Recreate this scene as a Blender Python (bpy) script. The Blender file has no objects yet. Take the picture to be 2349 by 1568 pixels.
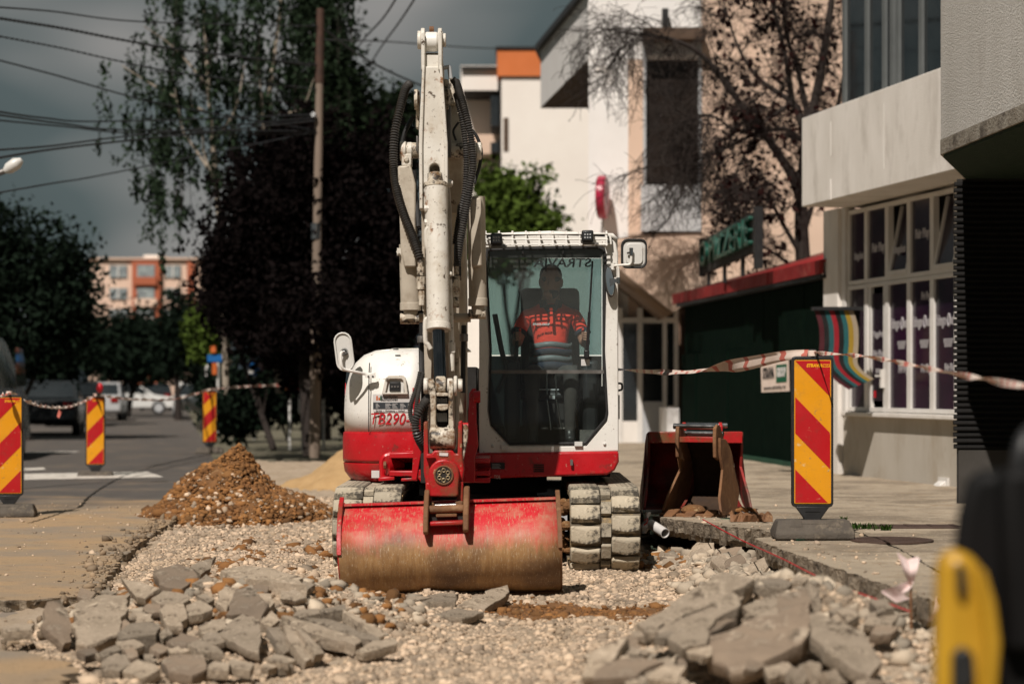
import bpy, bmesh, math, random
import numpy as np
from mathutils import Vector, Matrix, Euler
R = math.radians
rnd = random.Random(7); nr = np.random.RandomState(11)
SC = bpy.context.scene; COL = SC.collection

# ---------------------------------------------------------------- camera, sky, sun, exposure
H = 1.30                                   # eye height; a 70 mm lens held low
cam = bpy.data.cameras.new('camera'); cam.lens = 70; cam.sensor_width = 36
cam.shift_y = 0.0432; cam.clip_start = 0.1; cam.clip_end = 3000
cam.dof.use_dof = True; cam.dof.focus_distance = 14.7; cam.dof.aperture_fstop = 1.7
camo = bpy.data.objects.new('camera', cam); COL.objects.link(camo)
camo.location = (0, 0, H); camo.rotation_euler = (R(90), 0, 0); SC.camera = camo

SUN = Vector((-.30, -.82, 1.0)).normalized()
EL = math.asin(SUN.z); AZ = math.atan2(SUN.x, SUN.y)
wd = bpy.data.worlds.new('World'); SC.world = wd; wd.use_nodes = True
nt = wd.node_tree; nt.nodes.clear()
def wn(t): return nt.nodes.new(t)
sky = wn('ShaderNodeTexSky'); sky.sky_type = 'NISHITA'; sky.sun_disc = False
sky.sun_elevation = EL; sky.sun_rotation = AZ
bg1 = wn('ShaderNodeBackground'); bg1.inputs[1].default_value = .05; nt.links.new(sky.outputs[0], bg1.inputs[0])
tc = wn('ShaderNodeTexCoord'); mp = wn('ShaderNodeMapping'); mp.inputs['Scale'].default_value = (1, 1, 2.6)
mp.inputs['Location'].default_value = (2.2, 3.1, .0)
nz = wn('ShaderNodeTexNoise'); nz.inputs['Scale'].default_value = 3.2; nz.inputs['Detail'].default_value = 3; nz.inputs['Roughness'].default_value = .45
nt.links.new(tc.outputs['Generated'], mp.inputs[0]); nt.links.new(mp.outputs[0], nz.inputs[0])
cr = wn('ShaderNodeValToRGB')
cr.color_ramp.elements[0].position = .40; cr.color_ramp.elements[0].color = (.062, .084, .086, 1)
cr.color_ramp.elements[1].position = .66; cr.color_ramp.elements[1].color = (.27, .262, .25, 1)
e = cr.color_ramp.elements.new(.53); e.color = (.088, .112, .113, 1)
nt.links.new(nz.outputs[0], cr.inputs[0])
bg2 = wn('ShaderNodeBackground'); bg2.inputs[1].default_value = 1.0; nt.links.new(cr.outputs[0], bg2.inputs[0])
mx = wn('ShaderNodeMixShader'); mx.inputs[0].default_value = .975
nt.links.new(bg1.outputs[0], mx.inputs[1]); nt.links.new(bg2.outputs[0], mx.inputs[2])
wo = wn('ShaderNodeOutputWorld'); nt.links.new(mx.outputs[0], wo.inputs[0])
sl = bpy.data.lights.new('sun', 'SUN'); sl.energy = 5.0; sl.angle = R(.5); sl.color = (1, .92, .84)
so = bpy.data.objects.new('sun', sl); COL.objects.link(so); so.location = (-8, -10, 30)
so.rotation_euler = (-SUN).to_track_quat('-Z', 'Y').to_euler()
vs = SC.view_settings; vs.view_transform = 'Standard'; vs.look = 'None'; vs.gamma = 1; vs.exposure = .02; vs.use_curve_mapping = False
try:
    SC.cycles.use_denoising = True; SC.cycles.max_bounces = 8; SC.cycles.transparent_max_bounces = 24; SC.cycles.caustics_reflective = False
except Exception: pass

# ---------------------------------------------------------------- helpers
F = 4567.5
def at(u, v, Y): return Vector(((u - 1174.5) / F * Y, Y, H - (v - 885) / F * Y))
def ux(u, Y): return (u - 1174.5) / F * Y
def vz(v, Y): return H - (v - 885) / F * Y

class NT:
    def __init__(s, name):
        s.m = bpy.data.materials.new(name); s.m.use_nodes = True; s.t = s.m.node_tree; s.t.nodes.clear()
        s.out = s.n('ShaderNodeOutputMaterial')
    def n(s, t, **k):
        x = s.t.nodes.new(t)
        for a, b in k.items():
            if a.startswith('i_'): x.inputs[a[2:].replace('_', ' ')].default_value = b
            else: setattr(x, a, b)
        return x
    def l(s, a, b): s.t.links.new(a, b)
    def noise(s, sc, det=5, rough=.6, vec=None):
        x = s.n('ShaderNodeTexNoise'); x.inputs['Scale'].default_value = sc; x.inputs['Detail'].default_value = det; x.inputs['Roughness'].default_value = rough
        if vec is None:
            if not hasattr(s, 'tc'): s.tc = s.n('ShaderNodeTexCoord')
            vec = s.tc.outputs['Object']
        s.l(vec, x.inputs['Vector']); return x.outputs[0]
    def ramp(s, v, p0, c0, p1, c1):
        x = s.n('ShaderNodeValToRGB'); a, b = x.color_ramp.elements
        a.position = p0; b.position = p1
        a.color = c0 if len(c0) == 4 else (*c0, 1); b.color = c1 if len(c1) == 4 else (*c1, 1)
        s.l(v, x.inputs[0]); return x.outputs[0]
    def mixc(s, f, a, b, mode='MIX'):
        x = s.n('ShaderNodeMix', data_type='RGBA', blend_type=mode)
        for sock, v in ((x.inputs[0], f), (x.inputs[6], a), (x.inputs[7], b)):
            if hasattr(v, 'is_linked'): s.l(v, sock)
            elif isinstance(v, (int, float)): sock.default_value = v
            else: sock.default_value = (*v, 1) if len(v) == 3 else v
        return x.outputs[2]
    def math(s, op, a, b=0):
        x = s.n('ShaderNodeMath', operation=op)
        for i, v in enumerate((a, b)):
            if hasattr(v, 'is_linked'): s.l(v, x.inputs[i])
            else: x.inputs[i].default_value = v
        return x.outputs[0]
def mat(name, c1, c2=None, sc=5, rough=.6, metal=0, bump=0, bsc=60, dirt=(), rand=0, island=0, stretch=None, spec=.4, rv=.12):
    """procedural paint: two tones of noise, patches of dirt [(colour, scale, lo, hi)], fine relief"""
    s = NT(name); p = s.n('ShaderNodeBsdfPrincipled')
    vec = None
    if stretch:
        s.tc = s.n('ShaderNodeTexCoord'); m = s.n('ShaderNodeMapping'); m.inputs['Scale'].default_value = stretch
        s.l(s.tc.outputs['Object'], m.inputs[0]); vec = m.outputs[0]
    c2 = c2 or tuple(x * .82 for x in c1)
    c = s.ramp(s.noise(sc, vec=vec), .35, c1, .68, c2)
    for d in dirt:
        f = s.ramp(s.noise(d[1], 8, .7, vec=vec if len(d) > 4 else None), d[2], (0, 0, 0), d[3], (1, 1, 1))
        c = s.mixc(f, c, d[0])
    if rand or island:
        o = s.n('ShaderNodeObjectInfo').outputs['Random'] if rand else s.n('ShaderNodeNewGeometry').outputs['Random Per Island']
        k = rand or island
        g = s.ramp(o, 0, (1 - k,) * 3, 1, (1 + k * .8, 1 + k * .7, 1 + k * .6))
        c = s.mixc(1.0, c, g, 'MULTIPLY')
    s.l(c, p.inputs['Base Color'])
    rr = s.ramp(s.noise(sc * 2.3), .3, (max(0, rough - rv),) * 3, .7, (min(1, rough + rv),) * 3); s.l(rr, p.inputs['Roughness'])
    p.inputs['Metallic'].default_value = metal; p.inputs['Specular IOR Level'].default_value = spec
    if bump:
        b = s.n('ShaderNodeBump'); b.inputs['Strength'].default_value = bump; b.inputs['Distance'].default_value = .02
        s.l(s.noise(bsc, 6), b.inputs['Height']); s.l(b.outputs[0], p.inputs['Normal'])
    s.l(p.outputs[0], s.out.inputs[0]); return s.m

W = {}
def wl(p): return W.get(p.name, Vector((0, 0, 0))) if p else Vector((0, 0, 0))
def tag(o, label=None, cat=None, group=None, kind=None):
    if label: o['label'] = label
    if cat: o['category'] = cat
    if group: o['group'] = group
    if kind: o['kind'] = kind
    return o
def thing(name, label, cat, loc=(0, 0, 0), group=None):
    o = bpy.data.objects.new(name, None); COL.objects.link(o); o.location = loc; o.empty_display_size = .2
    W[o.name] = Vector(loc); return tag(o, label, cat, group)
def basis(d):
    d = Vector(d).normalized(); a = Vector((0, 0, 1)) if abs(d.z) < .9 else Vector((1, 0, 0))
    x = a.cross(d).normalized(); return x, d.cross(x).normalized(), d
def smooth_path(pts, k=8):
    P = [Vector(p) for p in pts]; Q = [P[0] * 2 - P[1]] + P + [P[-1] * 2 - P[-2]]; o = []
    for i in range(1, len(Q) - 2):
        a, b, c, d = Q[i - 1:i + 3]
        for j in range(k):
            t = j / k; o.append(.5 * ((2 * b) + (c - a) * t + (2 * a - 5 * b + 4 * c - d) * t * t + (3 * b - a - 3 * c + d) * t ** 3))
    return o + [P[-1]]
class MB:
    def __init__(s): s.v = []; s.f = []; s.mi = []
    def add(s, v, f, mi=0):
        n = len(s.v); s.v += [Vector(x) for x in v]; s.f += [tuple(i + n for i in q) for q in f]; s.mi += [mi] * len(f); return s
    def box(s, x0, x1, y0, y1, z0, z1, mi=0):
        v = [(x, y, z) for x in (x0, x1) for y in (y0, y1) for z in (z0, z1)]
        return s.add(v, [(0, 1, 3, 2), (4, 6, 7, 5), (0, 4, 5, 1), (2, 3, 7, 6), (0, 2, 6, 4), (1, 5, 7, 3)], mi)
    def bar(s, a, b, w, h, up=(0, 0, 1), mi=0):
        a, b = Vector(a), Vector(b); d = (b - a).normalized(); x = d.cross(Vector(up)).normalized(); z = x.cross(d)
        v = [p + x * (sx * w / 2) + z * (sz * h / 2) for p in (a, b) for sx in (-1, 1) for sz in (-1, 1)]
        return s.add(v, [(0, 1, 3, 2), (4, 6, 7, 5), (0, 4, 5, 1), (2, 3, 7, 6), (0, 2, 6, 4), (1, 5, 7, 3)], mi)
    def tube(s, pts, r, n=8, cap=True, mi=0):
        P = [Vector(p) for p in pts]; N = len(P); rr = r if hasattr(r, '__len__') else [r] * N
        d0 = (P[1] - P[0]).normalized(); x = basis(d0)[0]; v = []
        for i in range(N):
            d = (P[min(i + 1, N - 1)] - P[max(i - 1, 0)])
            d = d.normalized() if d.length > 1e-9 else d0
            x = (x - d * x.dot(d)).normalized(); y = d.cross(x)
            v += [P[i] + (x * math.cos(2 * math.pi * k / n) + y * math.sin(2 * math.pi * k / n)) * rr[i] for k in range(n)]
        f = [(i * n + k, i * n + (k + 1) % n, (i + 1) * n + (k + 1) % n, (i + 1) * n + k) for i in range(N - 1) for k in range(n)]
        if cap: f += [tuple(range(n))[::-1], tuple((N - 1) * n + k for k in range(n))]
        return s.add(v, f, mi)
    def cyl(s, a, b, r0, r1=None, n=18, mi=0): return s.tube([a, b], [r0, r0 if r1 is None else r1], n, True, mi)
    def ribbed(s, pts, r, pitch=.016, n=10, amp=.12):
        P = smooth_path(pts, 12); L = [0]
        for a, b in zip(P, P[1:]): L.append(L[-1] + (b - a).length)
        m = max(4, int(L[-1] / pitch * 2)); Q = []; rr = []
        for i in range(m + 1):
            t = L[-1] * i / m; k = max(j for j in range(len(L)) if L[j] <= t + 1e-9); k = min(k, len(P) - 2)
            Q.append(P[k].lerp(P[k + 1], (t - L[k]) / max(1e-9, L[k + 1] - L[k]))); rr.append(r * (1 + amp * (1 if i % 2 else -1)))
        return s.tube(Q, rr, n)
    def extr(s, poly, ax, a, b, mi=0):
        n = len(poly)
        def pt(q, t): return {'y': (q[0], t, q[1]), 'x': (t, q[0], q[1]), 'z': (q[0], q[1], t)}[ax]
        v = [pt(q, a) for q in poly] + [pt(q, b) for q in poly]
        f = [tuple(range(n)), tuple(range(2 * n - 1, n - 1, -1))] + [(i, (i + 1) % n, n + (i + 1) % n, n + i) for i in range(n)]
        return s.add(v, f, mi)
    def plate(s, uv, Y0, Y1, mi=0):                 # front outline in X,Z at depth Y0, real thickness Y0..Y1
        return s.extr([(ux(u, Y0), vz(v, Y0)) for u, v in uv], 'y', Y0, Y1, mi)
    def ring(s, outer, inner, Y0, Y1, mi=0):
        n = len(outer); A = [(ux(u, Y0), vz(v, Y0)) for u, v in outer]; B = [(ux(u, Y0), vz(v, Y0)) for u, v in inner]
        v = [(x, Y, z) for Y in (Y0, Y1) for L in (A, B) for x, z in L]; f = []
        for i in range(n):
            j = (i + 1) % n
            f += [(i, j, n + j, n + i), (2 * n + i, 3 * n + i, 3 * n + j, 2 * n + j), (i, 2 * n + i, 2 * n + j, j), (n + i, n + j, 3 * n + j, 3 * n + i)]
        return s.add(v, f, mi)
    def ball(s, c, r, n=12, m=8, mi=0):
        c = Vector(c); r = r if hasattr(r, '__len__') else (r, r, r)
        v = [c + Vector((r[0] * math.sin(math.pi * i / m) * math.cos(2 * math.pi * j / n), r[1] * math.sin(math.pi * i / m) * math.sin(2 * math.pi * j / n), r[2] * math.cos(math.pi * i / m))) for i in range(1, m) for j in range(n)]
        f = [(i * n + j, i * n + (j + 1) % n, (i + 1) * n + (j + 1) % n, (i + 1) * n + j) for i in range(m - 2) for j in range(n)]
        t = len(v); v += [c + Vector((0, 0, r[2])), c - Vector((0, 0, r[2]))]
        f += [(t, (j + 1) % n, j) for j in range(n)] + [(t + 1, (m - 2) * n + j, (m - 2) * n + (j + 1) % n) for j in range(n)]
        return s.add(v, f, mi)
    def grid(s, rows, close=False, mi=0):
        n = len(rows[0]); v = [p for r in rows for p in r]
        f = [(i * n + j, i * n + (j + 1) % n, (i + 1) * n + (j + 1) % n, (i + 1) * n + j) for i in range(len(rows) - 1) for j in range(n if close else n - 1)]
        return s.add(v, f, mi)
    def rot(s, M, c=(0, 0, 0)):
        c = Vector(c); s.v = [M @ (p - c) + c for p in s.v]; return s
    def build(s, name, m, parent=None, bevel=0, smooth=True, solid=0, ang=35, seg=2, origin=None):
        o0 = wl(parent) if origin is None else Vector(origin)
        me = bpy.data.meshes.new(name); me.from_pydata([tuple(p - o0) for p in s.v], [], s.f)
        bm = bmesh.new(); bm.from_mesh(me); bmesh.ops.recalc_face_normals(bm, faces=bm.faces); bm.to_mesh(me); bm.free()
        for x in (m if isinstance(m, (list, tuple)) else [m]): me.materials.append(x)
        if any(s.mi): me.polygons.foreach_set('material_index', s.mi)
        if smooth: me.shade_smooth(); me.set_sharp_from_angle(angle=R(ang))
        o = bpy.data.objects.new(name, me); COL.objects.link(o); o.parent = parent
        if parent is None: o.location = o0
        W[o.name] = o0 if parent is None else wl(parent)
        if solid:
            q = o.modifiers.new('solid', 'SOLIDIFY'); q.thickness = solid; q.offset = 0
        if bevel:
            q = o.modifiers.new('bevel', 'BEVEL'); q.width = bevel; q.segments = seg; q.limit_method = 'ANGLE'; q.angle_limit = R(40)
        return o
def npmesh(name, V, Fc, m, parent=None, smooth=False, link=True):
    me = bpy.data.meshes.new(name); V = np.asarray(V, np.float32); Fc = np.asarray(Fc, np.int32); k = Fc.shape[1]
    me.vertices.add(len(V)); me.vertices.foreach_set('co', V.ravel())
    me.loops.add(Fc.size); me.loops.foreach_set('vertex_index', Fc.ravel())
    me.polygons.add(len(Fc)); me.polygons.foreach_set('loop_start', np.arange(0, Fc.size, k, dtype=np.int32))
    try: me.polygons.foreach_set('loop_total', np.full(len(Fc), k, np.int32))
    except Exception: pass
    for x in (m if isinstance(m, (list, tuple)) else [m]): me.materials.append(x)
    me.update(calc_edges=True); me.validate()
    if smooth: me.shade_smooth()
    if not link: return me
    o = bpy.data.objects.new(name, me); COL.objects.link(o); o.parent = parent; W[o.name] = wl(parent); return o
def copy_tree(o, parent=None):
    c = o.copy(); COL.objects.link(c); c.parent = parent
    for ch in o.children: copy_tree(ch, c)
    return c
def lettering(name, s, size, m, parent, loc, rot=None, shear=0, bold=0, depth=.003, align='CENTER', width=None, mirror=False):
    """flat print: the words as thin raised letters; loc = centre in world, rot = 3x3 (columns right, up, out)"""
    cu = bpy.data.curves.new(name, 'FONT'); cu.body = s; cu.size = size; cu.align_x = align; cu.align_y = 'CENTER'; cu.shear = shear; cu.offset = bold; cu.extrude = depth / 2; cu.resolution_u = 3
    t = bpy.data.objects.new(name, cu); COL.objects.link(t)
    dg = bpy.context.evaluated_depsgraph_get(); me = bpy.data.meshes.new_from_object(t.evaluated_get(dg)); bpy.data.objects.remove(t); bpy.data.curves.remove(cu)
    me.materials.clear(); me.materials.append(m); me.name = name
    V = np.zeros(len(me.vertices) * 3, np.float32); me.vertices.foreach_get('co', V); V = V.reshape(-1, 3)
    if width: V[:, 0] *= width / max(1e-6, V[:, 0].max() - V[:, 0].min())
    if mirror: V[:, 0] *= -1
    M = np.array(rot if rot is not None else FRONT); V = V @ M.T + np.array(loc) - np.array(wl(parent))
    me.vertices.foreach_set('co', V.astype(np.float32).ravel()); me.update()
    o = bpy.data.objects.new(name, me); COL.objects.link(o); o.parent = parent; W[o.name] = wl(parent); return o
FRONT = ((1, 0, 0), (0, 0, -1), (0, 1, 0))         # right = +X, up = +Z, out = -Y (toward the street's near end)

# ---------------------------------------------------------------- materials
RUST = (.16, .07, .025); MUD = (.20, .13, .07); BLK = (.012, .012, .013)
M = {}
M['white'] = mat('white_paint', (.74, .72, .68), (.68, .66, .61), 3, .38, dirt=[((.42, .37, .30), 2.2, .56, .82), ((.16, .11, .07), 14, .62, .68), ((.14, .10, .07), 46, .63, .67)], bump=.02, bsc=30)
M['cream'] = mat('worn_cream_paint', (.68, .65, .59), (.56, .52, .45), 4, .45, dirt=[((.34, .25, .15), 3.2, .53, .76), ((.06, .04, .025), 10, .61, .66), ((.25, .10, .03), 7, .60, .68), ((.10, .06, .035), 40, .60, .65)], bump=.08, bsc=35)
M['beige'] = mat('dusty_beige_paint', (.50, .45, .37), (.40, .35, .28), 4, .5, dirt=[((.08, .055, .04), 9, .61, .67), ((.22, .17, .12), 2.5, .5, .75)], bump=.06, bsc=35)
M['grimy'] = mat('greasy_worn_paint', (.62, .57, .48), (.40, .33, .24), 9, .5, dirt=[((.16, .09, .04), 12, .50, .62), ((.030, .021, .014), 17, .51, .58)], bump=.2, bsc=40)
M['red'] = mat('red_paint', (.46, .008, .014), (.36, .006, .010), 4, .32, dirt=[((.20, .05, .035), 2.4, .60, .85), ((.40, .27, .2), 34, .63, .68), ((.10, .03, .02), 8, .58, .70)], bump=.02, bsc=30, spec=.5)
M['redworn'] = mat('worn_red_paint', (.42, .010, .012), (.28, .008, .010), 5, .42, dirt=[((.15, .07, .03), 5, .47, .66), ((.38, .27, .15), 13, .62, .67), ((.025, .018, .014), 8, .60, .68)], bump=.15, bsc=40)
M['rust'] = mat('brown_rust', (.20, .095, .04), (.12, .055, .025), 6, .75, dirt=[((.30, .18, .09), 9, .55, .75), ((.05, .03, .02), 5, .6, .8)], bump=.25, bsc=45)
M['steel'] = mat('chrome_steel', (.42, .42, .42), (.34, .34, .34), 6, .2, metal=1, rv=.06)
M['rod'] = mat('dark_chrome_rod', (.16, .16, .165), (.11, .11, .115), 6, .14, metal=1, rv=.05)
M['dsteel'] = mat('dull_steel', (.20, .19, .18), (.12, .11, .10), 8, .5, metal=.7, bump=.1)
M['rubber'] = mat('black_rubber', (.018, .018, .018), (.012, .012, .012), 8, .55, bump=.05)
M['hose'] = mat('dusty_hose', (.030, .029, .028), (.06, .055, .05), 18, .5)
M['black'] = mat('black_plastic', (.014, .014, .015), (.020, .020, .020), 8, .45)
M['dark'] = mat('dark_void_paint', (.012, .011, .010), (.022, .018, .015), 6, .8)
M['lugs'] = mat('dusty_track_rubber', (.42, .37, .285), (.30, .26, .19), 6, .85, dirt=[((.085, .075, .06), 7, .53, .60), ((.48, .42, .32), 16, .55, .66)], bump=.35, bsc=38, rand=.2)
M['belt'] = mat('track_belt_rubber', (.16, .13, .09), (.09, .075, .055), 8, .9, dirt=[((.40, .28, .13), 6, .5, .65)], bump=.3)
M['mirror'] = mat('mirror_glass', (.8, .82, .84), None, 3, .04, metal=1, rv=.02)
M['greyback'] = mat('mirror_back_plastic', (.62, .61, .58), (.56, .55, .52), 3, .4, dirt=[((.35, .3, .24), 5, .6, .8)])
M['concrete'] = mat('pavement_concrete', (.36, .295, .215), (.30, .245, .18), 2.2, .9, dirt=[((.20, .16, .115), .9, .47, .58), ((.25, .185, .12), 3.5, .55, .68), ((.14, .115, .09), 9, .57, .75), ((.44, .38, .30), 30, .55, .75)], bump=.5, bsc=70)
M['edge'] = mat('broken_concrete_edge', (.30, .245, .18), (.16, .13, .095), 9, .95, dirt=[((.05, .04, .03), 14, .52, .65)], bump=.9, bsc=45)
M['chunk'] = mat('grey_broken_concrete', (.33, .27, .205), (.20, .16, .115), 5, .92, dirt=[((.44, .365, .275), 7, .52, .62), ((.085, .062, .042), 8, .54, .62), ((.42, .35, .27), 40, .56, .64), ((.12, .095, .07), 95, .58, .66)], bump=.55, bsc=34, rand=.3)
M['chunkb'] = mat('brown_broken_concrete', (.235, .18, .13), (.17, .13, .095), 5, .92, dirt=[((.36, .30, .23), 9, .54, .66), ((.09, .07, .05), 11, .56, .66)], bump=.5, bsc=34, rand=.25)
M['pebble'] = mat('limestone_gravel', (.47, .37, .275), (.37, .285, .20), 3, .9, island=.55)
M['brownstone'] = mat('brown_clod', (.25, .12, .038), (.16, .072, .024), 3, .95, island=.5, bump=.4, bsc=80)
M['gravelbed'] = mat('gravel_dust', (.45, .355, .26), (.36, .275, .19), 1.6, .95, dirt=[((.20, .105, .04), 1.1, .60, .78), ((.24, .18, .125), 26, .54, .66)], bump=.8, bsc=90)
M['soil'] = mat('brown_soil', (.21, .10, .036), (.13, .062, .024), 7, .95, dirt=[((.40, .29, .15), 13, .58, .68)], bump=1, bsc=40)
M['sand'] = mat('yellow_sand', (.44, .285, .135), (.36, .225, .10), 5, .95, bump=.6, bsc=40)
M['yellow'] = mat('reflective_yellow', (.68, .29, .006), (.61, .25, .006), 3, .42, dirt=[((.45, .22, .03), 5, .54, .74), ((.30, .18, .06), 30, .62, .68), ((.62, .42, .18), 12, .62, .70)])
M['signred'] = mat('reflective_red', (.42, .006, .010), (.36, .005, .008), 3, .42, dirt=[((.27, .03, .02), 6, .54, .74), ((.45, .12, .08), 22, .63, .68)])
M['signgold'] = mat('gold_print', (.85, .42, .01), None, 3, .4)
M['base'] = mat('recycled_rubber_base', (.10, .085, .068), (.065, .055, .045), 7, .9, dirt=[((.22, .18, .13), 5, .55, .75)], bump=.4, bsc=70)
M['tapew'] = mat('white_tape', (.74, .62, .54), (.66, .52, .44), 6, .35)
M['taper'] = mat('red_tape', (.56, .17, .13), (.50, .13, .10), 6, .35)
M['print'] = mat('print_black', (.02, .02, .02), None, 3, .5)
M['printw'] = mat('print_white', (.62, .60, .58), None, 3, .5)
M['printr'] = mat('print_red', (.50, .008, .018), None, 3, .4)
M['printo'] = mat('print_orange', (.55, .13, .03), None, 3, .4)
M['printg'] = mat('print_green', (.01, .10, .05), None, 3, .4)
M['bark'] = mat('dark_bark', (.030, .022, .018), (.018, .013, .011), 6, .95, bump=.6, bsc=20)
M['birchbark'] = mat('birch_bark', (.34, .29, .23), (.24, .20, .155), 2, .85, dirt=[((.04, .03, .025), 3, .56, .64)], stretch=(2, 2, .7))
def leafmat(name, c, k=.5, t=.25):
    s = NT(name); g = s.ramp(s.n('ShaderNodeNewGeometry').outputs['Random Per Island'], 0, tuple(x * (1 - k) for x in c), 1, tuple(x * (1 + k) for x in c))
    d = s.n('ShaderNodeBsdfPrincipled'); d.inputs['Roughness'].default_value = .85; d.inputs['Specular IOR Level'].default_value = .06; s.l(g, d.inputs['Base Color'])
    tr = s.n('ShaderNodeBsdfTranslucent'); s.l(g, tr.inputs[0]); m = s.n('ShaderNodeMixShader'); m.inputs[0].default_value = t
    s.l(d.outputs[0], m.inputs[1]); s.l(tr.outputs[0], m.inputs[2]); s.l(m.outputs[0], s.out.inputs[0]); return s.m
M['plum'] = leafmat('plum_leaves', (.006, .004, .004), .5)
M['birch'] = leafmat('birch_leaves', (.022, .036, .020), .7)
M['darkleaf'] = leafmat('dark_green_leaves', (.009, .016, .010), .6)
M['green'] = leafmat('green_leaves', (.075, .115, .022), .5)
M['conifer'] = leafmat('conifer_needles', (.012, .020, .010), .5)
M['deadleaf'] = leafmat('brown_red_leaves', (.022, .008, .007), .6)
M['weed'] = leafmat('weed_leaves', (.03, .06, .012), .4)
def glass(name, tint=(.55, .72, .74), dust=.06, refl=1.0, dustc=(.55, .56, .52), gloss=.02):
    s = NT(name); tr = s.n('ShaderNodeBsdfTransparent'); tr.inputs[0].default_value = (*tint, 1)
    gl = s.n('ShaderNodeBsdfGlossy'); gl.inputs['Roughness'].default_value = gloss
    fr = s.n('ShaderNodeFresnel'); fr.inputs[0].default_value = 1.45
    fm = s.math('MULTIPLY', s.math('MULTIPLY', fr.outputs[0], refl), s.math('SUBTRACT', 1, s.n('ShaderNodeNewGeometry').outputs['Backfacing'])); m1 = s.n('ShaderNodeMixShader'); s.l(fm, m1.inputs[0]); s.l(tr.outputs[0], m1.inputs[1]); s.l(gl.outputs[0], m1.inputs[2])
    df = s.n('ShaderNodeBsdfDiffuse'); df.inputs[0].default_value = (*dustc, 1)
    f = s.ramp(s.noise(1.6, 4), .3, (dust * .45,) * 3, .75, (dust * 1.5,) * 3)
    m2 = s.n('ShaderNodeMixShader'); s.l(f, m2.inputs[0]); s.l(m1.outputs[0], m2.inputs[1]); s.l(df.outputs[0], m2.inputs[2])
    s.l(m2.outputs[0], s.out.inputs[0]); return s.m
M['glass'] = glass('cab_glass', (.90, .96, .965), .032)  # dust film whose haze also stands in for reflected bright surroundings
M['glasslow'] = glass('lower_cab_glass', (.88, .92, .91), .008)
M['rearglass'] = glass('tinted_rear_glass', (.42, .52, .52), .02)
M['winglass'] = mat('dark_window_glass', (.012, .015, .017), (.02, .024, .026), 3, .06, spec=.8, rv=.03)
# ---------------------------------------------------------------- the ground
def roadmat():
    """asphalt, with a tongue of tan construction dust over the end next to the trench"""
    s = NT('dusty_asphalt'); p = s.n('ShaderNodeBsdfPrincipled'); g = s.n('ShaderNodeNewGeometry'); x = s.n('ShaderNodeSeparateXYZ'); s.l(g.outputs['Position'], x.inputs[0])
    asp = s.ramp(s.noise(3), .3, (.095, .085, .078), .7, (.070, .063, .058)); asp = s.mixc(s.ramp(s.noise(90, 4), .45, (0, 0, 0), .7, (1, 1, 1)), asp, (.13, .115, .10))
    dust = s.ramp(s.noise(1.3, 7), .3, (.40, .265, .145), .7, (.32, .235, .15)); dust = s.mixc(s.ramp(s.noise(40, 6, .7), .56, (0, 0, 0), .68, (1, 1, 1)), dust, (.20, .14, .08))
    mpn = s.n('ShaderNodeMapping'); mpn.inputs['Scale'].default_value = (.7, 1.1, 1); s.l(s.tc.outputs['Object'], mpn.inputs[0])
    dust = s.mixc(s.ramp(s.noise(.9, 8, .65, mpn.outputs[0]), .44, (0, 0, 0), .62, (.85, .85, .85)), dust, (.235, .20, .16)); dust = s.mixc(s.ramp(s.noise(6, 7, .7), .58, (0, 0, 0), .66, (.7, .7, .7)), dust, (.17, .12, .075))
    d = s.math('ADD', x.outputs[1], s.math('MULTIPLY', s.noise(.7, 5), 9)); d = s.math('ADD', d, s.math('MULTIPLY', x.outputs[0], -.55))
    f = s.ramp(s.math('DIVIDE', d, 60), .462, (1, 1, 1), .505, (0, 0, 0))
    f2 = s.ramp(s.noise(.9, 6, .65), .52, (0, 0, 0), .8, (.5, .5, .5))
    c = s.mixc(f, s.mixc(f2, asp, (.30, .22, .15)), dust); s.l(c, p.inputs['Base Color']); p.inputs['Roughness'].default_value = .92; p.inputs['Specular IOR Level'].default_value = .2
    b = s.n('ShaderNodeBump'); b.inputs['Strength'].default_value = .5; b.inputs['Distance'].default_value = .02; s.l(s.noise(70, 6), b.inputs['Height']); s.l(b.outputs[0], p.inputs['Normal'])
    s.l(p.outputs[0], s.out.inputs[0]); return s.m
M['road'] = roadmat()
M['plaza'] = mat('far_paving', (.23, .19, .15), (.17, .14, .115), .6, .95, dirt=[((.10, .09, .06), 1.2, .55, .7)])
M['ground'] = mat('plain_ground', (.13, .115, .08), (.09, .085, .05), .5, 1)
M['line'] = mat('worn_road_paint', (.62, .58, .52), (.45, .41, .36), 5, .8, dirt=[((.12, .105, .09), 4, .55, .66)])
gd = MB(); gd.add([(-900, -60, -.35), (900, -60, -.35), (900, 1600, -.35), (-900, 1600, -.35)], [(0, 1, 2, 3)])
tag(gd.build('ground', M['ground']), kind='structure')

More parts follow.
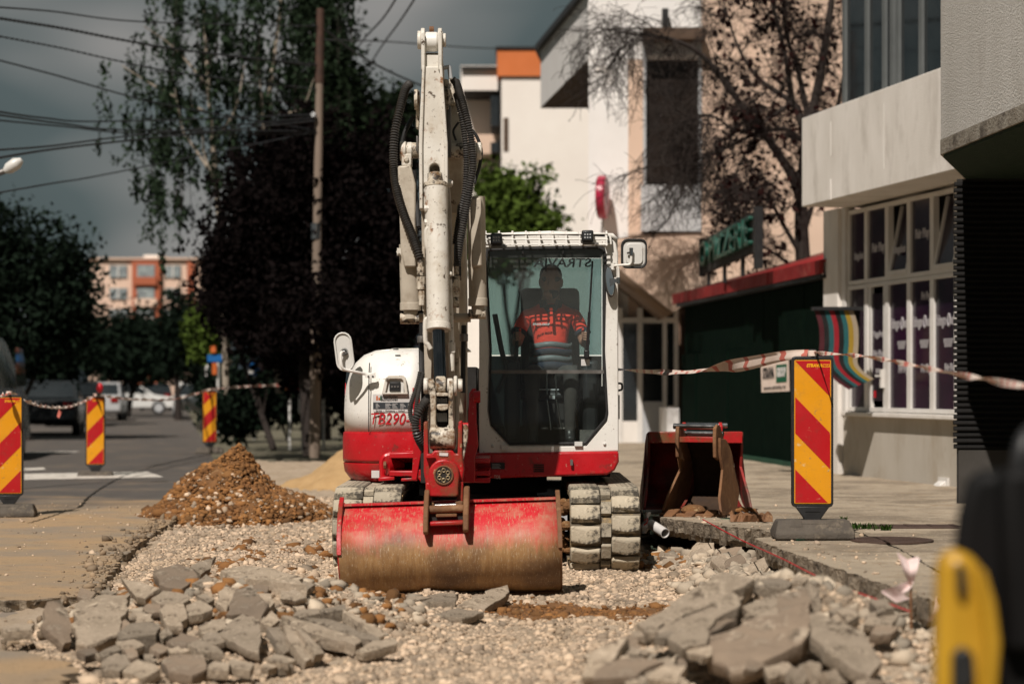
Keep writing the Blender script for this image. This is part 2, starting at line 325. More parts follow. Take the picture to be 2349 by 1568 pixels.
def jag(poly, step, amp, seed):
    q = random.Random(seed); o = []
    for i in range(len(poly)):
        a, b = Vector(poly[i]), Vector(poly[(i + 1) % len(poly)]); n = max(1, int((b - a).length / step)); d = (b - a).normalized(); t = Vector((-d.y, d.x))
        for k in range(n): o.append(tuple(a.lerp(b, k / n) + t * q.uniform(-amp, amp) * (1 if k else .3)))
    return o
def jago(poly, step, amp, seed):
    q = random.Random(seed); o = []
    for i in range(len(poly) - 1):
        a, b = Vector(poly[i]), Vector(poly[i + 1]); n = max(1, int((b - a).length / step)); d = (b - a).normalized(); t = Vector((-d.y, d.x))
        for k in range(n): o.append(tuple(a.lerp(b, k / n) + t * q.uniform(-amp, amp) * (1 if k else .3)))
    return o + [tuple(poly[-1])]
def slab(name, edge, rest, zf, th, top, side, seed=1, step=.09, amp=.04, fine=True, strip=0):
    """a slab with a broken edge: jagged outline, crumbled side in rough layers"""
    q = random.Random(seed)
    E = [Vector((*p, 0)) for p in jago(edge, step, amp, seed)] if fine else [Vector((*p, 0)) for p in edge]
    o = MB(); n = len(E); T = [Vector((p.x, p.y, zf(p.y))) for p in E]
    if strip:
        fx = [0, .8, 3, strip]; o.grid([[Vector((p.x + (strip - p.x) * (a / strip), p.y, zf(p.y) + (q.uniform(-.006, .006) if a else 0))) for a in fx] for p in T])
    else: o.add(T + [Vector((x, y, zf(y))) for x, y in rest], [tuple(range(n + len(rest)))], 0)
    cx = Vector((sum(p[0] for p in rest) / len(rest), sum(p[1] for p in rest) / len(rest), 0)); rows = [T]
    for k, fr in enumerate((.12, .4, .7, 1.0)):
        row = []
        for p in T:
            d = (cx - p); d.z = 0; d.normalize(); row.append(p + d * (q.uniform(-.006, .012) + (.0, .012, .028, .06)[k] * q.uniform(.6, 1.3)) - Vector((0, 0, th * fr + q.uniform(-.008, .008))))
        rows.append(row)
    o.grid(rows, mi=1); ob = o.build(name, [top, side], smooth=False); return ob
# road: broken end beside the trench, then the street running away to the left
RE = [(-4.6, 12.35), (-3.6, 12.25), (-2.95, 12.1), (-2.58, 12.4), (-2.72, 13.4), (-2.98, 15.2), (-3.22, 18.2), (-3.3, 20), (-3.55, 24)]
RR = [(-5.4, 36), (-9.5, 60), (-19.8, 121), (-45, 270), (-62, 270), (-36, 121), (-24, 60), (-18, 36), (-14, 12.35)]
road = slab('road', RE, RR, lambda y: 0.0, .10, M['road'], M['edge'], 3, .06, .03); tag(road, kind='structure')
low = slab('lower_roadbed', [(-4.5, 8.2), (-1.98, 8.2), (-2.02, 9.2), (-2.3, 9.75), (-2.7, 10.0), (-4.5, 9.9)], [(-6, 9.9), (-6, 8.2)], lambda y: -.01, .12, M['road'], M['edge'], 9, .07, .05); tag(low, kind='structure')
lp = MB(); lp.add([(-9, 9.5, -.075), (-2.3, 9.5, -.075), (-2.3, 12.6, -.075), (-9, 12.6, -.075)], [(0, 1, 2, 3)]); tag(lp.build('worn_roadbed', M['plaza']), kind='structure')
lm = MB()
for a, b, c_, d_ in ((at(56, 1100, 27.6), at(375, 1086, 28.4), at(340, 1078, 30.2), at(56, 1086, 29.5)), (at(56, 1079, 30.6), at(105, 1077, 31), at(100, 1073, 31.8), at(56, 1074, 31.5))):
    lm.add([Vector((p.x, p.y, .006)) for p in (a, b, c_, d_)], [(0, 1, 2, 3)])
lm.add([Vector((*p, .006)) for p in ((-15, 37.5), (-8.6, 39), (-8.6, 39.7), (-15, 38.2))], [(0, 1, 2, 3)])
tag(lm.build('road_marking', M['line'], smooth=False), kind='structure')

def sm(x): x = np.clip(x, 0, 1); return x * x * (3 - 2 * x)
def gz(x, y):
    x = np.asarray(x, float); y = np.asarray(y, float)
    z = -.055 + .012 * np.sin(3.1 * x + 1.7 * y) + .010 * np.sin(7.3 * x - 4.1 * y + 1) + .008 * np.sin(13 * x + 9 * y)
    z += .245 * np.exp(-((x + 1.62) / .72) ** 2 - ((y - 11.15) / .95) ** 2) + .10 * np.exp(-((x + .85) / .5) ** 2 - ((y - 11.3) / .8) ** 2)
    z += .42 * np.exp(-((x - 1.18) / .58) ** 2 - ((y - 9.2) / .85) ** 2) + .07 * np.exp(-((x - .7) / .5) ** 2 - ((y - 8.2) / .7) ** 2)
    z += .11 * sm((x - 1.05) / .55) * sm((16.5 - y) / 2)
    z -= .035 * np.exp(-((x - .35) / .55) ** 2 - ((y - 11.9) / .35) ** 2)
    return z
nx, ny = 130, 330; gx = np.linspace(-3.9, 2.9, nx); gy = np.concatenate([np.linspace(6.0, 20, 250), np.linspace(20.2, 36, 80)])
X, Y_ = np.meshgrid(gx, gy); X = X + np.where(Y_ > 22, -(Y_ - 22) * .17, 0)
Z = gz(X, Y_) + nr.normal(0, .006, X.shape)
V = np.stack([X, Y_, Z], -1).reshape(-1, 3); i = np.arange((ny - 1) * (nx)).reshape(ny - 1, nx)[:, :-1].ravel()
gb = npmesh('gravel_bed', V, np.stack([i, i + 1, i + nx + 1, i + nx], 1), M['gravelbed'], smooth=True); tag(gb, kind='structure')

# pavement on the right: thick broken slab over a hollow
def pz(y): return .28 if y < 14 else (.28 - .018 * (y - 14) if y < 24 else .10)
PE = [(2.75, 5.5), (2.3, 7.6), (2.02, 9.4), (1.80, 11.4), (1.66, 12.9), (1.63, 13.4), (1.82, 13.55), (1.78, 14.3), (1.5, 14.9), (1.36, 15.5), (1.12, 16.4), (1.03, 17.6), (.55, 22), (-.4, 28), (-2.2, 38), (-3.4, 60)]
pv = slab('pavement', PE, [(-2.2, 60), (14, 60), (14, 24), (14, 14), (9, 5.5)], pz, .15, M['concrete'], M['edge'], 5, .04, .02, strip=14); tag(pv, kind='structure')
bk = MB(); bk.add([(2.5, 5.2, -.1), (2.1, 9.4, -.1), (1.95, 12.9, -.08), (1.95, 14.3, -.08), (1.5, 16.4, -.08), (.9, 22, -.1), (2.5, 5.2, .155), (2.3, 9.4, .155), (2.1, 12.9, .155), (2.1, 14.3, .155), (1.6, 16.4, .11), (1.0, 22, .0)],
    [(i, i + 1, i + 7, i + 6) for i in range(5)]); tag(bk.build('earth_bank', M['soil'], smooth=False), kind='structure')

# ---------------------------------------------------------------- loose stone
def icosa():
    t = (1 + 5 ** .5) / 2
    v = np.array([(-1, t, 0), (1, t, 0), (-1, -t, 0), (1, -t, 0), (0, -1, t), (0, 1, t), (0, -1, -t), (0, 1, -t), (t, 0, -1), (t, 0, 1), (-t, 0, -1), (-t, 0, 1)]) / math.hypot(1, t)
    f = np.array([(0, 11, 5), (0, 5, 1), (0, 1, 7), (0, 7, 10), (0, 10, 11), (1, 5, 9), (5, 11, 4), (11, 10, 2), (10, 7, 6), (7, 1, 8), (3, 9, 4), (3, 4, 2), (3, 2, 6), (3, 6, 8), (3, 8, 9), (4, 9, 5), (2, 4, 11), (6, 2, 10), (8, 6, 7), (9, 8, 1)])
    return v, f
IV, IF = icosa()
def stones(name, P, r, m, flat=.70, kind='stuff', jit=.38, label=None, cat=None):
    n = len(P); r = np.broadcast_to(r, (n,)); S = nr.uniform(.65, 1.35, (n, 1, 3)) * np.array([1, 1, flat]); T = IV[None] * (1 + nr.uniform(-jit, jit, (n, 12, 1))) * S
    a = nr.uniform(0, 2 * np.pi, n); b = nr.normal(0, .45, n); ca, sa, cb, sb = np.cos(a), np.sin(a), np.cos(b), np.sin(b); O = np.zeros(n); I = np.ones(n)
    Rz = np.stack([ca, -sa, O, sa, ca, O, O, O, I], 1).reshape(n, 3, 3); Rx = np.stack([I, O, O, O, cb, -sb, O, sb, cb], 1).reshape(n, 3, 3)
    T = np.einsum('nij,nkj->nki', Rx @ Rz, T) * r[:, None, None] + P[:, None, :]
    Fc = (IF[None] + 12 * np.arange(n)[:, None, None]).reshape(-1, 3)
    return tag(npmesh(name, T.reshape(-1, 3), Fc, m), label, cat, kind=kind)
def scatter(n, x0, x1, y0, y1, rmed, sig, sink=.42, ok=None):
    x = nr.uniform(x0, x1, n); y = nr.uniform(y0, y1, n)
    if ok is not None: k = ok(x, y); x, y = x[k], y[k]
    r = np.exp(nr.normal(math.log(rmed), sig, len(x))); r = np.clip(r, .005, .06)
    return np.stack([x, y, gz(x, y) + r * (.5 - sink)], 1), r
def edge_x(y, pts):                                     # X of an edge polyline at Y
    p = sorted((b, a) for a, b in pts); return np.interp(y, [q[0] for q in p], [q[1] for q in p])
LEFT = [(-2.0, 8), (-2.05, 9.2), (-2.45, 9.9), (-2.45, 12.2), (-2.6, 12.6), (-2.72, 13.4), (-2.98, 15.2), (-3.22, 18.2), (-3.3, 20), (-3.55, 24)]
inb = lambda x, y: (x > edge_x(y, LEFT) - .12) & (x < edge_x(y, PE[:14]) + .25)
wet = lambda x, y: ((x - .38) / .62) ** 2 + ((y - 12.0) / .42) ** 2 > nr.uniform(.35, 1.3, len(x))
ok = lambda x, y: inb(x, y) & wet(x, y)
P1, r1 = scatter(100000, -3.6, 2.6, 7.4, 16.5, .0100, .46, ok=ok)
P2, r2 = scatter(14000, -3.6, 1.6, 16.5, 24, .016, .35, ok=ok)
stones('gravel', np.concatenate([P1, P2]), np.concatenate([r1, r2]), M['pebble'])
# coarser grey rubble: over the two heaps and along the undercut pavement
P, r = scatter(1100, -2.6, -.45, 9.2, 12.6, .021, .45, .2); k = (gz(P[:, 0], P[:, 1]) > -.02) & inb(P[:, 0], P[:, 1])
Q, q = scatter(1100, .35, 2.0, 7.4, 10.6, .022, .45, .2); kq = (gz(Q[:, 0], Q[:, 1]) > .0)
B, b = scatter(1900, .95, 2.0, 9.5, 16.2, .030, .5, .2, ok=lambda x, y: x > edge_x(y, PE[:14]) - .62 + nr.uniform(0, .25, len(x)))
stones('rubble', np.concatenate([P[k], Q[kq], B]), np.concatenate([r[k], q[kq], b]), mat('grey_rubble', (.42, .36, .28), (.33, .275, .21), 5, .92, island=.45, bump=.2), jit=.4)
# brown clods along the back of the left heap
P, r = scatter(2200, -2.5, -.6, 10.3, 12.7, .021, .55, .15); k = (gz(P[:, 0], P[:, 1]) > .0) & ((P[:, 1] > 11.2 + .4 * np.abs(P[:, 0] + 1.6)) | (nr.rand(len(P)) < .22))
B, b = scatter(260, .9, 1.4, 14.6, 16.4, .028, .5); B2, b2 = scatter(140, -2.6, -1.2, 13, 18, .03, .5)
stones('clods', np.concatenate([P[k], B, B2]), np.concatenate([r[k], b, b2]), M['brownstone'], jit=.35)
# crumbs of the broken edges and grit strewn over the road end and the pavement
yy = nr.uniform(9.9, 23, 900); xx = edge_x(yy, LEFT) - np.abs(nr.normal(0, .16, 900)) + .05; zz = np.where(xx < edge_x(yy, LEFT), np.where(yy > 12.3, .0, -.02), gz(xx, yy)); rr = np.clip(np.exp(nr.normal(math.log(.012), .55, 900)), .005, .04)
stones('edge_crumbs', np.stack([xx, yy, zz + rr * .3], 1), rr, mat('crumbled_road_edge', (.25, .185, .12), (.17, .13, .09), 4, .95, island=.5), jit=.4)
yy = np.concatenate([nr.uniform(12.5, 22, 420), nr.uniform(9, 24, 420)]); xx = np.concatenate([nr.uniform(-5.5, -2.6, 420), edge_x(yy[420:], PE[:14]) + np.abs(nr.normal(0, .45, 420)) + .03]); k = (xx > 0) | (xx < edge_x(yy, LEFT) - .05); zz = np.where(xx > 0, [pz(v) for v in yy], 0.0); rr = np.clip(np.exp(nr.normal(math.log(.0075), .55, 840)), .003, .025)
stones('loose_grit', np.stack([xx, yy, zz + rr * .3], 1)[k], rr[k], M['pebble'], jit=.4)
def heap(name, cx, cy, R0, h, m, seed, label, cat, sq=1.0):
    q = np.random.RandomState(seed); n = 60; a = np.linspace(-1.15, 1.15, n); X, Y = np.meshgrid(a, a); rr = np.hypot(X, Y)
    Z = h * np.clip(1 - rr, 0, 1) ** .9 * (1 + .25 * np.sin(4 * X + 2.6) * np.cos(3 * Y) + .08 * np.sin(11 * X + 1)) - .07 + q.normal(0, .012, X.shape) + .03 * np.sin(9 * X) * np.sin(8 * Y + 1)
    Z = np.where(rr > 1.1, -.2, Z); V = np.stack([cx + X * R0, cy + Y * R0 * sq, Z], -1).reshape(-1, 3); i = np.arange((n - 1) * n).reshape(n - 1, n)[:, :-1].ravel()
    o = npmesh(name, V, np.stack([i, i + 1, i + n + 1, i + n], 1), m, smooth=True); tag(o, label, cat)
    def top(k, lim=1.0):
        a = q.uniform(0, 2 * np.pi, k); d = np.sqrt(q.uniform(0, lim, k)); x = d * np.cos(a); y = d * np.sin(a)
        return np.stack([cx + x * R0, cy + y * R0 * sq, h * np.clip(1 - d, 0, 1) ** .9 * (1 + .25 * np.sin(4 * x + 2.6) * np.cos(3 * y) + .08 * np.sin(11 * x + 1)) - .05], 1)
    return o, top
hp, top = heap('soil_heap', -2.78, 20.3, 1.08, .63, M['soil'], 3, 'brown soil and stone heap at the trench edge left of the excavator', 'soil heap')
T = top(9500); r = np.exp(nr.normal(math.log(.0145), .45, len(T))); s1 = stones('heap_stones', T, r, M['brownstone'], jit=.35); s1.parent = hp; W[s1.name] = Vector((0, 0, 0))
T = top(900, 1.35); T = T[(T[:, 2] < .42)]; s2 = stones('pale_stones', T, np.exp(nr.normal(math.log(.022), .35, len(T))), M['pebble']); s2.parent = hp
hs, top = heap('sand_heap', -1.55, 27.5, 1.65, .68, M['sand'], 5, 'yellow sand heap far behind the left side of the excavator', 'sand heap')

# damp brown soil scraped bare in front of the grading bucket
a = np.linspace(-1, 1, 40); X, Y_ = np.meshgrid(a, a); rr = np.hypot(X, Y_); wob = 1 + .15 * np.sin(5 * np.arctan2(Y_, X)) + .1 * np.sin(9 * np.arctan2(Y_, X))
Z = gz(.38 + X * .72, 11.95 + Y_ * .48) + .030 * np.clip(1.0 - rr / wob, -1, .4) + nr.normal(0, .004, X.shape); i = np.arange(39 * 40).reshape(39, 40)[:, :-1].ravel()
tag(npmesh('damp_soil', np.stack([.38 + X * .72, 11.95 + Y_ * .48, Z], -1).reshape(-1, 3), np.stack([i, i + 1, i + 41, i + 40], 1), M['soil'], smooth=True), kind='structure')
Q = np.stack([nr.normal(.38, .30, 700), nr.normal(11.95, .20, 700)], 1); stones('soil_crumbs', np.column_stack([Q, gz(Q[:, 0], Q[:, 1]) + .012]), np.exp(nr.normal(math.log(.010), .5, 700)), M['brownstone'])
# ---------------------------------------------------------------- slabs of broken concrete: thin plates with sharp torn edges
def plate3(P, th, seed, m, jag=.012, flip=False):
    """P: corners of the upper face in 3-D; a slab of real thickness hangs behind it, its edge torn into short steps"""
    q = random.Random(seed); c = sum(P, Vector()) / len(P); n = Vector()
    for a, b in zip(P, P[1:] + P[:1]): n += (a - c).cross(b - c)
    n.normalize()
    if n.dot(Vector((0, -.6, 1))) < 0: n = -n
    size = max((p - c).length for p in P); E = []
    for a, b in zip(P, P[1:] + P[:1]):
        L = (b - a).length; k = max(2, min(7, int(L / .055))); t = (b - a).normalized().cross(n)
        for j in range(k): E.append(a.lerp(b, (j + (q.uniform(-.25, .25) if j else 0)) / k) + t * (q.gauss(0, jag * (.5 + size)) if j else 0) + n * q.gauss(0, .002))
    E = [p - n * (p - c).dot(n) * .75 for p in E]; m_ = len(E); o = MB(); rows = []
    for d, sc in ((0, 1.0), (.18, 1.012), (.55, 1.0), (.8, .985), (1.0, .955)):
        rows.append([c + (p - c) * (sc + q.uniform(-.012, .012) * (d > 0)) - n * (th * d + q.uniform(-.07, .07) * th * (0 < d < 1)) for p in E])
    o.grid(rows, True); o.f.append(tuple(4 * m_ + k for k in range(m_))); o.mi.append(0)
    mid = len(o.v); o.v += [c + (p - c) * q.uniform(.5, .7) + n * q.uniform(-.004, .005) for p in E]; z = len(o.v); o.v.append(c + n * q.uniform(-.003, .004))
    for k in range(m_):
        j = (k + 1) % m_; o.f += [(k, j, mid + j, mid + k), (mid + k, mid + j, z)]; o.mi += [0, 0]
    return o.build('concrete_slab', m, smooth=True, ang=22, origin=c)
GRL = 'small grey concrete piece among the loose pieces of the right rubble heap'
GL = 'grey broken concrete piece lying among the other small pieces of the left rubble heap'
def yl(v): return float(np.interp(v, [1270, 1300, 1330, 1400, 1450, 1500, 1560], [11.75, 11.35, 11.0, 10.35, 9.95, 9.42, 8.95]))
def yr(v): return float(np.interp(v, [1305, 1340, 1400, 1480, 1570], [9.35, 9.05, 8.65, 8.15, 7.75]))
def auto(heap, pts, brown, w):
    u = sum(p[0] for p in pts) / len(pts); v = sum(p[1] for p in pts) / len(pts)
    if heap == 'left': b = ((210, 'at the left end'), (300, 'below the largest slab'), (400, 'left of the middle'), (500, 'in the middle'), (590, 'right of the middle'), (690, 'near the plank-like slabs'), (9999, 'at the right end')); c = ((1360, 'high'), (1440, 'half way up'), (1495, 'low'), (9999, 'lowest'))
    else: b = ((1500, 'at the left foot'), (1590, 'left of the front slab'), (1700, 'below the front slab'), (1850, 'behind the front slab'), (1930, 'beside the right-sloping slab'), (9999, 'at the right end')); c = ((1400, 'high'), (1480, 'half way up'), (1530, 'low'), (9999, 'lowest'))
    nm = {3: 'three', 4: 'four', 5: 'five', 6: 'six', 7: 'seven', 8: 'eight'}.get(len(pts), 'many')
    return '%s %s %s-cornered piece %s %s in the %s heap' % ('tiny' if w < 38 else 'small' if w < 60 else 'middling', 'brownish' if brown else 'grey', nm, next(t for l, t in c if v < l), next(t for l, t in b if u < l), heap)
def slabc(pts, yf, th, k, s, brown, label, group, cat='rubble slab', off=-.05):
    vc = sum(p[1] for p in pts) / len(pts); uc = sum(p[0] for p in pts) / len(pts)
    off += random.Random(int(uc * 3 + vc)).uniform(-.05, .02)
    P = [at(u, v, yf(vc) + (yf(v) - yf(vc)) * k + (u - uc) * s + off) for u, v in pts]
    w_ = max(p[0] for p in pts) - min(p[0] for p in pts)
    if label in (GL, GRL): label = auto('left' if label == GL else 'right', pts, brown, w_)
    o = plate3(P, th, int(uc * 7 + vc * 13), M['chunkb'] if brown else M['chunk']); return tag(o, label, cat, group, 'thing')
cl = lambda P: [(x * .415, 1204.4 + y * .415) for x, y in P]
cr_ = lambda P: [(1089.6 + x * .5361, 1204.4 + y * .5361) for x, y in P]
LH, RH = 'broken concrete slabs of the left heap', 'broken concrete slabs of the right heap'
for P, th, k, s, br, lb in [
 ([(228, 545), (262, 420), (350, 405), (375, 470), (405, 580), (395, 640), (350, 660), (280, 600)], .05, .35, .0012, 1, 'dark brown slab standing on edge at the left end of the rubble heap'),
 ([(420, 640), (405, 470), (450, 410), (540, 385), (720, 378), (700, 470), (660, 600), (480, 658)], .06, .8, 0, 0, 'largest grey slab of the left heap, lying with its face tilted forward'),
 ([(665, 283), (740, 305), (885, 345), (800, 402), (735, 372)], .05, .5, -.0008, 0, 'dark wedge slab sticking up behind the largest left slab'),
 ([(848, 245), (985, 212), (1065, 238), (1095, 290), (1000, 352), (880, 325)], .06, .6, 0, 1, 'pinkish brown slab near the crest of the left heap'),
 ([(1050, 225), (1195, 170), (1165, 235), (1110, 268)], .045, .3, .001, 0, 'thin pointed slab rising at the crest of the left heap'),
 ([(1220, 248), (1330, 222), (1480, 230), (1640, 272), (1692, 330), (1600, 318), (1460, 300), (1300, 285)], .15, 1.0, 0, 0, 'thick dark slab with a ragged pale top edge on the left heap crest'),
 ([(1248, 492), (1285, 400), (1310, 350), (1392, 325), (1485, 430), (1440, 535), (1335, 482)], .05, .5, -.0006, 1, 'large brown slab leaning at the middle of the left heap'),
 ([(1190, 422), (1250, 322), (1325, 345), (1290, 405), (1250, 475)], .045, .5, .0006, 0, 'pale slab tucked behind the large brown slab'),
 ([(835, 402), (900, 358), (980, 368), (1045, 390), (1000, 432), (880, 434)], .05, .9, 0, 0, None),
 ([(880, 462), (920, 428), (1012, 428), (1032, 482), (1010, 555), (920, 548)], .05, .7, .0003, 0, 'small square grey slab left of the large brown slab'),
 ([(1030, 440), (1100, 408), (1175, 450), (1120, 484), (1040, 498)], .05, .8, 0, 0, None),
 ([(648, 592), (720, 538), (840, 528), (888, 560), (860, 602), (660, 624)], .10, 1.0, 0, 0, 'thick grey slab with a deep shadow under it, right of the largest left slab'),
 ([(1215, 602), (1260, 540), (1340, 478), (1425, 520), (1448, 600), (1430, 695), (1320, 662)], .05, .7, -.0004, 0, 'broad grey slab below the large brown slab'),
 ([(1095, 562), (1170, 518), (1245, 512), (1252, 562), (1180, 604), (1115, 592)], .05, .8, 0, 0, None),
 ([(920, 642), (1000, 588), (1095, 625), (1040, 668), (960, 664)], .05, .9, 0, 1, None), ([(1030, 650), (1100, 628), (1205, 670), (1235, 702), (1120, 694)], .04, .8, .0006, 0, None),
 ([(890, 752), (960, 716), (1122, 712), (1142, 792), (1060, 828), (930, 804)], .05, .8, 0, 1, 'brown flat slab lowest in the middle of the left heap'),
 ([(558, 762), (600, 718), (705, 712), (725, 762), (660, 804), (580, 794)], .05, .8, 0, 0, None), ([(676, 804), (760, 738), (852, 760), (884, 792), (780, 844)], .05, .7, -.0006, 0, None),
 ([(545, 704), (640, 658), (674, 682), (580, 724)], .04, .6, 0, 0, None), ([(1475, 562), (1540, 546), (1614, 690), (1570, 706)], .045, .4, .001, 0, None),
 ([(1568, 550), (1640, 536), (1744, 730), (1690, 750), (1600, 640)], .05, .5, .0012, 0, 'long narrow slab leaning down right of the broad grey slab'),
 ([(1640, 558), (1700, 598), (1795, 702), (1740, 714)], .045, .5, .0012, 0, None),
 ([(1556, 494), (1612, 498), (1994, 630), (1962, 658), (1700, 592)], .06, .7, .0006, 0, 'long plank-like slab reaching down to the right of the left heap'),
 ([(1688, 504), (1830, 518), (2104, 625), (2082, 644), (1850, 582)], .05, .8, .0004, 0, 'second long narrow slab above the longest plank-like one'),
 ([(1896, 458), (1960, 488), (2126, 602), (2090, 616), (1918, 492)], .05, .7, .0008, 0, 'dark short slab leaning at the right end of the left heap'),
 ([(1966, 692), (2060, 638), (2184, 618), (2194, 652), (2010, 702)], .045, .7, 0, 0, 'thin slab lying flat on gravel right of the left heap'),
 ([(1620, 492), (1650, 464), (1762, 458), (1772, 482), (1660, 508)], .05, .9, 0, 0, 'grey slab right of the crest slabs on brown clods'), ([(1766, 462), (1900, 433), (1914, 462), (1780, 480)], .06, 1, 0, 0, 'small flat grey slab behind the long plank-like slabs'),
 ([(1258, 772), (1290, 728), (1404, 760), (1382, 798)], .045, .8, 0, 0, None), ([(1148, 792), (1180, 748), (1272, 760), (1262, 802)], .045, .7, 0, 0, None), ([(1438, 532), (1500, 468), (1545, 520), (1502, 554)], .045, .6, .0005, 0, None),
 ([(556, 362), (600, 336), (644, 370), (560, 398)], .04, .8, 0, 0, None), ([(1248, 296), (1300, 262), (1312, 312), (1270, 328)], .04, .4, 0, 0, None), ([(1086, 386), (1140, 373), (1184, 402), (1150, 424)], .04, .8, 0, 0, None), ([(1476, 742), (1520, 708), (1584, 720), (1594, 758)], .04, .8, 0, 0, None),
 ([(1425, 372), (1500, 374), (1518, 422), (1478, 474)], .045, .6, -.0005, 0, None), ([(0, 560), (90, 540), (190, 540), (180, 575), (20, 585)], .05, 1, 0, 0, 'thin grey slab lying alone at the far left of the rubble'),
 ([(1060, 318), (1140, 268), (1180, 290), (1120, 345)], .04, .6, 0, 0, None), ([(640, 640), (740, 625), (800, 660), (700, 690)], .04, .8, 0, 0, None), ([(880, 585), (930, 555), (955, 600), (900, 625)], .04, .7, 0, 0, None), ([(420, 690), (520, 672), (545, 700), (470, 722)], .04, 1, 0, 1, None)]:
    slabc(cl(P), yl, th, k, s, br, lb or GL, LH, off=-.06 if th < .09 else -.09)
q = random.Random(31)
for i in range(34):
    u, v = q.uniform(190, 700), q.uniform(1335, 1550); w, h = q.uniform(16, 36), q.uniform(6, 17); n = q.randint(4, 5); a0 = q.uniform(0, 6.28)
    slabc([(u + w * math.cos(a0 + 6.283 * j / n + q.uniform(-.3, .3)), v + h * math.sin(a0 + 6.283 * j / n + q.uniform(-.3, .3))) for j in range(n)], yl, q.uniform(.025, .045), q.uniform(.3, .9), q.uniform(-.001, .001), i % 3 == 0, GL, LH, off=.02)
# slabs before the grading bucket
GB = 'broken concrete pieces before the grading bucket'; yb_ = lambda v: float(np.interp(v, [1340, 1365, 1380, 1410, 1450], [12.45, 12.05, 11.7, 11.2, 10.7]))
for P, th, k, lb in [([(1046, 1387), (1128, 1350), (1164, 1338), (1168, 1357), (1112, 1395)], .05, .55, 'pale slab tipped up on the gravel before the grading bucket'), ([(895, 1382), (960, 1364), (990, 1368), (940, 1380)], .035, .9, 'thin flat slab under the lip of the grading bucket'),
    ([(970, 1377), (1000, 1366), (1046, 1370), (1044, 1380)], .05, .9, 'short grey slab left of the tipped pale slab'), ([(982, 1364), (1010, 1358), (1052, 1360), (1048, 1366), (990, 1368)], .04, 1, 'small slab stacked at the foot of the grading bucket'), ([(985, 1410), (1050, 1392), (1110, 1402), (1060, 1416)], .04, 1, 'low broad slab half buried in front of the tipped pale slab')]:
    slabc(P, yb_, th, k, 0, 0, lb, GB, off=-.02)
GRL = 'small grey concrete piece among the loose pieces of the right rubble heap'
for P, th, k, s, br, lb in [
 ([(670, 466), (900, 288), (1060, 196), (1195, 226), (1010, 335), (800, 438), (728, 480)], .05, .75, -.0006, 0, 'large slab sloping down to the left off the crest of the right heap'),
 ([(775, 450), (1000, 345), (1100, 282), (1135, 332), (960, 462), (830, 470)], .05, .8, -.0006, 0, 'second layer slab under the large left-sloping slab'),
 ([(1188, 236), (1300, 222), (1355, 240), (1330, 266), (1200, 262)], .06, 1, 0, 0, 'flat slab on top of the right heap with a dark gap under it'),
 ([(990, 565), (1000, 470), (1130, 430), (1290, 378), (1432, 328), (1438, 432), (1400, 495), (1210, 595), (1095, 632)], .07, .7, -.0004, 1, 'broad front slab of the right heap rising to the right'),
 ([(1440, 388), (1530, 398), (1664, 450), (1745, 580), (1690, 645), (1600, 602), (1500, 532), (1440, 472)], .06, .7, .0006, 0, 'broad slab sloping down to the right at the right heap'),
 ([(1296, 292), (1420, 268), (1442, 330), (1330, 392), (1250, 422), (1285, 345)], .05, .6, -.0004, 1, 'slab leaning at the right of the crest of the right heap'),
 ([(1428, 236), (1478, 258), (1474, 372), (1440, 392), (1432, 300)], .05, .35, .0018, 0, 'narrow slab standing upright at the right heap crest'),
 ([(1145, 345), (1290, 288), (1325, 312), (1240, 374), (1155, 386)], .05, .9, 0, 0, 'dark edged slab in the hollow of the right heap'),
 ([(455, 645), (480, 558), (560, 498), (655, 478), (600, 562), (520, 645)], .05, .6, -.0006, 0, 'lone tilted slab at the left foot of the right heap'),
 ([(505, 655), (560, 588), (700, 556), (806, 580), (690, 645)], .05, .8, 0, 1, 'brownish slab at the lower left of the right heap'),
 ([(826, 482), (900, 452), (1002, 448), (990, 505), (890, 525)], .05, .8, 0, 0, 'grey slab lying left of the broad front slab'), ([(715, 655), (800, 598), (905, 600), (870, 674)], .05, .7, 0, 0, 'pale slab at the bottom of the right heap'),
 ([(1236, 604), (1320, 578), (1345, 632), (1260, 655)], .04, .7, 0, 0, None), ([(1418, 592), (1462, 583), (1505, 672), (1450, 682)], .05, .3, .0015, 0, None), ([(1496, 622), (1542, 608), (1595, 672), (1530, 682)], .05, .3, .0015, 0, None), ([(1358, 602), (1402, 588), (1415, 672), (1370, 678)], .05, .3, .001, 0, None),
 ([(1546, 362), (1600, 338), (1645, 380), (1590, 414)], .05, .8, 0, 0, None), ([(1686, 322), (1762, 308), (1795, 350), (1720, 374)], .05, .8, 0, 0, None), ([(1350, 246), (1382, 208), (1425, 212), (1400, 250)], .04, .5, 0, 0, None), ([(665, 604), (830, 558), (865, 602), (740, 645)], .04, .8, 0, 0, None),
 ([(1000, 300), (1100, 255), (1190, 262), (1120, 330), (1030, 350)], .05, .8, 0, 0, 'slab lying back near the crest of the right heap'), ([(900, 430), (1000, 395), (1120, 400), (1010, 455)], .05, .9, 0, 1, None), ([(1180, 400), (1290, 345), (1300, 375), (1200, 430)], .05, .7, 0, 0, 'slab in the hollow just above the broad front slab')]:
    slabc(cr_(P), yr, th, k, s, br, lb or GRL, RH, off=-.06)
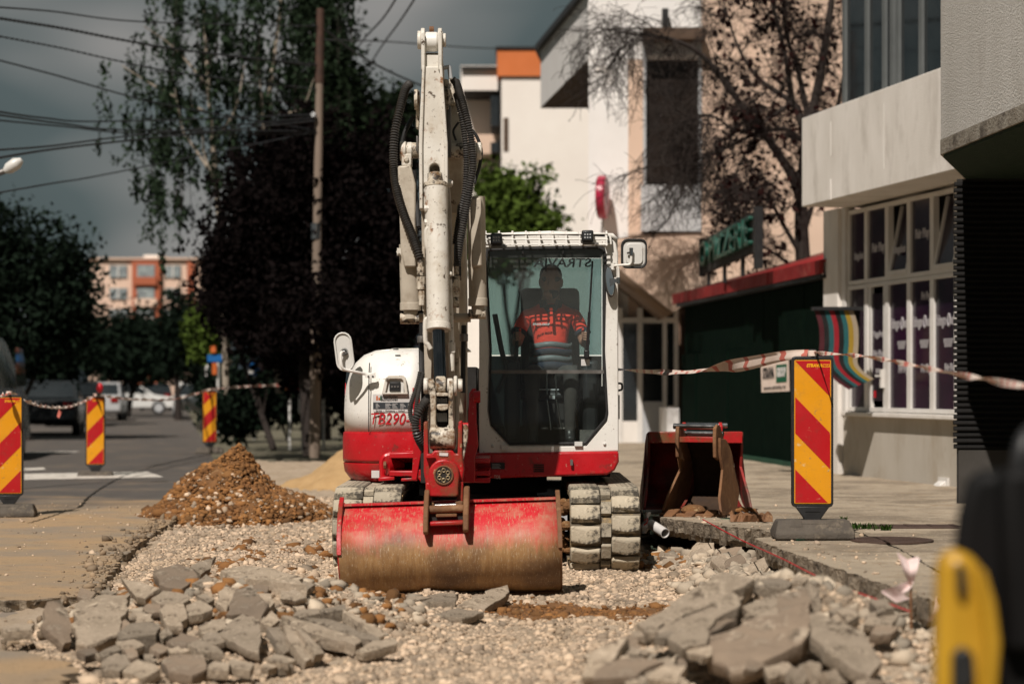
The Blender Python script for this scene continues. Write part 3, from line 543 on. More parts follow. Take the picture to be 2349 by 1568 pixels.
for i in range(44):
    u = q.uniform(1420, 2030); v = q.uniform(1430 if u < 1600 else 1390, 1566)
    if 1620 < u < 1880 and v < 1520: continue
    w, h = q.uniform(16, 40), q.uniform(8, 20); n = q.randint(4, 5); a0 = q.uniform(0, 6.28)
    slabc([(u + w * math.cos(a0 + 6.283 * j / n + q.uniform(-.3, .3)), v + h * math.sin(a0 + 6.283 * j / n + q.uniform(-.3, .3))) for j in range(n)], yr, q.uniform(.03, .05), q.uniform(.3, .9), q.uniform(-.001, .001), i % 4 == 0, GRL, RH, off=.0)
GP = 'broken pieces along the undercut pavement edge'
for i in range(30):
    y = q.uniform(9.4, 15.5); x = float(edge_x(y, PE[:14])) - q.uniform(.05, .42); c = Vector((x, y, float(gz(x, y)) + .04)); w = q.uniform(.05, .12); n = q.randint(4, 5); a0 = q.uniform(0, 6.28); t1, t2 = q.uniform(-.6, .6), q.uniform(-.1, .9)
    P = []
    for j in range(n):
        a = a0 + 6.283 * j / n + q.uniform(-.3, .3); dx, dy = w * math.cos(a), w * .8 * math.sin(a); P.append(c + Vector((dx, dy, dx * t1 + dy * t2)))
    tag(plate3(P, q.uniform(.03, .06), i, M['chunkb'] if i % 3 == 0 else M['chunk']), ('brownish' if i % 3 == 0 else 'grey') + (' larger' if w > .085 else ' small') + ' broken piece lying below the pavement edge ' + ('nearest the ribbon stake' if y < 10.5 else 'between the ribbon stake and the sign' if y < 12.2 else 'beside the hazard sign' if y < 13.8 else 'near the white pipe'), 'rubble', GP, 'thing')
# ---------------------------------------------------------------- shop building on the right (street frame: t along the front toward us, o into the house)
D = Vector((.217, -.976, 0)); N = Vector((.976, .217, 0)); C0 = Vector((3.93, 27.0, 0))
def fp(t, o, z): return C0 + D * t + N * o + Vector((0, 0, z))
def fbox(b, t0, t1, o0, o1, z0, z1, mi=0):
    v = [fp(t, o, z) for t in (t0, t1) for o in (o0, o1) for z in (z0, z1)]
    return b.add(v, [(0, 1, 3, 2), (4, 6, 7, 5), (0, 4, 5, 1), (2, 3, 7, 6), (0, 2, 6, 4), (1, 5, 7, 3)], mi)
FR = tuple(zip(tuple(D), (0, 0, 1), tuple(-N)))           # columns: right along D, up, out
M['plaster'] = mat('pale_grey_plaster', (.74, .70, .65), (.64, .60, .545), 2.5, .9, dirt=[((.46, .42, .37), 2.2, .54, .80, 1), ((.30, .26, .21), 5, .66, .78, 1)], bump=.25, bsc=50, stretch=(1, 1, .35))
M['rough'] = mat('roughcast_render', (.74, .71, .665), (.66, .63, .58), 2, .95, dirt=[((.50, .46, .41), 1.6, .54, .82, 1)], bump=1.0, bsc=55, stretch=(1, 1, .3))
M['lowwall'] = mat('stained_low_wall', (.47, .43, .37), (.40, .36, .30), 1.6, .92, dirt=[((.34, .28, .21), 2.4, .50, .76, 1), ((.24, .19, .14), 6, .63, .75, 1)], bump=.2, stretch=(1, 1, .4))
M['upvc'] = mat('white_window_profile', (.68, .66, .63), (.60, .57, .53), 3, .4)
M['film'] = mat('purple_window_film', (.026, .004, .023), (.006, .005, .011), .9, .22, stretch=(1, 1, .8), spec=.6, rv=.05)
M['filmd'] = mat('dark_window_film', (.014, .010, .016), (.026, .009, .022), 1.1, .22, spec=.6, rv=.05)
M['film_text'] = mat('silver_lettering', (.38, .36, .37), (.30, .28, .30), 9, .5)
shop = thing('shop_building', 'pale grey shop building with purple filmed windows under a deep concrete fascia', 'building', fp(1.5, 1, 0))
b = MB(); fbox(b, 0, 7.5, .0, 2.2, 3.73, 4.93); b.build('fascia', M['plaster'], shop, bevel=.01)
b = MB(); fbox(b, 1.05, 1.065, -.012, .0, 3.73, 4.0); fbox(b, 1.05, 1.058, -.006, .0, 4.3, 4.75); fbox(b, 2.78, 2.786, -.004, 0, 3.95, 4.75); b.build('drip_pipe', M['upvc'], shop)
b = MB(); fbox(b, -.05, 7.5, .62, 3, -.3, .90); b.build('low_wall', M['lowwall'], shop)
b = MB(); fbox(b, .1, 7.5, .52, .70, .90, .955); b.build('window_sill', M['plaster'], shop, bevel=.008)
b = MB(); fbox(b, -.62, -.08, .55, .95, -.3, 3.73); b.build('pillar', M['plaster'], shop, bevel=.01)
b = MB(); fbox(b, -.08, .06, .60, .74, .92, 3.73); b.build('corner_post', M['upvc'], shop)
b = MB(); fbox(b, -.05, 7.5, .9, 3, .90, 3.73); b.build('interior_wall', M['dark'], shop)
b = MB(); fbox(b, 0.0, 7.5, .64, 3, 4.93, 8.2); b.build('upper_wall', M['winglass'], shop)
for t in (.0, .78, 1.36, 1.62, 1.8, 2.5, 3.2): b = MB(); fbox(b, t - .045, t + .045, .60, .66, 4.93, 8.2); b.build('mullion', M['upvc'] if 0 else mat('grey_window_profile', (.12, .13, .13), None, 3, .5) if t == 0 else bpy.data.materials['grey_window_profile'], shop)
BAY = [.06, .68, 1.37, 2.06, 2.75, 3.44, 4.13]
for i in range(6):
    t0, t1 = BAY[i], BAY[i + 1]
    for lower in (1, 0):
        z0, z1 = (.965, 2.665) if lower else (2.67, 3.68)
        if lower and i == 0: z1 = 2.66
        fw = .055
        f = MB(); fbox(f, t0, t0 + fw, .64, .72, z0, z1); fbox(f, t1 - fw, t1, .64, .72, z0, z1); fbox(f, t0 + fw, t1 - fw, .642, .718, z0, z0 + fw); fbox(f, t0 + fw, t1 - fw, .642, .718, z1 - fw, z1)
        door = lower and i == 1
        wn_ = f.build('door' if door else 'window', M['upvc'], shop, bevel=.004)
        tilted = not lower and i in (2, 4)
        p = MB()
        m_ = M['filmd'] if (i in (0, 1) or (not lower and i != 2)) else M['film']
        a = .09 if door else 0
        if tilted:                                          # hopper sash tilted inwards
            z_0, z_1 = z0 + fw, z1 - fw; T0, T1 = t0 + fw, t1 - fw
            p.add([fp(T0, .66, z_0), fp(T1, .66, z_0), fp(T1, .84, z_1), fp(T0, .84, z_1)], [(0, 1, 2, 3)]); p.build('pane', m_, wn_)
            s_ = MB(); s_.bar(fp(T0 + .02, .655, z_0), fp(T0 + .02, .835, z_1), .05, .05); s_.bar(fp(T1 - .02, .655, z_0), fp(T1 - .02, .835, z_1), .05, .05); s_.bar(fp(T0, .655, z_0 + .03), fp(T1, .655, z_0 + .03), .05, .06); s_.build('sash', M['upvc'], wn_)
        else: fbox(p, t0 + fw + a, t1 - fw - a, .675, .69, z0 + fw + a, z1 - fw - a); p.build('pane', m_, wn_)
        if door:
            q = MB(); fbox(q, t0 + fw, t0 + fw + a, .655, .70, z0 + fw, z1 - fw); fbox(q, t1 - fw - a, t1 - fw, .655, .70, z0 + fw, z1 - fw); q.build('sash', M['upvc'], wn_)
            q = MB(); fbox(q, t1 - .13, t1 - .08, .60, .655, 1.28, 1.52); fbox(q, t1 - .25, t1 - .08, .585, .605, 1.42, 1.45); q.build('door_handle', M['upvc'], wn_)
            q = MB(); fbox(q, t0 + .2, t0 + .26, .668, .675, 1.15, 1.24); q.build('warning_label', M['printr'], wn_)
        tm = (t0 + t1) / 2; wd = (t1 - t0) - .16 - 2 * a
        L = lambda s, z, sz, w, dt=0: lettering('lettering', s, sz, M['film_text'], wn_, fp(tm + dt, .672, z), FR, bold=.010, width=w)
        if lower and i >= 2:
            L('bingo', 2.10, .17, wd * .50, -wd * .24); L('bet', 2.10, .17, wd * .30, wd * .32); L('Fair Play', 1.52, .13, wd * .55, wd * .2)
            g = MB(); g.tube([fp(tm + .09 + .035 * math.cos(k * math.pi / 8), .670, 2.10 + .075 * math.sin(k * math.pi / 8)) for k in range(17)], .012, 5); g.build('ring_emblem', M['film_text'], wn_)
            for zz, sg in ((1.85, .5), (1.80, .4)):
                L('INTRARE STRICT', zz, .05, wd * sg, wd * .12)
            if i == 3: L('Fair Play', 2.42, .12, wd * .5, wd * .2)
        if door: L('bingobet', 1.98, .1, wd); L('Fair Play', 1.72, .12, wd); L('18+', 1.5, .06, wd * .5)
        if not lower and i in (1, 3): L('Fair Play', 3.12 if i == 1 else 3.2, .15, wd * .8)
        if not lower and i in (0, 2): L('bingobet', 3.05, .12, wd * .7)
# white hooded wall vent
vt = MB(); p0 = at(2157, 1112, 23.9); cx = p0
prof = [(0, .13), (.05, .125), (.10, .09), (.125, .03), (.125, -.06), (0, -.06)]
vt.add([fp((27 - 23.9) / .976 + a, .62 - q[0], .03 + q[1]) for a in (-.09, .09) for q in prof], [tuple(range(6)), tuple(range(11, 5, -1))] + [(i, (i + 1) % 6, 6 + (i + 1) % 6, 6 + i) for i in range(6)])
vb = MB(); fbox(vb, (27 - 23.9) / .976 - .13, (27 - 23.9) / .976 + .13, .59, .618, -.08, .20)
vr = thing('wall_vent', 'white hooded vent low on the grey shop wall', 'vent', fp(3.18, .6, 0)); vt.build('hood', M['upvc'], vr, bevel=.01); vb.build('back_plate', M['upvc'], vr)
# striped wavy panel beside the door
STC = [('stripe_maroon', (.10, .012, .02)), ('stripe_black', (.012, .012, .012)), ('stripe_teal', (.02, .13, .14)), ('stripe_red', (.42, .012, .025)), ('stripe_black_2', (.012, .012, .012)), ('stripe_teal_2', (.02, .15, .16)), ('stripe_yellow', (.50, .32, .03)), ('stripe_cream', (.52, .42, .30))]
sp = thing('striped_panel', 'wavy panel of teal, red and yellow stripes left of the shop door', 'panel', at(1915, 900, 25.6))
curve = smooth_path([(0, 708, 0), (11, 745, 0), (13, 785, 0), (12, 815, 0), (24, 845, 0), (50, 872, 0), (80, 893, 0)], 4)
for k, (nm, c) in enumerate(STC):
    m_ = mat(nm + '_paint', tuple(x * .6 for x in c), None, 3, .5); b = MB(); rows = []
    for j, q in enumerate(curve):
        w0, w1 = k * 11.2, (k + 1) * 11.2; sh = .35 * max(0, (q.y - 815) / 78)
        rows.append([at(1867 + q.x + w0 * (1 - sh) , q.y - sh * w0 * .8, 25.6), at(1867 + q.x + w1 * (1 - sh), q.y - sh * w1 * .8, 25.6), at(1867 + q.x + w1 * (1 - sh), q.y - sh * w1 * .8, 25.66), at(1867 + q.x + w0 * (1 - sh), q.y - sh * w0 * .8, 25.66)])
    b.grid(rows, True); b.build('stripe', m_, sp, smooth=False)
b = MB(); b.box(ux(1864, 25.6), ux(1980, 25.6), 25.55, 25.72, vz(711, 25.6), vz(703, 25.6)); b.build('top_rail', M['black'], sp)
b = MB(); b.box(ux(1925, 25.75), ux(1972, 25.75), 25.72, 25.8, vz(880, 25.7), vz(711, 25.7)); b.build('back_board', M['dark'], sp)

# ---------------------------------------------------------------- heavy rough-cast upper storey at the upper right, black slatted wall below it
up = thing('overhanging_building', 'roughcast overhanging upper storey with dark green soffit at the upper right', 'building', (4.2, 15, 0))
A1, A2, A3 = Vector((3.66, 17, 0)), Vector((4.10, 10.5, 0)), Vector((6.8, 26.4, 0))
b = MB(); b.extr([(A1.x, A1.y), (A2.x, A2.y), (9, 10.5), (9, 26.4), (A3.x, A3.y)], 'z', 3.40, 8.5); b.build('upper_wall', M['rough'], up)
M['oldedge'] = mat('crumbled_plaster_edge', (.40, .36, .30), (.26, .22, .17), 6, .95, dirt=[((.12, .10, .08), 5, .5, .65)], bump=1, bsc=40)
b = MB(); b.extr([(A1.x - .004, A1.y), (A2.x - .004, A2.y), (9, 10.5), (9, 26.4), (A3.x, A3.y)], 'z', 3.275, 3.40); b.build('plaster_edge', M['oldedge'], up)
M['soffit'] = mat('green_turf_soffit', (.012, .032, .012), (.008, .020, .009), 8, 1, dirt=[((.03, .04, .018), 10, .6, .8)], bump=.8, bsc=60)
b = MB(); b.extr([(A1.x + .02, A1.y - .02), (A2.x + .02, A2.y + .05), (8.9, 10.6), (8.9, 26.2), (A3.x, A3.y - .1)], 'z', 3.25, 3.275); b.build('soffit', M['soffit'], up)
b = MB(); b.extr([(4.19, 18.76), (8.5, 18.76), (8.5, 25), (6.6, 25)], 'z', -.3, 3.25); b.build('core_wall', M['dark'], up)
M['slat'] = mat('black_slat', (.007, .0065, .006), (.010, .009, .0085), 4, .7, spec=.15)
z = 3.22; first = None
while z > .70:
    if first is None:
        b = MB(); b.extr([(18.735, 0), (18.76, .0), (18.76, -.042), (18.715, -.042), (18.712, -.03)], 'x', 4.165, 8.5); first = b.build('slat', M['slat'], up, smooth=False, origin=None); z0_ = z; first.location.z += 0; first.location = Vector((0, 0, 0)); base = first
        me = first.data
        for vtx in me.vertices: vtx.co.z += z
    else:
        o = base.copy(); COL.objects.link(o); o.parent = up; o.location = (rnd.uniform(-.012, .006), rnd.uniform(-.004, .004), z - z0_); W[o.name] = wl(up)
    z -= .056
b = MB(); b.box(4.20, 8.5, 18.72, 18.76, -.3, .70); b.build('plinth', mat('dark_plinth', (.055, .05, .045), (.04, .036, .03), 3, .9), up)

# ---------------------------------------------------------------- green turf kiosk with red roof
M['turf'] = mat('dark_green_turf_cladding', (.0022, .0075, .005), (.004, .011, .007), 4, 1, dirt=[((.006, .020, .009), 3, .60, .8)], bump=.6, bsc=50, spec=.03)
M['redroof'] = mat('faded_red_sheet', (.27, .018, .018), (.18, .014, .015), 1.5, .55, dirt=[((.36, .11, .085), 2.5, .56, .8)])
ks = thing('kiosk', 'low kiosk clad in dark green turf with a faded red roof edge', 'building', (4, 33, 0))
ka, kb = Vector((3.05, 37.9)), Vector((4.26, 27.6)); kd = (kb - ka).normalized(); kn = Vector((-kd.y, kd.x)); kn = kn if kn.x > 0 else -kn
def kp(t, o): q = ka + kd * t + kn * o; return (q.x, q.y)
KL = (kb - ka).length
b = MB(); b.extr([kp(.1, .22), kp(KL - .1, .22), kp(KL - .1, 5), kp(.1, 5)], 'z', -.2, 2.83); b.build('wall', M['turf'], ks)
for k in range(8):
    t0, t1 = .12 + (KL - .3) * k / 8 + .01, .12 + (KL - .3) * (k + 1) / 8 - .01; b = MB(); o = .175 + rnd.uniform(-.02, .02); b.extr([kp(t0, o), kp(t1, o), kp(t1, .218), kp(t0, .218)], 'z', .17, 1.9 if k < 4 else 2.78); b.build('turf_panel', M['turf'], ks, smooth=False)
for k in range(7):
    t0, t1 = KL * k / 7 + .008, KL * (k + 1) / 7 - .008
    b = MB(); b.extr([kp(t0, 0 + .012 * (k % 2)), kp(t1, 0 + .012 * (k % 2)), kp(t1, .06), kp(t0, .06)], 'z', 2.86, 3.05); b.build('roof_edge_panel', M['redroof'], ks, smooth=False)
b = MB(); r0 = [Vector((*kp(t, .06), 2.84 + .2)) for t in (0, KL)]; r1 = [Vector((*kp(t, 4.5), 4.3)) for t in (KL, 0)]
b.add([r0[0], r0[1], r1[0], r1[1]], [(0, 1, 2, 3)]); b.build('roof', M['redroof'], ks, solid=.03)
b = MB(); b.extr([kp(.3, .02), kp(KL, .02), kp(KL, .2), kp(.3, .2)], 'z', 2.80, 2.855); b.build('gutter', M['black'], ks)
kw = MB(); kw.ring([(1556, 712), (1602, 712), (1602, 790), (1556, 790)], [(1562, 718), (1597, 718), (1597, 790), (1562, 790)], 37.95, 38.0); kw.build('window_frame', mat('brown_frame', (.12, .07, .045), None, 3, .6), ks)
b = MB(); b.extr([kp(.15, .12), kp(KL - .2, .12), kp(KL - .2, .22), kp(.15, .22)], 'z', -.1, .17); b.build('turf_skirting', mat('green_turf_strip', (.01, .06, .03), (.008, .04, .02), 5, 1), ks)
# green letter sign on the kiosk roof
sgA, sgB = Vector((3.33, 36.0, 0)), Vector((3.56, 29.6, 0)); sd = (sgB - sgA).normalized(); sn = Vector((-.97, -.24, 0)) ; sn = Vector((sd.y, -sd.x, 0)); sn = sn if sn.x < 0 else -sn
sg = thing('roof_sign', 'dark sign with green letters standing on the red kiosk roof', 'sign', (sgA + sgB) / 2 + Vector((0, 0, 3.05)))
def sbox(b, t0, t1, o0, o1, z0, z1):
    v = [sgA + sd * t - sn * o + Vector((0, 0, z)) for t in (t0, t1) for o in (o0, o1) for z in (z0, z1)]
    return b.add(v, [(0, 1, 3, 2), (4, 6, 7, 5), (0, 4, 5, 1), (2, 3, 7, 6), (0, 2, 6, 4), (1, 5, 7, 3)])
sl_ = (sgB - sgA).length
b = MB(); sbox(b, 0, sl_, .1, .16, 3.32, 3.93); b.build('back_board', M['dark'], sg)
b = MB(); sbox(b, sl_ - .12, sl_ + .02, .05, .17, 3.05, 3.97); b.build('side_frame', M['black'], sg); b = MB(); sbox(b, -.02, .05, .05, .17, 3.28, 3.97); b.build('side_frame', M['black'], sg)
for t in (.6, 2.6, 4.6): b = MB(); sbox(b, t, t + .14, .11, .16, 3.03, 3.33); b.build('leg', M['black'], sg)
lettering('lettering', 'O PIZZERIE', .62, mat('sign_green', (.008, .075, .05), (.006, .045, .032), 5, .4), sg, sgA + sd * (sl_ * .47) + sn * -.08 + Vector((0, 0, 3.63)), tuple(zip(tuple(sd), (0, 0, 1), tuple(sn))), bold=.004, depth=.1, width=sl_ * .9)
# white site poster on the turf wall
ps = thing('site_poster', 'white printed poster hung on the green turf kiosk wall', 'poster', at(1777, 900, 27.2))
pp = [at(1745, 830, 27.4), at(1808, 823, 26.7), at(1810, 896, 26.7), at(1747, 899, 27.4)]
b = MB(); b.add(pp + [p + Vector((.012, .012, 0)) for p in pp], [(0, 1, 2, 3), (7, 6, 5, 4), (0, 4, 5, 1), (1, 5, 6, 2), (2, 6, 7, 3), (3, 7, 4, 0)]); b.build('sheet', M['tapew'], ps, smooth=False)
pr_ = (pp[1] - pp[0]).normalized(); pu = Vector((0, 0, 1)); po = pr_.cross(pu); PR = tuple(zip(tuple(pr_), tuple(pu), tuple(po)))
b = MB(); q0 = (pp[0] + pp[1] + pp[2] + pp[3]) / 4
def pq(a, c, o=.004): return q0 + pr_ * a + pu * c + po * o
LP = (pp[1] - pp[0]).length
b.add([pq(LP * .06, -.09), pq(LP * .44, -.09), pq(LP * .44, .15), pq(LP * .06, .15)], [(0, 1, 2, 3)]); b.build('print_block', M['printg'], ps)
lettering('lettering', 'STRAVIA', .2, M['print'], ps, pq(-LP * .22, .04, .005), PR, bold=.01, width=LP * .42)
lettering('lettering', 'GROUP', .16, M['printw'], ps, pq(LP * .25, .04, .007), PR, bold=.01, width=LP * .32)
lettering('lettering', 'www.stravia.ro', .08, M['print'], ps, pq(0, -.15, .005), PR, width=LP * .8)

# ---------------------------------------------------------------- peach and white house with the projecting upper storey
M['whitewall'] = mat('white_house_wall', (.78, .76, .74), (.71, .685, .66), .8, .9, dirt=[((.40, .33, .27), .7, .6, .8)], bump=.1)
M['peach'] = mat('peach_house_wall', (.66, .49, .38), (.58, .42, .32), .8, .9, dirt=[((.42, .26, .17), .9, .58, .8)], bump=.1)
M['brownsof'] = mat('brown_soffit', (.10, .065, .045), (.07, .045, .03), 2, .9)
M['greyp'] = mat('pale_grey_panel', (.42, .43, .44), (.36, .37, .38), 2, .7)
hs_ = thing('peach_house', 'tall white and peach house with a dark window strip behind the bare tree', 'building', at(1640, 1020, 44))
Yh = 42.6; xl = ux(1350, Yh); Af = Vector((ux(1240, 50), 50)); 
b = MB(); b.extr([(xl, Yh), (xl + .85, Yh), (xl + 1.5, 58), (xl * 58 / Yh + .2, 58)], 'z', -.3, 8.27); b.build('white_wall', M['whitewall'], hs_)
b = MB(); b.box(xl + .85, ux(1475, Yh), Yh, 58, -.3, 8.27); b.build('peach_strip', M['peach'], hs_)
b = MB(); b.box(ux(1610, Yh), 9.5, Yh, 58, -.3, 13); b.build('peach_wall', M['peach'], hs_)
b = MB(); b.extr([(xl, Yh), (Af.x, Af.y), (ux(1350, 50) + .02, 50), (ux(1610, Yh), 58), (ux(1610, Yh), Yh)], 'z', 8.29, 9.72); b.build('upper_wall', M['whitewall'], hs_)
b = MB(); b.extr([(xl, Yh), (Af.x, Af.y), (ux(1350, 50) + .02, 50), (ux(1475, Yh), 58), (ux(1475, Yh), Yh)], 'z', 8.272, 8.288); b.build('soffit', M['brownsof'], hs_)
b = MB(); b.extr([(xl - .1, Yh - .12), (Af.x - .14, Af.y), (Af.x + .6, 58), (ux(1610, Yh), 58), (ux(1610, Yh) - .01, Yh - .12)], 'z', 9.722, 9.86); b.build('roof', mat('dark_roof_edge', (.03, .032, .035), None, 3, .7), hs_)
b = MB(); b.box(ux(1475, Yh), ux(1610, Yh), Yh + .35, 58, -.3, 8.27); b.build('recess_wall', M['brownsof'], hs_)
b = MB(); b.box(ux(1478, Yh), ux(1607, Yh), Yh + .12, Yh + .3, vz(418, Yh), vz(126, Yh)); w_ = b.build('tall_window', mat('brown_black_glass', (.018, .012, .009), (.012, .009, .008), 2, .3), hs_)
for a, c in ((1475, 1482), (1602, 1610)): q = MB(); q.box(ux(a, Yh), ux(c, Yh), Yh - .03, Yh + .12, vz(425, Yh), vz(75, Yh)); q.build('frame_post', M['greyp'], w_)
b = MB(); b.box(ux(1475, Yh), ux(1610, Yh), Yh - .02, Yh + .3, vz(126, Yh), vz(75, Yh) + 0); b.build('lintel_panel', M['greyp'], hs_)
b = MB(); b.box(ux(1472, Yh), ux(1614, Yh), Yh - .5, Yh - .02, vz(98, Yh), vz(72, Yh)); b.build('canopy_beam', M['brownsof'], hs_)
b = MB(); b.box(ux(1470, Yh), ux(1608, Yh), Yh - .05, Yh + .34, vz(530, Yh), vz(424, Yh)); b.build('spandrel_panel', M['greyp'], hs_)
b = MB(); b.box(ux(1517, Yh), ux(1531, Yh), Yh - .3, Yh - .1, vz(72, Yh), vz(25, Yh)); b.build('chimney_pipe', M['black'], hs_)
b = MB(); b.extr([(-.1, 0), (-.1, 0)] and [(ux(1400, Yh - .2), vz(552, Yh)), (ux(1450, Yh), vz(540, Yh)), (ux(1612, Yh), vz(534, Yh)), (ux(1612, Yh), vz(545, Yh)), (ux(1450, Yh), vz(553, Yh)), (ux(1400, Yh), vz(562, Yh))], 'y', Yh - .12, Yh - .004); b.build('cable_trunking', M['brownsof'], hs_)
# entrance canopy with slanting underside
Yc = 38.6
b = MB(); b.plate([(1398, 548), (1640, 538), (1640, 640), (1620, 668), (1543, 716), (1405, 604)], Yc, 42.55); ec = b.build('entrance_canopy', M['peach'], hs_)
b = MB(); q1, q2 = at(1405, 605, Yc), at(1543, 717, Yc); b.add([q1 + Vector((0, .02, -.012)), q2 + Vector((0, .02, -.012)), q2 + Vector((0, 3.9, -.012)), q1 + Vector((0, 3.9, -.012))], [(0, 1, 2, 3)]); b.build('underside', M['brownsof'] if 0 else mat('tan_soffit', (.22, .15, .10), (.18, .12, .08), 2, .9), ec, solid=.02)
# glazed entrance below
en = thing('shop_entrance', 'white framed glazed entrance between the excavator cab and the kiosk', 'entrance', at(1485, 1025, 42.4))
Ye = 42.3
for (a, c) in ((1412, 1428), (1462, 1474), (1520, 1530), (1546, 1556)): q = MB(); q.box(ux(a, Ye), ux(c, Ye), Ye, Ye + .1, -.2, vz(705, Ye)); q.build('post', M['upvc'], en)
q = MB(); q.box(ux(1412, Ye), ux(1556, Ye), Ye + .01, Ye + .09, vz(740, Ye), vz(728, Ye)); q.build('transom', M['upvc'], en)
for a, c, v0 in ((1428, 1462, 965), (1474, 1520, 920), (1530, 1546, 930)): q = MB(); q.box(ux(a, Ye), ux(c, Ye), Ye + .04, Ye + .06, vz(v0, Ye), vz(740, Ye)); q.build('pane', M['winglass'], en)
for a, c, v0, m_ in ((1428, 1462, 965, 'plaster'), (1474, 1520, 920, 'greyp'), (1530, 1546, 930, 'plaster')): q = MB(); q.box(ux(a, Ye), ux(c, Ye), Ye + .02, Ye + .08, -.2, vz(v0, Ye)); q.build('base_panel', M[m_], en)
q = MB(); q.box(ux(1528, 40), ux(1556, 40), 39.8, 41.8, -.2, vz(935, 40)); q.build('side_wall', M['whitewall'], en)
q = MB(); q.box(ux(1380, Ye), ux(1412, Ye), Ye, Ye + .3, -.2, vz(620, Ye)); q.build('wall_pier', M['whitewall'], en)
# red oval sign sticking out from the white wall
ov = thing('oval_sign', 'thick red oval sign sticking out of the white house wall', 'sign', at(1382, 452, 42))
b = MB(); P = []
for k in range(20):
    a = 2 * math.pi * k / 20; P.append((42.0 + .52 * math.cos(a), vz(452, 42) + .46 * math.sin(a)))
b.extr(P, 'x', ux(1372, 42), ux(1392, 42)); b.rot(Matrix.Rotation(R(-10), 3, 'Z'), at(1382, 452, 42)); b.build('sign_body', mat('pink_red_sign', (.36, .015, .05), (.26, .012, .035), 2, .35), ov, bevel=.04)
b = MB(); b.cyl(at(1384, 500, 42.2), at(1380, 545, 42.4), .03); b.build('post', M['greyp'], ov)
# orange topped apartment house
M['cream2'] = mat('cream_render', (.80, .75, .69), (.74, .68, .62), .4, .9)
M['orange'] = mat('orange_render', (.60, .17, .05), (.50, .14, .04), .5, .9)
ap = thing('apartment_house', 'cream apartment house with an orange top storey behind the cab', 'building', at(1240, 900, 78))
Ya = 76
b = MB(); b.box(ux(1150, Ya), ux(1345, Ya) + 6, Ya, Ya + 16, -1, vz(175, Ya)); b.build('wall', M['cream2'], ap)
b = MB(); b.box(ux(1140, Ya - 1), ux(1345, Ya) + 6, Ya - .12, Ya + 16, vz(175, Ya), vz(113, Ya)); b.build('top_storey', M['orange'], ap)
b = MB(); b.box(ux(1136, Ya - 1.1), ux(1345, Ya) + 6, Ya - .2, Ya + 16, vz(113, Ya), vz(108, Ya)); b.build('roof', M['black'], ap)
b = MB(); b.box(ux(1060, Ya + 5), ux(1150, Ya + 3), Ya + 3, Ya + 14, -1, vz(150, Ya + 3)); b.build('side_wing', M['cream2'], ap)
b = MB(); b.box(ux(1062, Ya + 1), ux(1142, Ya + 1), Ya + 1, Ya + 4, vz(198, Ya), vz(150, Ya)); b.build('balcony', M['cream2'], ap)
b = MB(); b.box(ux(1058, Ya + .8), ux(1142, Ya + .8), Ya + .8, Ya + 4, vz(150, Ya), vz(144, Ya)); b.build('parapet_cap', M['black'], ap)
b = MB(); b.box(ux(1062, Ya + 1.1), ux(1142, Ya + 1.1), Ya + 1.1, Ya + 3, vz(203, Ya), vz(199, Ya)); b.build('balcony_soffit', M['dark'], ap)
for v0, v1 in ((215, 285), (322, 345), (400, 440)): b = MB(); b.box(ux(1125, Ya), ux(1144, Ya), Ya + .5, Ya + 2.98, vz(v1, Ya), vz(v0, Ya)); b.build('window', M['winglass'], ap)
b = MB(); b.box(ux(1155, Ya), ux(1166, Ya), Ya - .05, Ya + .1, vz(345, Ya), vz(270, Ya)); b.build('window', M['brownsof'], ap)
b = MB(); b.box(ux(1066, Ya + 1), ux(1140, Ya + 1), Ya + 1, Ya + 3.2, vz(345, Ya), vz(300, Ya)); b.build('balcony', M['peach'], ap)
# far peach apartment block on the left
fa = thing('far_apartment_block', 'peach four storey apartment block with red balconies far down the street', 'building', at(330, 890, 150))
Yf = 150; M['redren'] = mat('red_orange_render', (.42, .12, .06), (.34, .10, .05), .3, .9); M['farp'] = mat('far_peach_render', (.68, .50, .39), (.62, .44, .34), .3, .9)
M['curt'] = mat('curtained_window', (.30, .34, .34), (.14, .16, .17), 1.5, .3)
b = MB(); b.box(ux(202, Yf), ux(480, Yf), Yf, Yf + 12, -1, vz(595, Yf)); b.build('wall', M['farp'], fa)
b = MB(); b.box(ux(200, Yf), ux(482, Yf), Yf - .3, Yf + 12.3, vz(595, Yf), vz(591, Yf)); b.build('roof', M['farp'], fa)
b = MB(); b.box(ux(318, Yf), ux(362, Yf), Yf + 2, Yf + 5, vz(590, Yf), vz(580, Yf)); b.build('chimney', M['cream2'], fa)
b = MB(); b.box(ux(306, Yf), ux(370, Yf), Yf - .6, Yf - .01, -1, vz(600, Yf)); b.build('balcony_bay', M['redren'], fa)
for v0, v1 in ((608, 636), (660, 685), (708, 730)):
    for u0, u1 in ((252, 292), (380, 415)):
        b = MB(); b.box(ux(u0, Yf), ux(u1, Yf), Yf - .12, Yf + .2, vz(v1, Yf), vz(v0, Yf)); w_ = b.build('window', M['curt'], fa)
        q = MB(); q.box(ux((u0 + u1) / 2 - 1.5, Yf), ux((u0 + u1) / 2 + 1.5, Yf), Yf - .2, Yf - .12, vz(v1, Yf), vz(v0, Yf)); q.build('frame', M['upvc'], w_)
    b = MB(); b.box(ux(312, Yf), ux(364, Yf), Yf - .9, Yf - .6, vz(v1 + 18, Yf), vz(v1, Yf)); b.build('balcony', M['farp'] if v0 > 640 else M['redren'], fa)
    b = MB(); b.box(ux(318, Yf), ux(358, Yf), Yf - .68, Yf - .6, vz(v1, Yf), vz(v0, Yf)); b.build('window', M['curt'], fa)
    b = MB(); b.box(ux(430, Yf), ux(446, Yf), Yf - .2, Yf - .01, vz(v1 + 10, Yf), vz(v0 - 8, Yf)); b.build('red_pilaster', M['redren'], fa)
hl = MB(); rows = []
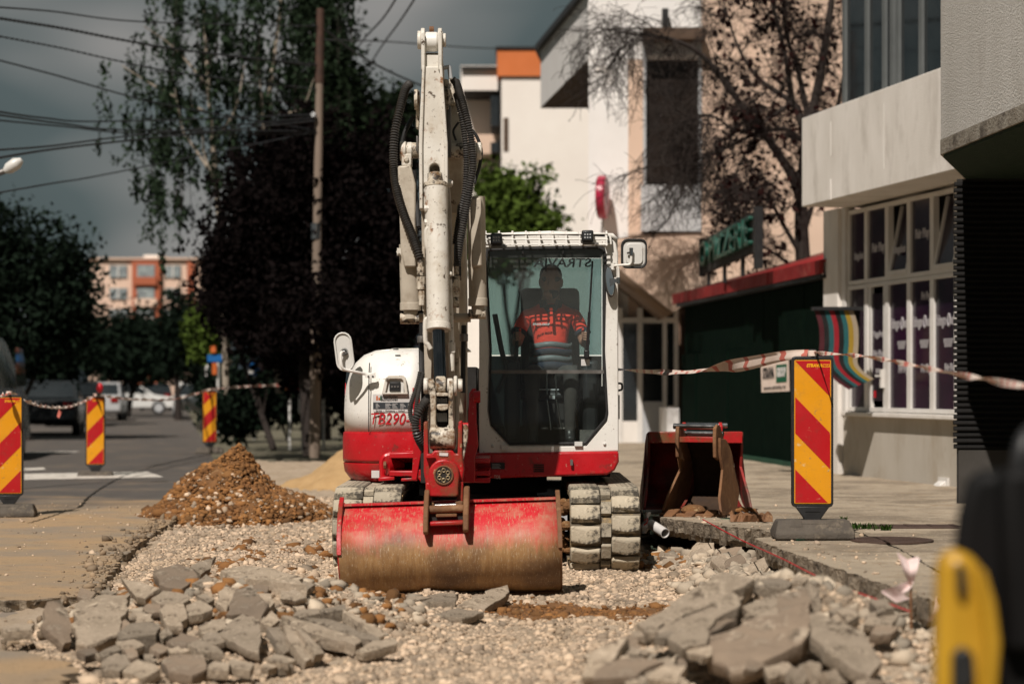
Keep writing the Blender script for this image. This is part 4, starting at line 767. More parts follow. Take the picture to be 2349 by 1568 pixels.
for j, y in enumerate((500, 650, 800, 950)):
    rows.append([Vector((x, y, [-5, 26, 38, -5][j] * (.6 + .35 * math.sin(x * .008 + 1.0) + .12 * math.sin(x * .031)) )) for x in range(-700, 700, 25)])
hl.grid(rows); tag(hl.build('hills', mat('far_blue_hills', (.020, .032, .042), (.016, .026, .036), .02, 1)), kind='structure')
# ---------------------------------------------------------------- trees
def leaves(name, P, size, m, parent, hang=0, seed=1, aspect=1.7):
    q = np.random.RandomState(seed); n = len(P); s = size * q.uniform(.6, 1.4, (n, 1))
    a = q.normal(0, 1, (n, 3)); a[:, 2] -= hang; a /= np.linalg.norm(a, axis=1, keepdims=True)
    b = np.cross(a, q.normal(0, 1, (n, 3))); b /= np.linalg.norm(b, axis=1, keepdims=True); c = np.cross(a, b)
    a = a * s * aspect / 2; b = b * s / 2; f = c * s * .15
    V = np.stack([P - a, P + b + f, P + a, P - b + f], 1).reshape(-1, 3) - np.array(wl(parent)); i = 4 * np.arange(n)
    return npmesh(name, V, np.stack([i, i + 1, i + 2, i + 3], 1), m, parent)
def blobs(lobes, n, seed, clump=.22, per=26):
    q = np.random.RandomState(seed); vol = np.array([l[3] * l[4] * l[5] for l in lobes]); vol = vol / vol.sum(); P = []
    for l, w in zip(lobes, vol):
        k = max(1, int(n * w / per)); d = q.normal(0, 1, (k, 3)); d /= np.linalg.norm(d, axis=1, keepdims=True); d *= q.uniform(.35, 1.0, (k, 1)) ** .5
        c = np.array(l[:3]) + d * np.array(l[3:]); P.append((c[:, None] + q.normal(0, clump, (k, per, 3)) * np.array([1, 1, .75]) * q.uniform(.5, 1.5, (k, 1, 1))).reshape(-1, 3))
    return np.concatenate(P)
def tree(name, label, cat, base, lobes, n, size, m, tr=.12, seed=1, clump=.22, group=None, bark='bark', parts=('trunk', 'crown')):
    t = thing(name, label, cat, base, group); q = random.Random(seed); b = MB(); B = Vector(base); top = max(lobes, key=lambda l: l[2]); T = Vector(top[:3])
    mid = B.lerp(T, .5) + Vector((q.uniform(-.3, .3), q.uniform(-.3, .3), 0)); pth = smooth_path([B, B.lerp(mid, .5), mid, T], 4)
    b.tube(pth, [tr * (1.15 - i / len(pth)) for i in range(len(pth))], 8)
    for l in lobes:
        a = pth[int(len(pth) * q.uniform(.25, .6))]; e = Vector(l[:3]) + Vector((q.uniform(-.3, .3) * l[3], 0, .4 * l[5])); h = a.lerp(e, .5) + Vector((0, 0, -.15 * (e - a).length)); g = smooth_path([a, h, e], 4); b.tube(g, [tr * .45 * (1.1 - i / len(g)) for i in range(len(g))], 6)
    b.build(parts[0], M[bark], t); leaves(parts[1], blobs(lobes, n, seed, clump), size, m, t, seed=seed); return t
def lobe(u, v, Y, ru, rv, ry=None): return (ux(u, Y), Y, vz(v, Y), ru * Y / F, (ry or ru * .8) * Y / F, rv * Y / F)
# copper-leaved plum behind the machine
tree('plum_tree', 'dark copper leaved plum tree filling the space behind the utility pole', 'tree', (ux(715, 40), 40, -.1),
     [lobe(700, 480, 40, 150, 150), lobe(610, 560, 40, 140, 140), lobe(800, 540, 40, 140, 170), lobe(720, 350, 40.5, 110, 90), lobe(860, 430, 41, 90, 120), lobe(560, 640, 40, 90, 110), lobe(660, 700, 40, 150, 110), lobe(820, 720, 40, 130, 130), lobe(900, 640, 41, 90, 180), lobe(600, 430, 40.5, 90, 110), lobe(500, 560, 40.5, 45, 50), lobe(690, 270, 40.8, 50, 60), lobe(640, 330, 40.6, 60, 50), lobe(810, 350, 40.8, 50, 70), lobe(900, 320, 41.5, 50, 70), lobe(770, 830, 41, 150, 90), lobe(725, 650, 37.6, 80, 60), lobe(700, 740, 37.6, 110, 70), lobe(780, 770, 37.8, 90, 70)],  # last three lobes added before the pole, standing in for its shaded foot
     42000, .085, M['plum'], .16, 3, .2)
tree('plum_tree', 'smaller copper leaved tree with thin dark trunk beside the far path', 'tree', (ux(628, 44), 44, -.1),
     [lobe(560, 700, 44, 90, 90), lobe(640, 760, 44, 100, 80), lobe(520, 640, 45, 60, 70)], 7000, .085, M['plum'], .07, 8, .2)
# birch with hanging strands
def birch():
    t = thing('birch_tree', 'tall weeping birch with white stems and hanging strands of leaves', 'tree', (ux(520, 47), 47, -.1)); Y = 47; q = random.Random(5)
    b = MB()
    for pts, r in (([(520, 960), (512, 700), (500, 460), (488, 330), (478, 200), (470, 60), (466, -120)], .13), ([(500, 430), (470, 360), (462, 300), (430, 250)], .05), ([(500, 420), (440, 330), (420, 300), (400, 200)], .05),
                   ([(640, 900), (615, 600), (610, 390), (620, 200), (640, 40), (650, -120)], .13), ([(612, 400), (600, 230), (590, 120)], .06), ([(620, 260), (690, 250), (720, 180)], .04), ([(488, 330), (540, 250), (560, 150)], .05), ([(478, 200), (400, 110), (330, 60)], .05), ([(480, 260), (360, 200), (280, 150)], .05)):
        P = smooth_path([at(u, v, Y - .7 + q.uniform(-.3, .3)) for u, v in pts], 4); b.tube(P, [r * .62 * (1.05 - .75 * i / len(P)) for i in range(len(P))], 7)
    b.build('trunk', M['birchbark'], t); P = []; s = MB()
    for k in range(285):
        a = q.uniform(0, 1); u = 470 + q.gauss(0, 105) if a < .62 else 640 + q.gauss(0, 80); v0 = -140 + 560 * q.random() ** .9
        if u < 330: v0 = max(v0, 60 + (330 - u) * .9)
        if u > 720: v0 = max(v0, -40)
        u = max(228, min(800, u)); y = Y + q.gauss(0, 1.0); L = q.uniform(1.0, 2.6) * (1.2 if 230 < u < 420 else .9)
        p = at(u, v0, y); dx = q.gauss(0, .12); zlo = 3.6 if u < 440 else 4.4
        if p.z - L < zlo: L = max(.6, p.z - zlo)
        for j in range(int(L / .028)):
            f = j * .028 / L; P.append((p.x + dx * f + q.gauss(0, .055), y + q.gauss(0, .055), p.z - f * L))
        if k % 3 == 0: s.tube([p, p + Vector((dx * .5, 0, -L * .5)), p + Vector((dx, 0, -L))], .008, 3)
    P = np.array(P); P = P[nr.rand(len(P)) < .35 + .6 * (np.sin(P[:, 2] * 5.1 + P[:, 0] * 3.3) > -.35)]; s.build('twigs', M['bark'], t); leaves('crown', P, .085, M['birch'], t, hang=1.2, seed=5)
birch()
tree('conifer_tree', 'dark narrow evergreen rising directly behind the utility pole', 'tree', (ux(745, 52), 52, -.1), [lobe(745, 60, 52, 60, 130), lobe(750, 220, 52, 75, 120), lobe(770, 330, 52, 80, 100), lobe(800, 260, 53, 50, 90), lobe(745, -80, 52, 50, 110)], 12000, .11, M['conifer'], .15, 11, .25)
tree('evergreen_tree', 'small dark evergreen top showing left of the excavator boom', 'tree', (ux(905, 60), 60, -.1), [lobe(905, 260, 60, 42, 60), lobe(900, 330, 60, 60, 80)], 4500, .13, M['conifer'], .12, 12, .3)
DK = 'dark trees lining the left side of the street'
tree('street_tree', 'dark leafy tree at the left edge above the van', 'tree', (ux(60, 48), 48, -.1), [lobe(10, 540, 48, 80, 70), lobe(90, 600, 48, 110, 90), lobe(150, 680, 48, 80, 110), lobe(60, 740, 48, 140, 120), lobe(-60, 660, 48, 120, 160)], 16000, .10, M['darkleaf'], .14, 13, .25, DK)
tree('street_tree', 'dark leafy tree between the left edge tree and the far apartment block', 'tree', (ux(185, 66), 66, -.1), [lobe(140, 660, 66, 50, 70), lobe(165, 760, 66, 50, 80), lobe(120, 800, 66, 90, 70)], 7000, .13, M['darkleaf'], .14, 14, .3, DK)
tree('street_tree', 'round dark bush crown in front of the far apartment block', 'tree', (ux(290, 84), 84, -.1), [lobe(300, 780, 84, 80, 66), lobe(250, 810, 84, 60, 54), lobe(370, 800, 84, 70, 64), lobe(300, 830, 84, 110, 40)], 9000, .16, M['darkleaf'], .14, 15, .35, DK)
tree('street_tree', 'dark pointed tree right of the far apartment windows', 'tree', (ux(410, 76), 76, -.1), [lobe(408, 700, 76, 24, 50), lobe(415, 780, 76, 50, 70), lobe(460, 800, 76, 60, 80)], 6000, .15, M['darkleaf'], .14, 16, .3, DK)
tree('willow_tree', 'slim yellow green tree lit by the sun left of the traffic signs', 'tree', (ux(462, 62), 62, -.1), [lobe(458, 770, 62, 16, 60), lobe(470, 730, 62, 14, 30)], 1400, .12, M['green'], .06, 17, .2)
for k, (u, v, y, ru, rv, lb) in enumerate([(520, 900, 58, 70, 50, 'low dark shrub around the foot of the traffic signs'), (660, 890, 50, 70, 60, 'dark shrub behind the red hazard board'), (830, 870, 45, 130, 120, 'large dark shrub beside the excavator hood mirror'), (545, 945, 45, 46, 30, 'low spreading dark plant at the road bend'), (720, 800, 60, 180, 130, 'tall dark hedge under the copper plum tree'), (920, 700, 55, 70, 200, 'dark hedge just behind the excavator boom')]):
    t = thing('shrub', lb, 'shrub', (ux(u, y), y, -.1)); b = MB(); q = random.Random(k)
    for i in range(7): b.tube([Vector((ux(u, y), y, -.1)), Vector((ux(u + q.uniform(-.7, .7) * ru, y), y + q.uniform(-.4, .4), vz(v, y)))], .02, 4)
    b.build('stems', M['bark'], t); leaves('foliage', blobs([lobe(u, v, y, ru, rv)] + [lobe(u + q.uniform(-.6, .6) * ru, v + q.uniform(-.3, .3) * rv, y, ru * .6, rv * .6) for _ in range(3)], 4200, 40 + k, .2), .11, M['darkleaf'], t, seed=k)
tree('sunlit_tree', 'bright green tree below the cream apartment house behind the cab', 'tree', (ux(1165, 58), 58, -.1), [lobe(1160, 470, 58, 62, 70), lobe(1130, 430, 58, 40, 45), lobe(1200, 440, 58, 34, 50), lobe(1225, 520, 58, 60, 40), lobe(1150, 560, 58, 90, 70), lobe(1240, 410, 58, 20, 26)], 9000, .12, M['green'], .12, 18, .24)
# bare spreading tree in front of the peach house
def bare():
    Y = 36.0; q = random.Random(21); t = thing('bare_tree', 'spreading nearly bare dark tree with fine twigs before the peach house', 'tree', (ux(1850, Y), Y, -.1)); b = MB(); tw = MB(); LP = []
    main = [([(1850, 1010), (1846, 760), (1842, 600), (1838, 480), (1850, 330), (1880, 180), (1905, 20), (1920, -120)], .17, 0),
            ([(1840, 470), (1815, 400), (1770, 330), (1742, 288), (1700, 240), (1650, 170), (1600, 118), (1540, 90), (1476, 80), (1420, 74)], .085, -.6),
            ([(1838, 320), (1800, 296), (1742, 304), (1700, 322), (1655, 345), (1604, 363), (1560, 390)], .05, -1.0),
            ([(1818, 233), (1790, 255), (1742, 288)], .06, -.4), ([(1850, 330), (1830, 250), (1818, 233), (1800, 120), (1770, 0), (1750, -100)], .08, .4), ([(1742, 290), (1690, 300), (1640, 268), (1600, 262)], .04, -.8),
            ([(1846, 600), (1800, 520), (1770, 470), (1720, 440), (1670, 450)], .05, -.5), ([(1850, 640), (1790, 590), (1740, 560)], .045, -.8), ([(1855, 420), (1900, 330), (1930, 200), (1950, 80)], .06, .3), ([(1860, 300), (1830, 160), (1800, 60), (1810, -60)], .06, .8), ([(1818, 233), (1740, 180), (1690, 100), (1660, 0)], .05, .5), ([(1848, 520), (1880, 430), (1935, 380), (1990, 330)], .05, -.3), ([(1742, 300), (1700, 370), (1680, 420)], .03, -.9)]
    def grow(p, d, L, r, lev, droop):
        n = 7; pts = [p]
        for i in range(n):
            d = (d + Vector((q.gauss(0, .16), q.gauss(0, .16), q.gauss(0, .13) - droop * .055))).normalized(); pts.append(pts[-1] + d * L / n)
        tw.tube(pts, [max(.0035, r * (1 - .8 * i / n)) for i in range(n + 1)], 4 if lev else 5, False)
        if lev < 2:
            for i in range(1, n + 1):
                for _ in range(2 if lev == 0 else (q.random() < .85) + (q.random() < .3)):
                    e = (d * q.uniform(.3, 1) + Vector((q.gauss(0, .8), q.gauss(0, .8), q.gauss(0, .6)))).normalized(); grow(pts[i], e, L * q.uniform(.38, .68), r * .5, lev + 1, droop)
        if lev == 2:
            for x in pts[2:]: LP.append((x.x, x.y, x.z))
    for pts, r, dy in main:
        P = smooth_path([at(u, v, Y + dy * i / len(pts)) for i, (u, v) in enumerate(pts)], 4); b.tube(P, [r * (1.05 - .85 * i / len(P)) for i in range(len(P))], 8)
        for i in range(len(P) // 4, len(P)):
            if r > .1 and P[i].z < 4.5: continue
            if q.random() < (.42 if P[i].x > ux(1640, Y) else .95):
                d = (P[min(i + 1, len(P) - 1)] - P[i - 1]).normalized(); left = P[i].x < ux(1690, Y)
                e = (d + Vector((q.gauss(0, .6), q.gauss(0, .6), q.gauss(-.25 if left else .1, .5)))).normalized(); grow(P[i], e, q.uniform(.7, 1.5) * (1.0 if left else 1.0), .016, 0, 1.7 if left else .5)
    b.build('trunk', M['bark'], t); tw.build('twigs', M['bark'], t, smooth=False)
    P = np.array(LP); x = 1174.5 + P[:, 0] / P[:, 1] * F; k = nr.rand(len(P)) < np.where(x > 1640, .05, .0); leaves('leaves', P[k] + nr.normal(0, .05, (k.sum(), 3)), .085, M['deadleaf'], t, seed=3)
bare()

# ---------------------------------------------------------------- poles, lines, lamp
M['pole'] = mat('tan_pole_concrete', (.215, .165, .13), (.17, .13, .10), 3, .85, stretch=(2, 2, .4))
pl = thing('utility_pole', 'tan tapered utility pole with a metal band left of the boom', 'pole', (ux(720, 39), 39, -.1)); yp = 39
b = MB(); b.cyl((ux(721, yp), yp, -.1), at(735, 25, yp), .115, .068, 14); b.build('shaft', M['pole'], pl)
b = MB(); b.cyl(at(723.5, 548, yp), at(724, 512, yp), .118, .116, 14); b.build('metal_band', M['steel'], pl)
b = MB(); b.cyl(at(732.4, 190, yp), at(735, 20, yp), .088, .076, 12); b.build('rusty_sleeve', mat('dark_rusty_sleeve', (.07, .034, .022), (.045, .024, .017), 6, .8), pl)
b = MB(); b.cyl(at(718, 262, yp - .2), at(722, 268, yp - .1), .05, .05); b.build('insulator', M['steel'], pl)
M['wire'] = mat('black_wire', (.02, .022, .025), None, 3, .6)
LN = 'overhead lines across the street'
for lb, pts, y0, y1, r in [('thick twisted overhead line descending from the upper left corner', [(-40, 36), (150, 66), (400, 112), (733, 150)], 30, 39, .022), ('second overhead line below the twisted one at the upper left', [(-40, 76), (150, 112), (400, 165), (733, 205)], 32, 39, .015),
     ('third descending overhead line at the upper left', [(-40, 128), (120, 170), (380, 240), (733, 300)], 32, 39, .015), ('upper cable of the sagging bundle at the left', [(-40, 250), (100, 270), (250, 278), (733, 262)], 28, 39, .016), ('middle cable of the sagging bundle at the left', [(-40, 258), (150, 284), (300, 298), (733, 300)], 28, 39, .016),
     ('lowest cable of the sagging bundle at the left', [(-40, 272), (150, 290), (330, 306), (733, 306)], 29, 39, .014), ('faint cable rising to the right above the street lamp', [(-40, 346), (120, 334), (310, 310), (733, 268)], 26, 39, .016), ('double faint cable just above the street lamp', [(-40, 368), (120, 342), (330, 318), (733, 275)], 25, 39, .018),
     ('faint single cable below the street lamp', [(-40, 448), (120, 420), (260, 396), (733, 300)], 27, 39, .013), ('topmost faint cable in the upper left corner', [(-40, 14), (120, 26), (330, 50), (733, 60)], 26, 39, .014),
     ('cable dropping from the pole top toward the boom', [(735, 60), (830, 130), (940, 185), (1060, 230)], 39, 46, .022), ('left one of two crossing lines over the boom', [(930, -40), (880, 40), (820, 110), (760, 220)], 30, 60, .02), ('right one of two crossing lines over the boom', [(975, -40), (920, 45), (860, 130), (800, 240)], 30, 60, .02), ('thin level cable between the pole and the orange topped house', [(735, 90), (900, 96), (1100, 110), (1260, 112)], 39, 60, .017)]:
    P = smooth_path([at(u, v, y0 + (y1 - y0) * i / 3) for i, (u, v) in enumerate(pts)], 8); b = MB()
    if 'twisted' in lb: b.ribbed(P[::4], r, .16, 6, .3)
    else: b.tube(P, r, 6)
    o = b.build('power_line', M['wire']); tag(o, lb, 'power line', LN)
la = thing('street_lamp', 'pale street lamp head reaching in from the left edge', 'street lamp', at(0, 400, 24))
b = MB(); a_, c_ = at(10, 393, 24), at(50, 366, 24); b.tube([a_, a_.lerp(c_, .25), a_.lerp(c_, .7), c_], [.03, .07, .075, .03], 10); b.build('lamp_head', M['greyback'], la)
b = MB(); b.tube(smooth_path([at(14, 390, 24), at(-40, 420, 24), at(-90, 520, 24), Vector((ux(-100, 24), 24, 0))], 6), .035, 8); b.build('lamp_arm', M['dsteel'], la)

# ---------------------------------------------------------------- signs and small street things behind
def boxsign(name, label, u, v, w, h, Y, m, zb=0, cat='traffic sign', round_=False, pm='greyback'):
    t = thing(name, label, cat, (ux(u, Y), Y, zb)); b = MB()
    if round_:
        b.cyl(at(u, v, Y) + Vector((0, -.03, 0)), at(u, v, Y), h / 2 * Y / F, None, 24)
    else: b.box(ux(u - w / 2, Y), ux(u + w / 2, Y), Y - .03, Y, vz(v + h / 2, Y), vz(v - h / 2, Y))
    b.build('sign_face', m, t); b = MB(); b.cyl((ux(u, Y), Y + .03, zb - .1), (ux(u, Y), Y + .03, vz(v, Y)), .04, None, 8); b.build('post', M[pm], t); return t
M['blue'] = mat('sign_blue', (.012, .12, .36), (.01, .10, .30), 3, .4)
t = boxsign('direction_sign', 'blue rectangular street sign on a pale post behind the small left hazard sign', 500, 821, 48, 16, 56, M['blue'])
b = MB(); b.box(ux(484, 56), ux(496, 56), 55.9, 55.96, vz(808, 56), vz(793, 56)); b.build('orange_plate', M['printo'], t); b = MB(); b.box(ux(488, 56), ux(498, 56), 55.9, 55.96, vz(858, 56), vz(832, 56)); b.build('orange_plate', M['printo'], t)
t = boxsign('round_sign', 'round blue traffic sign on a pale post near the path', 583, 846, 30, 32, 52, M['blue'], round_=True)
b = MB(); b.box(ux(566, 52), ux(582, 52), 51.9, 51.96, vz(856, 52), vz(842, 52)); b.build('white_symbol', M['printw'], t)
hb = thing('hazard_board', 'dark red board framed by an orange post behind the soil heap', 'barrier', (ux(700, 44), 44, -.1))
b = MB(); b.box(ux(656, 44), ux(752, 44), 43.96, 44, vz(894, 44), vz(866, 44)); b.build('board', mat('dark_red_board', (.13, .012, .012), (.10, .01, .01), 3, .6), hb)
for u0, u1, v0, v1 in ((744, 753, 758, 894), (654, 658, 850, 894)): b = MB(); b.box(ux(u0, 44), ux(u1, 44), 43.92, 43.95, vz(v1, 44), vz(v0, 44)); b.build('orange_post', mat('dull_orange_paint', (.22, .08, .02), None, 3, .6), hb)
for u in (664, 742): b = MB(); b.cyl((ux(u, 44), 44.05, -.1), (ux(u, 44), 44.05, vz(870, 44)), .03); b.build('leg', M['greyback'], hb)
for k, (u, v, w, h, y, lb) in enumerate([(694, 925, 18, 46, 43, 'slim white post in the planting behind the red board'), (476, 858, 16, 44, 72, 'white waste container far behind the small left hazard sign'), (531, 865, 15, 24, 70, 'small pale box between the two blue signs'), (412, 852, 12, 22, 95, 'tiny white notice left of the yellow green tree')]):
    b = MB(); z0 = vz(v + h / 2, y); b.box(ux(u - w / 2, y), ux(u + w / 2, y), y - .1, y + .1, z0, vz(v - h / 2, y)); t = thing('white_marker', lb, 'marker', (ux(u, y), y, 0)); b.build('body', M['printw'], t, bevel=.03)
    if z0 > 0: b = MB(); b.cyl((ux(u, y), y, -.1), (ux(u, y), y, z0), .03); b.build('post', M['greyback'], t)
aw = thing('green_awning', 'long dark green market awning far down the street', 'awning', (ux(385, 105), 105, 0)); b = MB(); Yq = 105
b.plate([(318, 838), (450, 830), (452, 846), (316, 856)], Yq, Yq + 3); b.build('canvas', mat('dark_green_canvas', (.008, .045, .03), None, 2, .8), aw)
for u in (322, 446): b = MB(); b.cyl((ux(u, Yq), Yq + .3, -.1), (ux(u, Yq), Yq + .3, vz(848, Yq)), .05); b.build('post', M['black'], aw)
b = MB(); b.box(ux(398, Yq), ux(412, Yq), Yq - .04, Yq - .005, vz(846, Yq), vz(838, Yq)); b.box(ux(414, Yq), ux(424, Yq), Yq - .04, Yq - .005, vz(846, Yq), vz(838, Yq)); b.build('pale_plates', M['tapew'], aw)

# ---------------------------------------------------------------- cars
M['tyre'] = M['rubber']; M['lampg'] = mat('lamp_glass', (.5, .5, .48), None, 3, .15); M['lampr'] = mat('tail_lamp', (.25, .01, .01), None, 3, .2)
def car(label, x, y, rz, color, kind='car', group='cars parked and moving down the street'):
    t = thing('van' if kind == 'van' else 'car', label, kind, (0, 0, 0), group); cm = mat('car_paint_' + str(abs(hash(label)) % 9973), color, tuple(k * .9 for k in color), 2, .25, spec=.6)
    if kind == 'van': w, prof, gl = .95, [(-2.5, .3), (-2.5, 1.1), (-2.2, 1.25), (-1.6, 2.05), (-1.3, 2.2), (2.5, 2.25), (2.55, .3)], [(-2.1, 1.3), (-1.55, 2.0), (-.6, 2.02), (-.6, 1.3)]
    else: w, prof, gl = .88, [(-2.1, .32), (-2.15, .62), (-2.0, .78), (-1.15, .92), (-.45, 1.38), (.2, 1.46), (1.0, 1.40), (1.7, .98), (2.1, .92), (2.15, .4), (2.05, .3)], None
    b = MB(); n = len(prof)
    rows = []
    for s, k in ((-1, .97), (-.92, 1), (.92, 1), (1, .97)):
        rows.append([Vector((s * w * (1 - .16 * max(0, (z - .9)) / .6), yy * k, .3 + (z - .3) * (1 if abs(s) < 1 else .985))) for yy, z in prof])
    b.grid(rows, True); b.f += [tuple(range(n)), tuple(range(3 * n, 4 * n))]; b.mi += [0, 0]; b.build('body', cm, t, bevel=.04)
    g = MB()
    if kind == 'van':
        for s in (-1, 1): g.add([(s * (w * .97), a, c) for a, c in gl] + [(s * (w * .9), a, c) for a, c in gl], [(0, 1, 2, 3), (7, 6, 5, 4)])
        g.add([(s * w * .78, a, c) for s, a, c in ((-1, -2.2, 1.3), (1, -2.2, 1.3), (.95, -1.63, 2.03), (-.95, -1.63, 2.03))], [(0, 1, 2, 3)]); g.add([(s * w * .8, 2.565, c) for s, c in ((-1, 1.3), (1, 1.3), (1, 2.0), (-1, 2.0))], [(0, 1, 2, 3)])
    else:
        for s in (-1, 1): g.add([(s * (w * (1 - .16 * max(0, z - .9) / .6) + .004), a, z) for a, z in ((-.95, .98), (-.4, 1.33), (.2, 1.40), (.9, 1.34), (1.45, 1.0))], [(0, 1, 2, 3, 4)])
        g.add([(s * w * q, a, z) for s, q, a, z in ((-1, .86, -1.14, .955), (1, .86, -1.14, .955), (1, .76, -.50, 1.36), (-1, .76, -.50, 1.36))], [(0, 1, 2, 3)]); g.add([(s * w * q, a, z) for s, q, a, z in ((-1, .84, 1.70, 1.01), (1, .84, 1.70, 1.01), (1, .76, 1.08, 1.38), (-1, .76, 1.08, 1.38))], [(3, 2, 1, 0)])
    done = 0
    for f_ in g.f:
        if kind == 'van' and done and f_[0] % 8 == 7 and f_[0] < 16: continue
        w_ = MB(); w_.add([g.v[k] for k in f_], [tuple(range(len(f_)))]); w_.build('window', M['winglass'], t, smooth=False); done += 1
    for sx in (-1, 1):
        for yy in (-1.35, 1.3):
            q = MB(); q.cyl((sx * (w - .2), yy, .32), (sx * (w + .01), yy, .32), .32, None, 18); wq = q.build('wheel', M['tyre'], t); q = MB(); q.cyl((sx * (w - .02), yy, .32), (sx * (w + .02), yy, .32), .2, None, 14); q.build('rim', M['greyp'], wq)
        q = MB(); q.box(sx * w * .62 - .17, sx * w * .62 + .17, -2.17 if kind == 'car' else -2.53, -2.05, .62, .76); q.build('headlight', M['lampg'], t)
        q = MB(); q.box(sx * w * .70 - .13, sx * w * .70 + .13, 2.05, 2.17 if kind == 'car' else 2.58, .72, .88); q.build('tail_light', M['lampr'], t)
    q = MB(); q.box(-.26, .26, -2.19 if kind == 'car' else -2.54, -2.1, .42, .53); q.build('number_plate', M['printw'], t)
    t.location = (x, y, 0); t.rotation_euler = (0, 0, rz); W[t.name] = Vector((x, y, 0))
car('dark car driving away on the road between the left hazard signs', ux(358, 112), 112, R(190), (.012, .012, .014))
car('silver car parked far left, partly hidden behind the second hazard sign', ux(232, 76), 76, R(188), (.42, .42, .42))
car('small white car parked far off right of the second hazard sign', ux(296, 92), 92, R(100), (.62, .62, .60))
car('white car parked close behind the smallest hazard sign', ux(452, 80), 80, R(12), (.62, .62, .60))
car('pale grey car parked below the round blue sign', ux(608, 76), 76, R(80), (.42, .43, .44))
car('black car parked at the left behind the tape with the dangling end', ux(112, 54), 54, R(190), (.004, .0045, .005))
car('dark grey car parked behind the black car on the left', ux(172, 66), 66, R(190), (.008, .0085, .009))
car('dark van at the left picture edge under the tree', -10.0, 36, R(186), (.13, .15, .14), 'van')

# ---------------------------------------------------------------- striped hazard signs
def clip(poly, f):
    o = []
    for i in range(len(poly)):
        a, b = poly[i], poly[(i + 1) % len(poly)]; fa, fb = f(a), f(b)
        if fa >= 0: o.append(a)
        if fa * fb < 0: t = fa / (fa - fb); o.append((a[0] + (b[0] - a[0]) * t, a[1] + (b[1] - a[1]) * t))
    return o
def hazard(label, mirror, word):
    t = thing('hazard_sign', label, 'hazard sign', (0, 0, 0), 'striped hazard signs around the roadworks'); sx = -1 if mirror else 1
    b = MB(); w0, w1, d0, d1 = .262, .235, .17, .09
    b.add([(-w0, -d0, 0), (w0, -d0, 0), (w0, d0, 0), (-w0, d0, 0), (-w0, -d0, .045), (w0, -d0, .045), (w0, d0, .045), (-w0, d0, .045), (-w1, -d1, .125), (w1, -d1, .125), (w1, d1, .125), (-w1, d1, .125)],
          [(3, 2, 1, 0), (0, 1, 5, 4), (1, 2, 6, 5), (2, 3, 7, 6), (3, 0, 4, 7), (4, 5, 9, 8), (5, 6, 10, 9), (6, 7, 11, 10), (7, 4, 8, 11), (8, 9, 10, 11)])
    bs = b.build('base', M['base'], t, bevel=.012)
    for s in (-1, 1):
        b = MB(); b.add([(s * .125 - .05, -.135, .083), (s * .125 + .05, -.135, .083), (s * .125 + .04, -.096, .13), (s * .125 - .04, -.096, .13), (s * .125 - .05, -.10, .06), (s * .125 + .05, -.10, .06)], [(0, 1, 2, 3), (0, 4, 5, 1), (0, 3, 4), (1, 5, 2)]); b.build('grip_recess', M['base'], bs, bevel=.006)
    b = MB(); b.box(-.10, .10, -.115, -.106, .098, .104); b.build('moulded_line', M['base'], bs)
    b = MB(); b.extr([(-.05, .11), (.05, .11), (.06, .135), (.115, .212), (-.115, .212), (-.06, .135)], 'y', -.022, .022); b.build('neck', M['black'], t, bevel=.006)
    b = MB(); b.box(-.05, .05, -.026, -.0225, .178, .183); b.build('neck_rib', M['black'], t)
    W_, Hh = .122, .478; zc = .71
    def rr(hw, hh, r): return [(x * (hw - r) + r * math.cos(a) , zc + z_ * (hh - r) + r * math.sin(a)) for x, z_, a0 in ((1, -1, -90), (1, 1, 0), (-1, 1, 90), (-1, -1, 180)) for a in (R(a0), R(a0 + 45), R(a0 + 90))]
    b = MB(); b.extr(rr(.139, .503, .025), 'y', -.022, .022); b.build('panel_frame', M['black'], t, bevel=.006)
    b = MB(); b.extr(rr(W_, Hh, .008), 'y', -.0265, -.0225); pn = b.build('reflective_panel', M['yellow'], t, smooth=False)
    w2, h2 = W_ - .006, Hh - .006; sq = [(-w2, -h2), (w2, -h2), (w2, h2), (-w2, h2)]
    for lo in (.23, -.265, -2):
        # red lies where  z + 1.03*x  sits between the two lines (red corner at the top, band, red corner at the bottom)
        g = lambda p: p[1] + 1.03 * p[0]
        if lo == .23: P = clip(sq, lambda p: g(p) - (h2 - 1.03 * w2))
        elif lo == -2: P = clip(sq, lambda p: h2 - 1.03 * w2 - .722 - g(p))
        else: c0 = h2 - 1.03 * w2 - .241; P = clip(clip(sq, lambda p: c0 - g(p)), lambda p: g(p) - (c0 - .241))
        P = [(sx * x, zc + z_) for x, z_ in P]
        if len(P) > 2: b = MB(); b.extr(P, 'y', -.0285, -.0262); b.build('red_stripe', M['signred'], pn, smooth=False)
    if word:
        lettering('lettering', 'STRAVIA', .030, M['signgold'], pn, (.010, -.0292, zc + h2 - .032), FRONT, shear=.2, bold=.0015, depth=.001, width=.105)
        b = MB(); b.box(.066, .113, -.0293, -.0288, zc + h2 - .042, zc + h2 - .022); b.build('word_plate', M['signgold'], pn); lettering('lettering', 'GROUP', .016, M['signred'], pn, (.0895, -.0297, zc + h2 - .032), FRONT, bold=.001, depth=.0008, width=.042)
    b = MB(); b.cyl((0, 0, 1.205), (0, 0, 1.262), .024, None, 14); b.build('top_stub', M['black'], t); b = MB(); b.cyl((0, 0, 1.214), (0, 0, 1.252), .030, None, 14); b.build('tape_wrap', M['tapew'], t); return t
hz = hazard('tall striped hazard sign in front of the shop building, on broken pavement', False, True); hz.location = (ux(1863, 13.3), 13.3, .287); hz.rotation_euler = (0, 0, R(-1)); hz_p = hz.location.copy()
h1 = hazard('largest of the three road hazard signs, cut off by the left picture edge', True, True); h1.location = (ux(21, 19.9), 19.9, 0); h1.rotation_euler = (0, 0, R(8))
